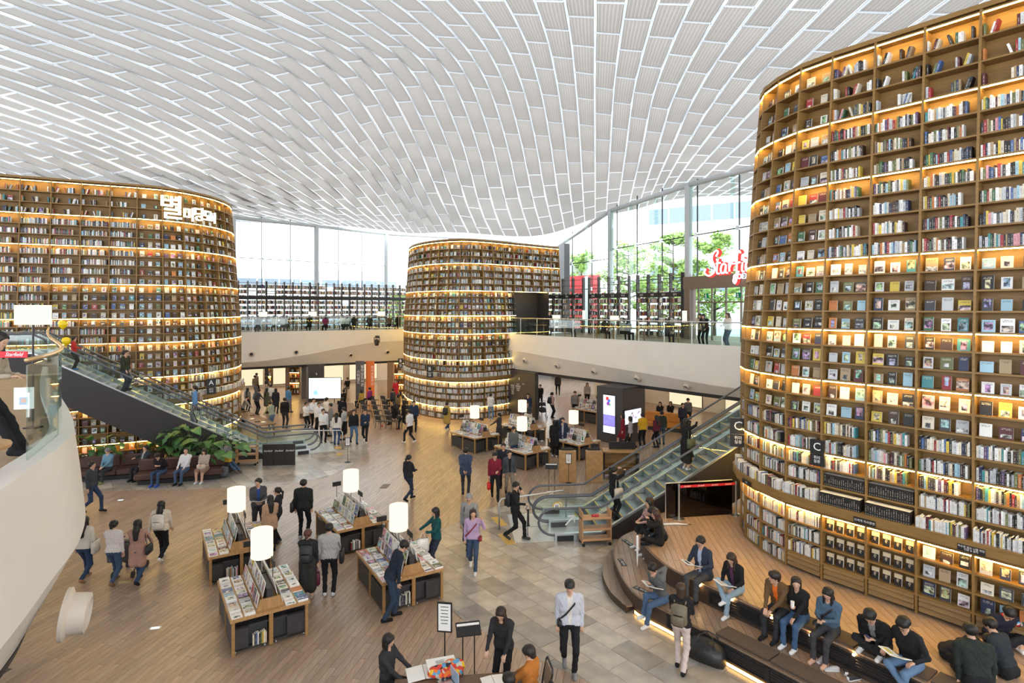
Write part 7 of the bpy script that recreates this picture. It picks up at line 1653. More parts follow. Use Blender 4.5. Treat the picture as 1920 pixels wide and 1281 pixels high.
def carry(who, kind, col, label, off=None, rough=.6):
    """bags and things held or worn, each a thing of its own placed on its bearer"""
    o, hands, T, k = PEOPLE[who]; m = pm('carry_%02x%02x%02x' % tuple(int(c * 255) for c in col), col, rough, var=.15, scale=8, bump=.2); rz = o.rotation_euler[2]
    if kind == 'backpack':
        p = T((0, -.19, 1.2)) * k; r = tag(empty('backpack', loc2w(o, p), rz), label, 'backpack'); smooth_by_angle(MB().bbox((0, 0, 0), (.3, .17, .42), .05).build('pack_body', m, r), 60); smooth_by_angle(MB().bbox((0, -.1, -.08), (.22, .06, .2), .025).build('front_pocket', m, r), 60)
        for sx in (-1, 1): MB().tube([(sx * .1, .06, .18), (sx * .12, .16, .26), (sx * .13, .3, .16), (sx * .14, .26, -.05), (sx * .13, .08, -.16)], .014, 6).build('strap', m, r)
    elif kind in ('tote', 'handbag'):
        s = off[0] if off else 1; p = np.array([s * .30, -.02, .95]) * k; r = tag(empty('shoulder_bag', loc2w(o, p), rz), label, 'bag'); w_, h_ = (.1, .32) if kind == 'tote' else (.09, .24)
        smooth_by_angle(MB().bbox((0, 0, 0), (w_, .3, h_), .03).build('bag_body', m, r), 60); MB().tube([(0, -.1, h_ / 2), (-s * .06, -.06, .3), (-s * .1, 0, .46), (-s * .06, .07, .3), (0, .1, h_ / 2)], .01, 6).build('strap', m, r)
    elif kind == 'handheld':
        wr = hands[0 if off[0] < 0 else 1]; p = wr[0] + wr[1] * .1 * k; q = loc2w(o, p); r = tag(empty('carrier_bag', q, rz), label, 'bag'); h_ = off[1]; b = MB(); b.v = []
        smooth_by_angle(MB().bbox((0, 0, -.14 - h_ / 2), (.13, off[2], h_), .04).build('bag_body', m, r), 60); MB().tube([(0, -.08, -.15), (0, -.02, 0), (0, .02, 0), (0, .08, -.15)], .008, 6).build('handle', m, r)
    elif kind == 'phone':
        p = (hands[0][0] + hands[1][0]) / 2 + np.array([0, .08, .03]) * k if not off else hands[off[0]][0] + hands[off[0]][1] * .12 * k; r = MB().bbox((0, 0, 0), (.072, .012, .145), .004).build('phone', m, None, loc=loc2w(o, p)); r.rotation_euler = (-.7, 0, rz); tag(r, label, 'phone')
    elif kind == 'book':
        p = (hands[0][0] + hands[1][0]) / 2 + (np.array([0, .1, .02]) if not off else np.array(off)) * k; r = tag(empty('open_magazine', loc2w(o, p), rz), label, 'magazine'); r.rotation_euler = (.35, 0, rz)
        for s in (-1, 1): M_ = Matrix.Rotation(-s * .22, 3, 'Y'); MB().box((s * .105, 0, .015), (.21, .28, .012), M=M_).build('page_block', [artmat('magazine_art_s', 'mag', False)] and PAPER, r); MB().box((s * .105, 0, .008), (.215, .29, .003), M=M_).build('cover', m, r); MB().box((s * .105, .03, .0222), (.14, .12, .001), M=M_).build('printed_picture', m, r)
    elif kind == 'cross':
        p = T((0, .0, 1.2)) * k; r = tag(empty('crossbody_bag', loc2w(o, p), rz), label, 'bag'); MB().tube([(-.16, -.02, .24), (-.08, .12, .12), (.08, .13, -.06), (.2, .05, -.2), (.1, -.1, -.1), (-.08, -.13, .14), (-.16, -.02, .24)], .018, 6).build('strap', m, r); s = off[0] if off else 1; smooth_by_angle(MB().bbox((s * .2, .08, -.24), (.09, .19, .13), .025).build('bag_body', m, r), 60)
JN = (.06, .10, .20); DJ = (.03, .05, .10); BK = (.014, .014, .016); WH = (.70, .70, .70); GY = (.16, .16, .17); NV = (.025, .035, .065); CRM = (.62, .54, .44); BR = (.11, .07, .04)
# ---- walking and standing on the main floor
P = person
P('woman in cream jacket with white backpack walking away', G(302, 1052), 97, 'walk', 1.64, CRM, BK, WH, 'long', L='back', R='fwd', near=2, wide=1.12); carry('woman in cream jacket with white backpack walking away', 'backpack', (.66, .62, .54), 'white backpack worn by the woman in the cream jacket')
P('woman in white sweater carrying a grey coat, walking away', G(213, 1098), 95, 'walk', 1.62, (.68, .62, .60), (.05, .08, .14), (.2, .11, .06), 'bun', L='hold', R='down', near=2); o, hd, T_, k_ = PEOPLE['woman in white sweater carrying a grey coat, walking away']
p = loc2w(o, hd[0][0]); cb = tag(empty('folded_coat', p), 'grey coat draped over the arm of the woman in white', 'coat'); b = MB(); b.sheet([[V(x, y, z) for x in (-.16, -.06, .06, .14)] for (y, z) in ((.1, .0), (.0, .05), (-.09, .0), (-.13, -.3), (-.1, -.55))]); o_ = b.build('cloth', pm('coat_grey', (.13, .14, .14), .9), cb, smooth=True); sm_ = o_.modifiers.new('thick', 'SOLIDIFY'); sm_.thickness = .04
P('woman in pink-brown coat pushing a stroller away', G(258, 1096), 98, 'walk', 1.62, (.38, .22, .17), (.035, .06, .12), BK, 'long', L='push', R='push', coat=.3, near=2); carry('woman in pink-brown coat pushing a stroller away', 'handbag', BK, 'black shoulder bag on the woman in the pink-brown coat', (1,))
def stroller(p, rz, label, col):
    r = tag(empty('stroller', p, rz), label, 'stroller'); m = pm('stroller_' + label[:6], col, .8)
    smooth_by_angle(MB().bbox((0, .05, .5), (.42, .5, .3), .06).build('seat', m, r), 60); b = MB(); b.sheet([[V(x, -.2 + .28 * math.sin(t), .62 + .34 * math.cos(t) * (1 if abs(x) < .15 else .93)) for x in (-.22, -.1, .1, .22)] for t in np.linspace(-1.2, 1.2, 6)]); b.build('canopy', m, r, smooth=True)
    for sx in (-.24, .24):
        MB().tube([(sx, -.45, 1.0), (sx, -.1, .5), (sx, .35, .1)], .014, 6).build('frame_tube', DKMET, r); MB().tube([(sx, .1, .45), (sx, -.3, .12)], .014, 6).build('frame_tube', DKMET, r)
        for y in (-.3, .38): MB().tube([(sx - .02, y, .09), (sx + .02, y, .09)], .09, 14).build('wheel', BLACK, r)
    MB().tube([(-.24, -.45, 1.0), (.24, -.45, 1.0)], .016, 6).build('handle', BLACK, r)
stroller(G(243, 1075), math.radians(5), 'grey stroller pushed by the woman in the pink-brown coat', (.10, .09, .09))
P('person in white top and jeans with tote, half hidden by the near gallery', G(158, 1092), 95, 'walk', 1.66, (.62, .58, .5), DJ, (.3, .16, .08), 'long', near=1); carry('person in white top and jeans with tote, half hidden by the near gallery', 'tote', (.6, .55, .45), 'cream tote bag at the near gallery edge', (1,))
P('man in padded navy vest walking past the near gallery edge', G(172, 962), 0, 'walk', 1.74, (.045, .05, .06), DJ, BK, 'short', near=1)
P('man in grey sweater with teal collar reading at the leftmost table', G(484, 1004), -62, 'stand', 1.74, (.07, .07, .075), (.04, .04, .045), BK, 'short', L='hold', R='hold', head=(-.1, -.6), collar=(.08, .42, .42), inner=(.03, .07, .25), near=2); carry('man in grey sweater with teal collar reading at the leftmost table', 'book', (.3, .3, .3), 'open magazine held by the man in grey sweater')
P('woman in beige coat with long black hair beside the leftmost table', G(507, 1034), 125, 'stand', 1.6, (.40, .26, .17), BK, BK, 'long', L='down', R='hold', coat=.12, near=2)
P('woman in black jacket and glasses facing the man in grey', G(521, 1018), 190, 'stand', 1.64, (.022, .024, .03), BK, (.05, .05, .06), 'pony', L='cross', R='cross', near=2, inner=(.02, .02, .02), glasses=True, head=(.15, 0), wide=1.1)
P('man in black leather jacket seen from behind', G(569, 1010), 92, 'stand', 1.78, (.02, .023, .022), BK, (.4, .4, .38), 'short', near=2, wide=1.18); carry('man in black leather jacket seen from behind', 'tote', BK, 'black sling bag of the man in the leather jacket', (-1,))
P('woman in burgundy cap and long dark skirt at the front table', G(577, 1122), 96, 'stand', 1.64, (.022, .022, .024), (.035, .034, .032), (.35, .3, .25), 'bun', hairc=(.08, .03, .02), cap=(.07, .025, .025), L='table', R='down', skirt=.62, near=2); carry('woman in burgundy cap and long dark skirt at the front table', 'backpack', (.02, .024, .026), 'small black leather backpack of the woman in the cap')
P('man in light grey shirt and black trousers beside the woman in cap', G(617, 1117), 100, 'stand', 1.74, (.36, .35, .34), BK, (.6, .6, .6), 'short', near=2, wide=1.1); carry('man in light grey shirt and black trousers beside the woman in cap', 'tote', BK, 'dark shoulder bag of the man in the grey shirt', (1,)); carry('woman in burgundy cap and long dark skirt at the front table', 'handheld', (.12, .015, .03), 'folded maroon umbrella held by the woman in cap', (1, .34, .06))
P('man in dark denim jacket leaning over the magazine table', G(731, 1160), 25, 'stand', 1.76, (.018, .026, .042), (.03, .05, .085), BK, 'short', lean=.42, L='down', R='down', head=(-.5, 0), near=2, feet=((-.06, .12, 0), (.12, -.14, 0)))
P('woman in teal blouse with white carrier bag reaching to magazines', G(818, 1068), 205, 'stand', 1.64, (.012, .07, .075), (.03, .035, .06), (.5, .45, .4), 'bob', L='hold', R='reach', head=(-.35, 0), near=2); carry('woman in teal blouse with white carrier bag reaching to magazines', 'handheld', (.75, .74, .72), 'white carrier bag hanging from the arm of the woman in teal', (-1, .38, .34))
P('young woman in lilac shirt and ripped jeans walking to the camera', G(887, 1070), -92, 'walk', 1.62, (.46, .32, .48), (.045, .07, .13), WH, 'long', hairc=(.03, .018, .013), L=(-.27, .2, 1.5), R='down', near=2, head=(0, .25), epole=(.35, -.1, -1)); carry('young woman in lilac shirt and ripped jeans walking to the camera', 'cross', (.25, .02, .03), 'small red crossbody bag of the woman in lilac', (-1,))
P('older man in checked shirt behind the woman in lilac', G(880, 1041), -95, 'walk', 1.72, (.27, .27, .26), DJ, BK, 'short', hairc=(.25, .25, .25), near=2, head=(-.3, 0), glasses=True); carry('older man in checked shirt behind the woman in lilac', 'backpack', (.03, .04, .03), 'dark backpack of the older man in checked shirt')
P('young man in black jacket with umbrella leaving the escalator', G(966, 1013), -15, 'walk', 1.74, BK, BK, (.05, .05, .05), 'short', R='hold', L='face', near=2, head=(-.3, -.3)); carry('young man in black jacket with umbrella leaving the escalator', 'backpack', BK, 'black backpack of the young man with umbrella'); carry('young man in black jacket with umbrella leaving the escalator', 'handheld', BK, 'folded black umbrella of the young man in black jacket', (1, .5, .05))
P('guard in black vest and white sleeves with ponytail', G(766, 940), 55, 'walk', 1.66, (.02, .022, .028), NV, BK, 'pony', R='hold', near=2, inner=(.02, .02, .02))
P('man in navy suit jacket standing with his back turned', G(873, 928), 90, 'stand', 1.74, (.045, .065, .11), (.035, .038, .042), BK, 'short', L='behind', R='behind', near=2, coat=.06, wide=1.1)
P('man in maroon jacket and cap pointing forward', G(928, 936), -85, 'walk', 1.70, (.19, .018, .035), BK, BK, 'short', cap=BK, R='down', L='hold', near=2, head=(0, .3)); carry('man in maroon jacket and cap pointing forward', 'handheld', (.6, .02, .02), 'red carrier bag of the man in maroon jacket', (1, .28, .24))
P('man in dark coat partly hidden behind the man in maroon', G(944, 915), -90, 'stand', 1.72, (.02, .024, .035), BK, BK, 'short', near=1)
P('man in grey blazer and beige trousers walking', G(955, 931), -80, 'walk', 1.70, (.055, .065, .075), (.22, .18, .14), BK, 'short', inner=BK, near=2, head=(0, .2))
P('man in white padded jacket and black cap on the stone floor', G(1068, 1258), -92, 'walk', 1.74, (.48, .49, .54), BK, (.2, .21, .23), 'short', cap=BK, inner=(.62, .58, .52), near=2, wide=1.15, head=(-.15, 0), feet=((-.08, .16, .0), (.09, -.2, .08))); carry('man in white padded jacket and black cap on the stone floor', 'cross', BK, 'black crossbody bag over the white padded jacket')
# ---- near desk
P('woman in dark jacket standing at the near reading desk', G(945, 1298), -110, 'stand', 1.62, (.025, .025, .028), BK, BK, 'long', hairc=(.025, .014, .01), lean=.2, R='table', L='table', head=(-.5, 0), near=2)
P('woman with black bob seated at the left of the near desk', G(768, 1340), -15, 'sit', 1.62, (.03, .03, .033), BK, BK, 'bob', L='table', R='table', head=(-.4, 0), near=2)
P('person with curly dark hair in orange jacket at the near desk', G(952, 1345), 150, 'sit', 1.66, (.42, .15, .03), BK, BK, 'full', hairc=(.02, .015, .012), L='table', R='table', head=(-.3, 0), near=2)
P('person in black at the bottom edge in front of the orange jacket', G(930, 1400), 130, 'sit', 1.64, BK, BK, BK, 'short', near=2, lean=.15)
# patterned bag on the desk
v_, f_ = grow([(np.array(a), np.array(b), ra, rb_, 'h', .06) for a, b, ra, rb_ in (((-.22, 0, .05), (.22, .03, .06), .10, .11), ((-.1, -.12, .04), (.2, -.1, .04), .08, .08), ((.1, .1, .07), (.28, .02, .04), .08, .07))], .02, floor=.0)
bm_ = bpy.data.meshes.new('print_bag'); bm_.from_pydata(v_.tolist(), [], f_.tolist()); bm_.polygons.foreach_set('use_smooth', np.ones(len(f_), bool))
def bagmat():
    m, n, l, b = _new('print_cloth'); t = n.new('ShaderNodeTexCoord'); v = n.new('ShaderNodeTexVoronoi'); v.inputs['Scale'].default_value = 16; l.new(t.outputs['Object'], v.inputs['Vector']); sp = n.new('ShaderNodeSeparateColor'); l.new(v.outputs['Color'], sp.inputs[0])
    r = n.new('ShaderNodeValToRGB'); r.color_ramp.interpolation = 'CONSTANT'; els = r.color_ramp.elements; els[0].color = (.6, .05, .03, 1); els[1].position = .2; els[1].color = (.02, .02, .03, 1)
    for p_, c_ in ((.4, (.1, .3, .5, 1)), (.58, (.75, .45, .03, 1)), (.75, (.75, .16, .02, 1)), (.9, (.5, .5, .45, 1))): k = els.new(p_); k.color = c_
    l.new(sp.outputs[0], r.inputs[0]); l.new(r.outputs[0], b.inputs['Base Color']); b.inputs['Roughness'].default_value = .8; return m
bm_.materials.append(bagmat()); o = obj('print_bag', bm_, None, G(836, 1262, DH), .4); tag(o, 'colourful patterned bag lying on the near reading desk', 'bag')
# ---- stepped deck
OUT = -144
def on_step(x, y, z, line):
    """feet of a sitter: in front of the riser of the seating step"""
    p = G(x, y, z); no = V(dirs.y, -dirs.x, 0); d = (p - V(line[0], line[1], z)).dot(no); return p + no * max(0, .21 - d)
S1 = lambda x, y: on_step(x, y, 0, (3.35, 12.66)); S2 = lambda x, y: on_step(x, y, TZ, (4.75, 12.35))
P('young man in grey hoodie and jeans reading on the lower step', S1(1222, 1170), OUT - 6, 'sit_', 1.74, (.12, .125, .13), (.075, .125, .22), WH, 'short', seat=TZ + .03, L='face', R=(.02, .36, .92), lean=.35, head=(-.45, 0), near=2, feet=((-.02, .46, 0), (.10, .44, .16)), knees=((0, 1, .3), (-.1, 1, .5))); carry('young man in grey hoodie and jeans reading on the lower step', 'book', (.5, .5, .5), 'open book read by the young man in grey hoodie', (.0, .02, -.18))
P('man in navy blazer and light shirt reading on the upper step', S2(1300, 1128), OUT, 'sit_', 1.74, (.032, .042, .065), (.07, .072, .08), (.02, .016, .014), 'short', seat=DZ - TZ + .03, L=(-.17, .33, .80), R=(.17, .33, .80), lean=.12, head=(-.35, 0), near=2, inner=(.35, .42, .58), glasses=True, coat=.02); carry('man in navy blazer and light shirt reading on the upper step', 'book', (.06, .06, .07), 'magazine read by the man in navy blazer')
P('woman in black jacket and pale jeans with an open picture magazine', S2(1366, 1158), OUT, 'sit_', 1.64, BK, (.26, .36, .44), WH, 'long', hairc=(.03, .017, .012), seat=DZ - TZ + .03, L=(-.18, .4, .72), R=(.15, .33, .74), lean=.25, head=(-.45, 0), inner=(.08, .03, .07), near=2, feet=((-.03, .44, 0), (-.02, .5, .34)), knees=((0, 1, .3), (.4, 1, .5))); carry('woman in black jacket and pale jeans with an open picture magazine', 'book', (.5, .5, .52), 'large open picture magazine on the lap of the woman in black')
P('young man in brown blazer and orange shirt leaning forward', S2(1453, 1196), OUT, 'sit_', 1.74, (.13, .075, .035), (.03, .032, .036), BK, 'full', hairc=(.018, .012, .01), seat=DZ - TZ + .03, L=(-.05, .48, .62), R=(.07, .48, .62), lean=.4, head=(.1, -.5), inner=(.75, .16, .02), near=2, coat=.02)
P('woman in black top and jeans holding a drink', S2(1487, 1214), OUT, 'sit_', 1.62, (.016, .016, .018), (.05, .10, .19), WH, 'long', seat=DZ - TZ + .03, L=(-.05, .4, .6), R=(.02, .3, .86), lean=.2, head=(0, .5), near=2)
P('woman in denim jacket and grey jeans looking at her phone', S2(1549, 1238), OUT, 'sit_', 1.62, (.07, .12, .18), (.05, .05, .055), SKIN, 'long', seat=DZ - TZ + .03, L=(-.05, .34, .84), R=(.06, .34, .84), lean=.12, head=(-.45, 0), near=2); carry('woman in denim jacket and grey jeans looking at her phone', 'phone', BK, 'phone held by the woman in denim jacket'); carry('woman in denim jacket and grey jeans looking at her phone', 'cross', BK, 'black handbag on the lap of the woman in denim')
P('young man in black bomber jacket bent over his phone', G(1650, 1218, DZ + .03), OUT, 'sit_floor', 1.74, BK, (.018, .018, .02), WH, 'short', lean=.55, L=(-.06, .36, .32), R=(.08, .36, .32), head=(-.5, 0), near=2, inner=(.2, .2, .19), wide=1.15); carry('young man in black bomber jacket bent over his phone', 'phone', (.1, .08, .2), 'phone held by the young man in bomber jacket')
P('young man in black sweater and jeans with an open magazine', S2(1712, 1312), OUT - 10, 'sit_', 1.74, (.016, .016, .018), (.12, .2, .32), BK, 'full', seat=DZ - TZ + .03, L=(-.24, .36, .74), R=(.24, .36, .74), lean=.3, head=(-.45, 0), near=2, glasses=True, feet=((-.12, .42, .0), (-.18, .46, .2)), knees=((-.1, 1, .3), (.5, 1, .4))); carry('young man in black sweater and jeans with an open magazine', 'book', (.6, .5, .12), 'open yellow magazine held by the young man in black sweater')
P('boy in navy jersey with red collar bending forward on the deck', G(1772, 1232, DZ), -30, 'sit_floor', 1.66, (.02, .022, .035), (.02, .02, .025), WH, 'short', lean=1.05, L=(-.15, .52, .1), R=(.15, .52, .1), head=(-.2, 0), near=2, collar=(.45, .02, .03), stripes=True)
P('boy in navy jersey with striped shoulders facing the group', G(1863, 1200, DZ), -95, 'sit_floor', 1.68, (.02, .022, .035), (.02, .02, .025), WH, 'short', lean=.55, L=(-.2, .4, .15), R=(.2, .4, .15), head=(-.6, 0), near=2, collar=(.45, .02, .03), stripes=True, wide=1.1)
P('person in dark green hoodie with back turned in the deck group', G(1835, 1292, DZ), 75, 'sit_floor', 1.74, (.022, .028, .024), BK, BK, 'short', lean=.35, near=2, wide=1.25, head=(-.2, 0))
P('boy in dark shirt at the right of the deck group', G(1893, 1272, DZ), 110, 'sit_floor', 1.66, (.022, .028, .035), BK, BK, 'short', lean=.4, near=2, head=(-.3, 0))
P('young man in dark grey hoodie crouched on the lower tier with white shoes', G(1213, 1046, TZ), -165, 'sit_', 1.72, (.04, .046, .048), BK, WH, 'short', seat=DZ - TZ + .02, L=(-.1, .42, .62), R=(.1, .42, .62), lean=.42, head=(-.3, 0), near=2)
P('woman in spotted skirt and white shoes on the deck steps', G(1196, 1030, TZ), -160, 'sit_', 1.62, (.44, .28, .26), (.02, .02, .02), WH, 'long', seat=DZ - TZ + .02, L='hold', R='hold', skirt=.4, near=1, lean=.1)
P('woman with long brown hair in black photographing on the deck', G(1238, 1022, DZ), 170, 'sit_floor', 1.64, BK, BK, BK, 'long', hairc=(.05, .022, .014), L=(-.08, .34, .7), R=(.1, .34, .7), near=2, lean=.15); carry('woman with long brown hair in black photographing on the deck', 'phone', BK, 'phone raised by the woman with long brown hair')
P('young man at the back of the group by the escalator foot', G(1222, 995, DZ), -140, 'sit_floor', 1.7, (.13, .13, .14), BK, BK, 'full', hairc=(.04, .02, .012), near=1, lean=.1)
P('woman in black top and pale trousers standing with a backpack', G(1277, 1257), 62, 'stand', 1.66, (.016, .016, .018), (.56, .47, .44), BK, 'bob', hairc=(.045, .025, .016), L='hold', R='hold', near=2, feet=((-.09, .1, 0), (.08, -.16, 0)), bare=0); carry('woman in black top and pale trousers standing with a backpack', 'backpack', (.15, .125, .085), 'khaki backpack of the woman standing by the lower step')
cupo = tag(MB().lathe([(.028, 0), (.036, .13), (.038, .135), (0, .14)], n=14).build('drink_cup', PAPER, None), 'white drink cup held by the woman in black top', 'cup'); o, hd, T_, k_ = PEOPLE['woman in black top and jeans holding a drink']; cupo.location = loc2w(o, hd[1][0] + hd[1][1] * .1) - V(0, 0, .04)
# ---- sofas
P('older man in light blue jacket asleep on the left sofa', G(186, 908), -98, 'sit_', 1.68, (.13, .25, .34), (.035, .04, .045), (.25, .3, .1), 'short', hairc=(.16, .16, .16), seat=.43, L=(-.04, .3, .66), R=(.05, .3, .66), head=(-.5, 0), near=1)
P('older man in dark suit with arm on the sofa back', G(250, 903), -110, 'sit_', 1.70, (.03, .036, .045), (.025, .027, .03), BK, 'short', seat=.43, L=(-.12, .26, .6), R=(.48, -.02, .82), inner=(.3, .3, .31), near=1, lean=-.15)
P('young man in black sweater with white hood slumped forward', G(290, 913), -95, 'sit_', 1.70, BK, (.045, .08, .15), (.03, .1, .45), 'short', seat=.43, L=(-.1, .26, .78), R=(.1, .26, .78), lean=.4, head=(-.6, 0), near=1)
P('young man in white hoodie asleep on the front sofa', G(334, 910), -92, 'sit_', 1.70, (.66, .66, .67), (.06, .1, .18), BK, 'short', seat=.43, L=(-.1, .24, .62), R=(.16, .24, .62), lean=-.15, head=(.3, .3), near=1)
P('woman with long black hair and handbag on the front sofa', G(373, 907), -90, 'sit_', 1.60, (.42, .34, .29), (.25, .16, .12), WH, 'long', seat=.43, L=(-.06, .3, .76), R=(.06, .3, .76), skirt=.4, head=(-.4, 0), near=1); o = PEOPLE['woman with long black hair and handbag on the front sofa'][0]
r = tag(empty('handbag', loc2w(o, (0, .26, .62)), o.rotation_euler[2]), 'cream handbag on the lap of the woman on the sofa', 'bag'); smooth_by_angle(MB().bbox((0, 0, 0), (.32, .14, .2), .03).build('bag_body', pm('bag_cream', (.55, .46, .36), .5), r), 60); MB().tube([(-.08, 0, .1), (-.05, 0, .17), (.05, 0, .17), (.08, 0, .1)], .008, 6).build('handle', pm('bag_cream', (.5, .4, .3)), r)
P('man in pale grey jacket and cap with legs stretched out on the sofa end', G(447, 888), -28, 'sit_', 1.72, (.34, .34, .34), (.07, .13, .24), (.16, .13, .09), 'short', cap=(.02, .02, .022), seat=.43, L='hold', R='hold', feet=((-.1, .82, 0), (.1, .86, .02)), head=(-.4, 0), near=1)
P('person behind the sofa end looking at a phone beside a yellow bag', G(432, 880), -20, 'sit_', 1.62, (.06, .09, .14), (.2, .2, .21), WH, 'bob', seat=.43, L='phone', R='phone', near=1); o = tag(MB().bbox((0, 0, .12), (.42, .2, .24), .06).build('yellow_bag', pm('bag_yellow', (.65, .4, .03), .6), None, loc=AT(425, 870, 24.9) * 1), 'bright yellow bag at the end of the front sofa', 'bag'); o.location.z = .44
r = tag(empty('grey_backpack', G(420, 895)), 'dark grey backpack on the floor at the sofa end', 'backpack'); smooth_by_angle(MB().bbox((0, 0, .24), (.34, .22, .46), .07).build('pack_body', pm('pack_grey', (.09, .10, .11), .8), r), 60); smooth_by_angle(MB().bbox((0, -.12, .16), (.24, .08, .2), .03).build('front_pocket', pm('pack_grey', (.09, .1, .11)), r), 60)
# ---- riders
def rider(label, esc, a, v, face, lift, **kw): pt, ln = esc; q = pt(a, v, 0); n = math.floor(max(0, a) / .3464 + 1) * .2; return P(label, V(q.x, q.y, max(.02, n)), face, **kw)
rider('woman in black cardigan photographing on the lower escalator', (ptC, lnC), .55, .55, 25, 0, h=1.62, top=BK, bottom=BK, hair='pony', L='up', R='up', near=2, inner=(.4, .12, .04)); carry('woman in black cardigan photographing on the lower escalator', 'tote', (.5, .45, .38), 'cream tote of the woman on the lower escalator', (1,))
rider('woman in long black skirt photographing higher on the escalator', (ptC, lnC), 3.0, .8, 20, 0, h=1.64, top=BK, bottom=BK, shoe=WH, hair='bob', L='up', R='up', skirt=.55, near=2); carry('woman in long black skirt photographing higher on the escalator', 'tote', (.07, .085, .05), 'olive bag of the woman higher on the escalator', (1,))
AUP = math.degrees(math.atan2(-.436, -.9)); ADN = AUP + 180
rider('man in dark green jacket riding down the left escalator', (ptA, lnA), 5.6, .6, ADN - 25, 0, h=1.74, top=(.03, .036, .022), bottom=(.04, .055, .07), hair='short', R='fwd', near=1, glasses=True)
rider('man standing behind the man in green jacket', (ptA, lnA), 5.6, .95, ADN - 25, 0, h=1.74, top=BK, bottom=(.2, .2, .2), hair='short', near=1)
rider('boy in red vest with yellow balloons on the left escalator', (ptA, lnA), 7.4, .6, ADN, 0, h=1.4, top=(.42, .03, .03), bottom=BK, shoe=(.03, .2, .45), hair='short', R='hold', near=1)
rider('woman in pink jacket with beige backpack on the left escalator', (ptA, lnA), 2.9, .75, AUP, 0, h=1.62, top=(.62, .08, .14), bottom=BK, hair='bob', near=1); carry('woman in pink jacket with beige backpack on the left escalator', 'backpack', (.42, .33, .24), 'beige backpack of the woman in pink')
rider('man in blue shirt beside the woman in pink', (ptA, lnA), 2.9, .35, AUP, 0, h=1.7, top=(.12, .25, .45), bottom=GY, hair='short', near=1)
for (x, y, r_, lb) in ((118, 609, .17, 'yellow balloon above the boy on the escalator'), (124, 640, .17, 'yellow balloon at the chest of the boy on the escalator')):
    q = loc2w(PEOPLE['boy in red vest with yellow balloons on the left escalator'][0], (0, 0, 0)); p = AT(x, y, q.y - .2); b = MB(); b.lathe([(0, -r_ * 1.15), (r_ * .35, -r_ * .95), (r_ * .8, -r_ * .45), (r_, .1 * r_), (r_ * .85, r_ * .6), (r_ * .5, r_ * .9), (0, r_)], n=20); r0 = tag(empty('balloon', p), lb, 'balloon'); b.build('skin', pm('balloon_yellow', (.85, .62, .01), .25), r0, smooth=True); MB().lathe([(.0, -r_ * 1.3), (.02, -r_ * 1.25), (.01, -r_ * 1.12)], n=8).build('knot', pm('balloon_yellow', (.85, .6, .01)), r0); MB().tube([(0, 0, -r_ * 1.3), (.03, 0, -r_ * 2), (-.02, .05, -r_ * 3)], .003, 4).build('string', WHITE, r0)
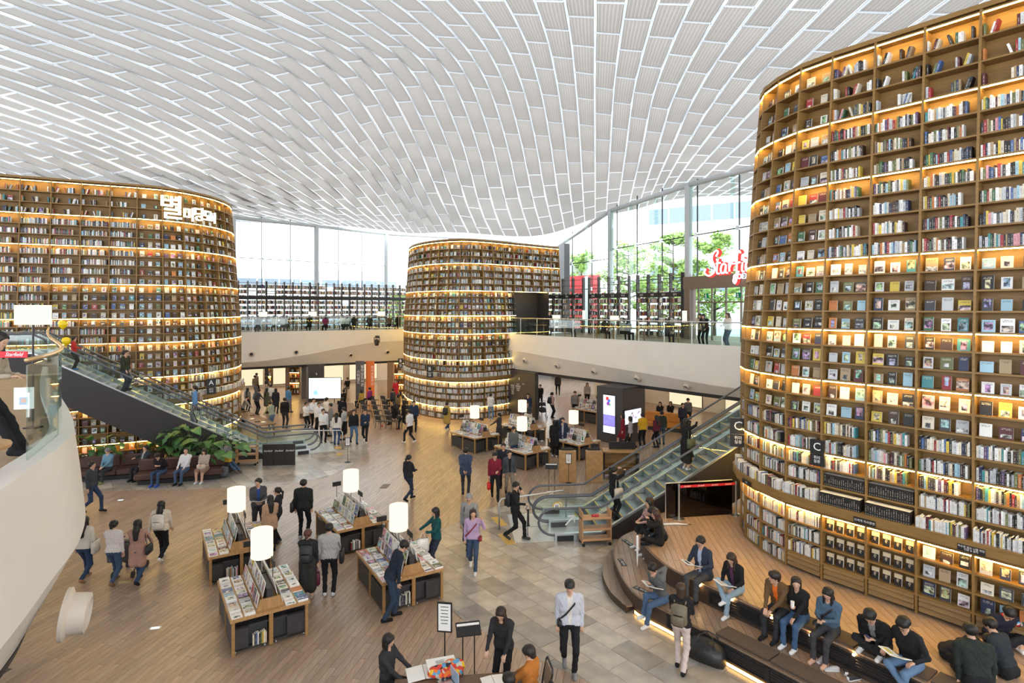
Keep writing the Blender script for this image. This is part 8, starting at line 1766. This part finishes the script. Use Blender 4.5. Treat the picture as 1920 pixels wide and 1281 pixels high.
# ---- middle distance: around the stage, chairs and far tables
FAR = [  # label, px feet x,y, face, h, top, bottom, shoe, hair, pose, opts
 ('woman in long yellow coat with black backpack by the middle tower', 838, 808, 60, 1.62, (.42, .29, .07), DJ, WH, 'short', 'walk', dict(coat=.35)),
 ('man in white tee shirt and black trousers striding left', 768, 832, 150, 1.74, (.68, .68, .69), BK, WH, 'short', 'walk', dict(sleeves=0)),
 ('person in black coat striding beside the chairs', 757, 806, 170, 1.68, BK, BK, (.08, .02, .02), 'bob', 'walk', {}),
 ('man in dark suit beside the striding man in white', 776, 810, -80, 1.74, NV, BK, BK, 'short', 'stand', {}),
 ('man in navy sweater walking to the camera with white shoes', 685, 830, -85, 1.72, (.022, .035, .065), BK, WH, 'short', 'walk', dict(L='hold')),
 ('man in black leather jacket and jeans walking right', 663, 832, -60, 1.74, BK, (.07, .13, .22), BK, 'short', 'walk', {}),
 ('woman in white sweater and blue jeans seen from behind', 631, 834, 95, 1.62, (.66, .62, .58), (.04, .08, .17), BK, 'long', 'stand', {}),
 ('cook in white jacket and black trousers at the front of the group', 606, 830, -60, 1.74, (.72, .72, .73), BK, BK, 'short', 'stand', dict(R='hold')),
 ('woman in white kitchen jacket left of the group', 574, 808, -30, 1.62, (.72, .72, .73), BK, BK, 'bun', 'stand', dict(L='hold', R='hold')),
 ('tall cook in white jacket at the back of the group', 588, 806, -50, 1.80, (.72, .72, .73), BK, BK, 'short', 'stand', dict(R='hold')),
 ('cook in white in the middle of the group', 598, 812, -60, 1.70, (.72, .72, .73), BK, BK, 'short', 'stand', {}),
 ('man in grey shirt and apron within the white group', 620, 818, -150, 1.78, (.2, .2, .21), GY, BK, 'short', 'stand', {}),
 ('person in black apron at the right of the white group', 645, 825, 170, 1.72, (.4, .4, .4), BK, BK, 'short', 'stand', dict(skirt=.5)),
 ('person in white shirt behind the black apron', 612, 800, 60, 1.70, (.7, .7, .7), GY, BK, 'full', 'stand', {}),
 ('person in dark shirt behind the group near the stage', 642, 800, 110, 1.70, BK, BK, BK, 'short', 'stand', {}),
 ('man in blue shirt and grey trousers left of the stage', 541, 776, 60, 1.78, (.06, .17, .32), GY, BK, 'short', 'walk', {}),
 ('man in black hooded jacket with back turned left of the stage', 534, 803, 92, 1.76, BK, (.04, .04, .05), BK, 'short', 'stand', {}),
 ('woman in black coat standing by the catalogue table', 517, 776, 95, 1.66, (.02, .02, .03), BK, BK, 'bob', 'stand', dict(coat=.3)),
 ('man in white shirt with dark bag left of the stage', 508, 768, 100, 1.72, (.6, .6, .6), GY, BK, 'short', 'stand', {}),
 ('person in olive coat by the catalogue table', 500, 776, 60, 1.68, (.07, .075, .05), BK, BK, 'long', 'stand', dict(coat=.3)),
 ('man with dark backpack bending at the catalogue table', 481, 778, 60, 1.68, (.05, .06, .08), BK, BK, 'short', 'stand', dict(lean=.25, L='table', R='table')),
 ('woman with brown hair at the catalogue table', 464, 772, 80, 1.60, (.2, .2, .17), BK, BK, 'long', 'stand', {}),
 ('person in grey sweater leaning on the catalogue table', 455, 792, 20, 1.66, (.25, .25, .26), BK, BK, 'short', 'stand', dict(lean=.35, L='table', R='table')),
 ('person in grey and green jacket at the table end', 510, 808, 150, 1.68, (.26, .30, .24), (.12, .2, .3), WH, 'short', 'stand', dict(lean=.25, L='table', R='table')),
 ('woman in dark coat with bag at the edge of the left tower', 426, 782, 0, 1.62, BK, BK, BK, 'bob', 'walk', {}),
 ('man in suit with purple bag walking out of the shop', 443, 757, -90, 1.74, (.06, .05, .05), BK, BK, 'short', 'walk', dict(inner=(.55, .4, .4))),
 ('man in brown camouflage jacket in the shop', 478, 745, 70, 1.70, (.13, .1, .06), GY, BK, 'short', 'stand', {}),
 ('person in tan jacket near the shop posters', 481, 738, 60, 1.66, (.16, .12, .08), BK, BK, 'short', 'stand', {}),
 ('man in pink shirt walking beside the woman in red dress', 732, 744, -80, 1.74, (.5, .36, .36), (.5, .42, .33), BK, 'short', 'walk', {}),
 ('woman in red dress by the middle tower', 742, 752, -95, 1.60, (.42, .02, .04), (.42, .02, .04), BK, 'long', 'stand', dict(skirt=.5)),
 ('person in white top and jeans reading at the middle tower', 920, 789, 80, 1.68, (.6, .6, .6), (.14, .24, .38), WH, 'short', 'stand', dict(L='hold', R='hold')),
 ('woman in black floral dress at the far tables', 936, 834, 160, 1.62, (.05, .045, .045), (.05, .045, .045), BK, 'bun', 'stand', dict(skirt=.7, L='reach')),
 ('woman in white blouse behind the far table', 990, 822, 110, 1.60, (.6, .55, .5), BK, BK, 'bob', 'stand', {}),
 ('man in navy jacket reading at the far table', 989, 812, -100, 1.72, (.03, .045, .07), BK, BK, 'short', 'stand', dict(L='hold', R='hold', glasses=True)),
 ('person in dark blue beside the directory wall', 990, 790, -100, 1.70, (.02, .03, .06), BK, BK, 'short', 'stand', {}),
 ('man in grey jacket at the far lamp table', 963, 872, -60, 1.70, (.12, .13, .13), DJ, BK, 'short', 'stand', dict(head=(-.3, 0))),
 ('woman in long black coat with white shoes among the far tables', 1040, 857, 70, 1.72, BK, BK, WH, 'bob', 'stand', dict(coat=.35, R='face')),
 ('man in navy suit talking on a phone among the far tables', 1055, 852, -95, 1.74, (.025, .035, .07), (.025, .03, .06), BK, 'short', 'stand', dict(R='face', inner=(.45, .45, .5), coat=.05)),
 ('man in grey jacket walking under the right gallery', 1078, 785, -100, 1.72, (.2, .18, .16), BK, BK, 'short', 'stand', {}),
 ('woman in black pushing a pushchair under the gallery', 1013, 766, -95, 1.66, BK, BK, BK, 'short', 'stand', dict(L='push', R='push')),
 ('woman in pink jacket with backpack under the gallery', 1035, 784, 20, 1.62, (.5, .32, .3), BK, BK, 'bun', 'stand', dict(R='hip')),
 ('woman in grey top and black trousers deep under the gallery', 1101, 762, -100, 1.66, (.35, .34, .32), BK, BK, 'long', 'stand', {}),
 ('person in dark coat deep under the gallery', 1046, 742, 90, 1.72, (.04, .04, .045), BK, BK, 'short', 'walk', {}),
 ('woman in maroon dress striding past the kiosk', 1168, 838, 170, 1.66, (.2, .015, .03), (.2, .015, .03), BK, 'bob', 'walk', dict(skirt=.35)),
 ('woman in grey shirt striding past the kiosk', 1182, 845, 170, 1.66, (.32, .31, .33), BK, BK, 'bob', 'walk', {}),
 ('man in yellow tee shirt before the monitor', 1205, 840, 100, 1.72, (.58, .34, .02), BK, WH, 'short', 'stand', dict(sleeves=0)),
 ('person in dark green top beyond the escalator', 1241, 834, 90, 1.70, (.03, .04, .03), (.05, .08, .12), BK, 'short', 'stand', {}),
 ('person in maroon jacket beyond the escalator', 1231, 840, 120, 1.62, (.1, .02, .03), BK, BK, 'long', 'stand', {}),
 ('person in dark jacket close to the escalator rail', 1280, 812, -90, 1.66, (.03, .03, .05), BK, BK, 'short', 'stand', {}),
 ('person in blue far beyond the escalator rail', 1290, 800, -90, 1.66, (.1, .1, .12), BK, BK, 'full', 'stand', {})]
for (lb, x, y, fc, hh, tp, bt, sh, hr, ps, op) in FAR: P(lb, G(x, y), fc, ps, hh, tp, bt, sh, hr, near=1 if y > 800 else 0, **op)
carry('woman in long yellow coat with black backpack by the middle tower', 'backpack', BK, 'black backpack on the yellow coat'); carry('woman in pink jacket with backpack under the gallery', 'backpack', BK, 'dark backpack on the woman in pink under the gallery'); carry('man with dark backpack bending at the catalogue table', 'backpack', (.04, .045, .05), 'dark backpack of the man at the catalogue table'); carry('man in suit with purple bag walking out of the shop', 'handheld', (.15, .03, .2), 'purple paper bag carried out of the shop', (-1, .25, .22))
stroller(G(1017, 783), math.radians(185), 'pushchair with dark canopy under the right gallery', (.05, .055, .065))
SEATS = [('person in yellow top seated in the audience', 669, 766, (.35, .25, .06), 'bob'), ('person in purple top seated in the audience', 685, 761, (.2, .03, .2), 'short'), ('man in dark suit seated in the audience', 728, 764, NV, 'short'), ('person in olive jacket seated in the audience', 737, 776, (.14, .11, .07), 'bob'), ('person in black seated at the front chairs', 731, 797, BK, 'long'), ('person seated beside the stage in dark shirt', 636, 766, BK, 'short')]
for (lb, x, y, c, hr) in SEATS: P(lb, G(x, y), 150, 'sit', 1.66, c, BK, BK, hr, near=0)
P('person in black reading on the lit bench behind the stage', G(647, 741), -100, 'sit', 1.68, BK, GY, BK, 'short', L='hold', R='hold', near=0)
for i, (lb, x, y) in enumerate((('woman in black seated on the orange bench, left one', 1234, 797), ('woman in black seated on the orange bench, right one', 1254, 796))): P(lb, G(x, y), -120, 'sit', 1.62, BK, BK, BK, 'long', near=0, L='hold', R='hold')
# ---- people on the galleries
GA = [(428, BK, 'short', 'near the left tower'), (482, (.03, .05, .06), 'short', 'in dark teal'), (513, (.5, .5, .48), 'short', 'in white with dark hair'), (529, (.45, .45, .45), 'full', 'in pale grey'), (536, (.05, .05, .06), 'short', 'with dark backpack'), (578, (.02, .025, .03), 'bob', 'in black behind the rail'), (608, (.3, .03, .12), 'bob', 'in magenta'), (640, (.6, .6, .62), 'short', 'in white shirt'), (648, (.5, .5, .52), 'bob', 'in white blouse'), (661, BK, 'bob', 'in black tee'), (690, (.04, .04, .05), 'short', 'in grey jacket'), (727, (.16, .1, .07), 'short', 'in brown'), (743, BK, 'bob', 'beside the middle tower')]
for (x, c, hr, lb) in GA: q = PX(x, edgeY(x) + 1.35); P('person %s seated at the back gallery tables' % lb, V(q[0], q[1], Z2), 120, 'sit', 1.66, c, BK, BK, hr, near=0, L='hold', R='hold')
GB = [(1076, BK, 'short', 'in black'), (1140, (.03, .03, .03), 'bob', 'bent over a book'), (1176, (.4, .38, .36), 'short', 'in pale shirt'), (1184, (.3, .3, .36), 'long', 'in grey blue'), (1259, (.04, .05, .06), 'short', 'in dark jacket')]
for (x, c, hr, lb) in GB: q = onright(x, 1.7); P('person %s seated at the right gallery tables' % lb, V(q.x, q.y, Z2), 40, 'sit', 1.66, c, BK, BK, hr, near=0, L='hold', R='hold', lean=.25)
q = onright(1029, 2.0); P('person in black standing by the dark exit of the middle tower', V(q.x, q.y, Z2), -60, 'stand', 1.7, BK, BK, BK, 'short', near=0, L='hold', R='hold')
q = onright(1365, 1.0); P('woman in white sweater and jeans standing before the entrance', V(q.x, q.y, Z2), 200, 'stand', 1.66, (.66, .62, .56), (.08, .12, .17), WH, 'long', hairc=(.05, .025, .015), near=1, L='hold', R='hold')
q = onright(1316, 1.3); P('person in cream coat leaning on the gallery rail', V(q.x, q.y, Z2), -130, 'stand', 1.66, (.45, .38, .28), BK, BK, 'bob', near=0, lean=.35, L='table', R='table')
q = onright(1323, 1.0); P('person in black leaning on the gallery rail', V(q.x, q.y, Z2), -130, 'stand', 1.66, BK, BK, BK, 'bob', near=0, lean=.4, L='table', R='table')
q = AT(8, 700, 7.4); P('woman with long black hair seated at the left picture edge', V(q.x + .12, q.y + .1, Z2), 10, 'sit_', 1.64, (.40, .33, .25), BK, BK, 'long', seat=.74, near=2, L='hold', R='hold', lean=.25, head=(-.2, 0))
rb_ = tag(MB().box((0, 0, 0), (.5, .01, .07)).build('red_belt', pm('belt_red', (.55, .015, .03), .6), None, loc=AT(10, 665, 6.6)), 'short red belt with white script at the left picture edge', 'belt'); text('lettering', 'Starfield', .06, INKW, rb_, (.1, -.008, 0), (math.radians(90), 0, 0), .0008, shear=.4)
# ================================================================ letters become meshes
fonts = [o for o in bpy.data.objects if o.type == 'FONT']; meshes = []
for o in fonts: meshes.append(bpy.data.meshes.new_from_object(o))
info = [(o.name.split('.')[0], o.parent, o.location.copy(), o.rotation_euler.copy()) for o in fonts]
bpy.data.batch_remove(fonts)
for (nme, par, loc, rot), me in zip(info, meshes): n = obj(nme, me, par, loc); n.rotation_euler = rot
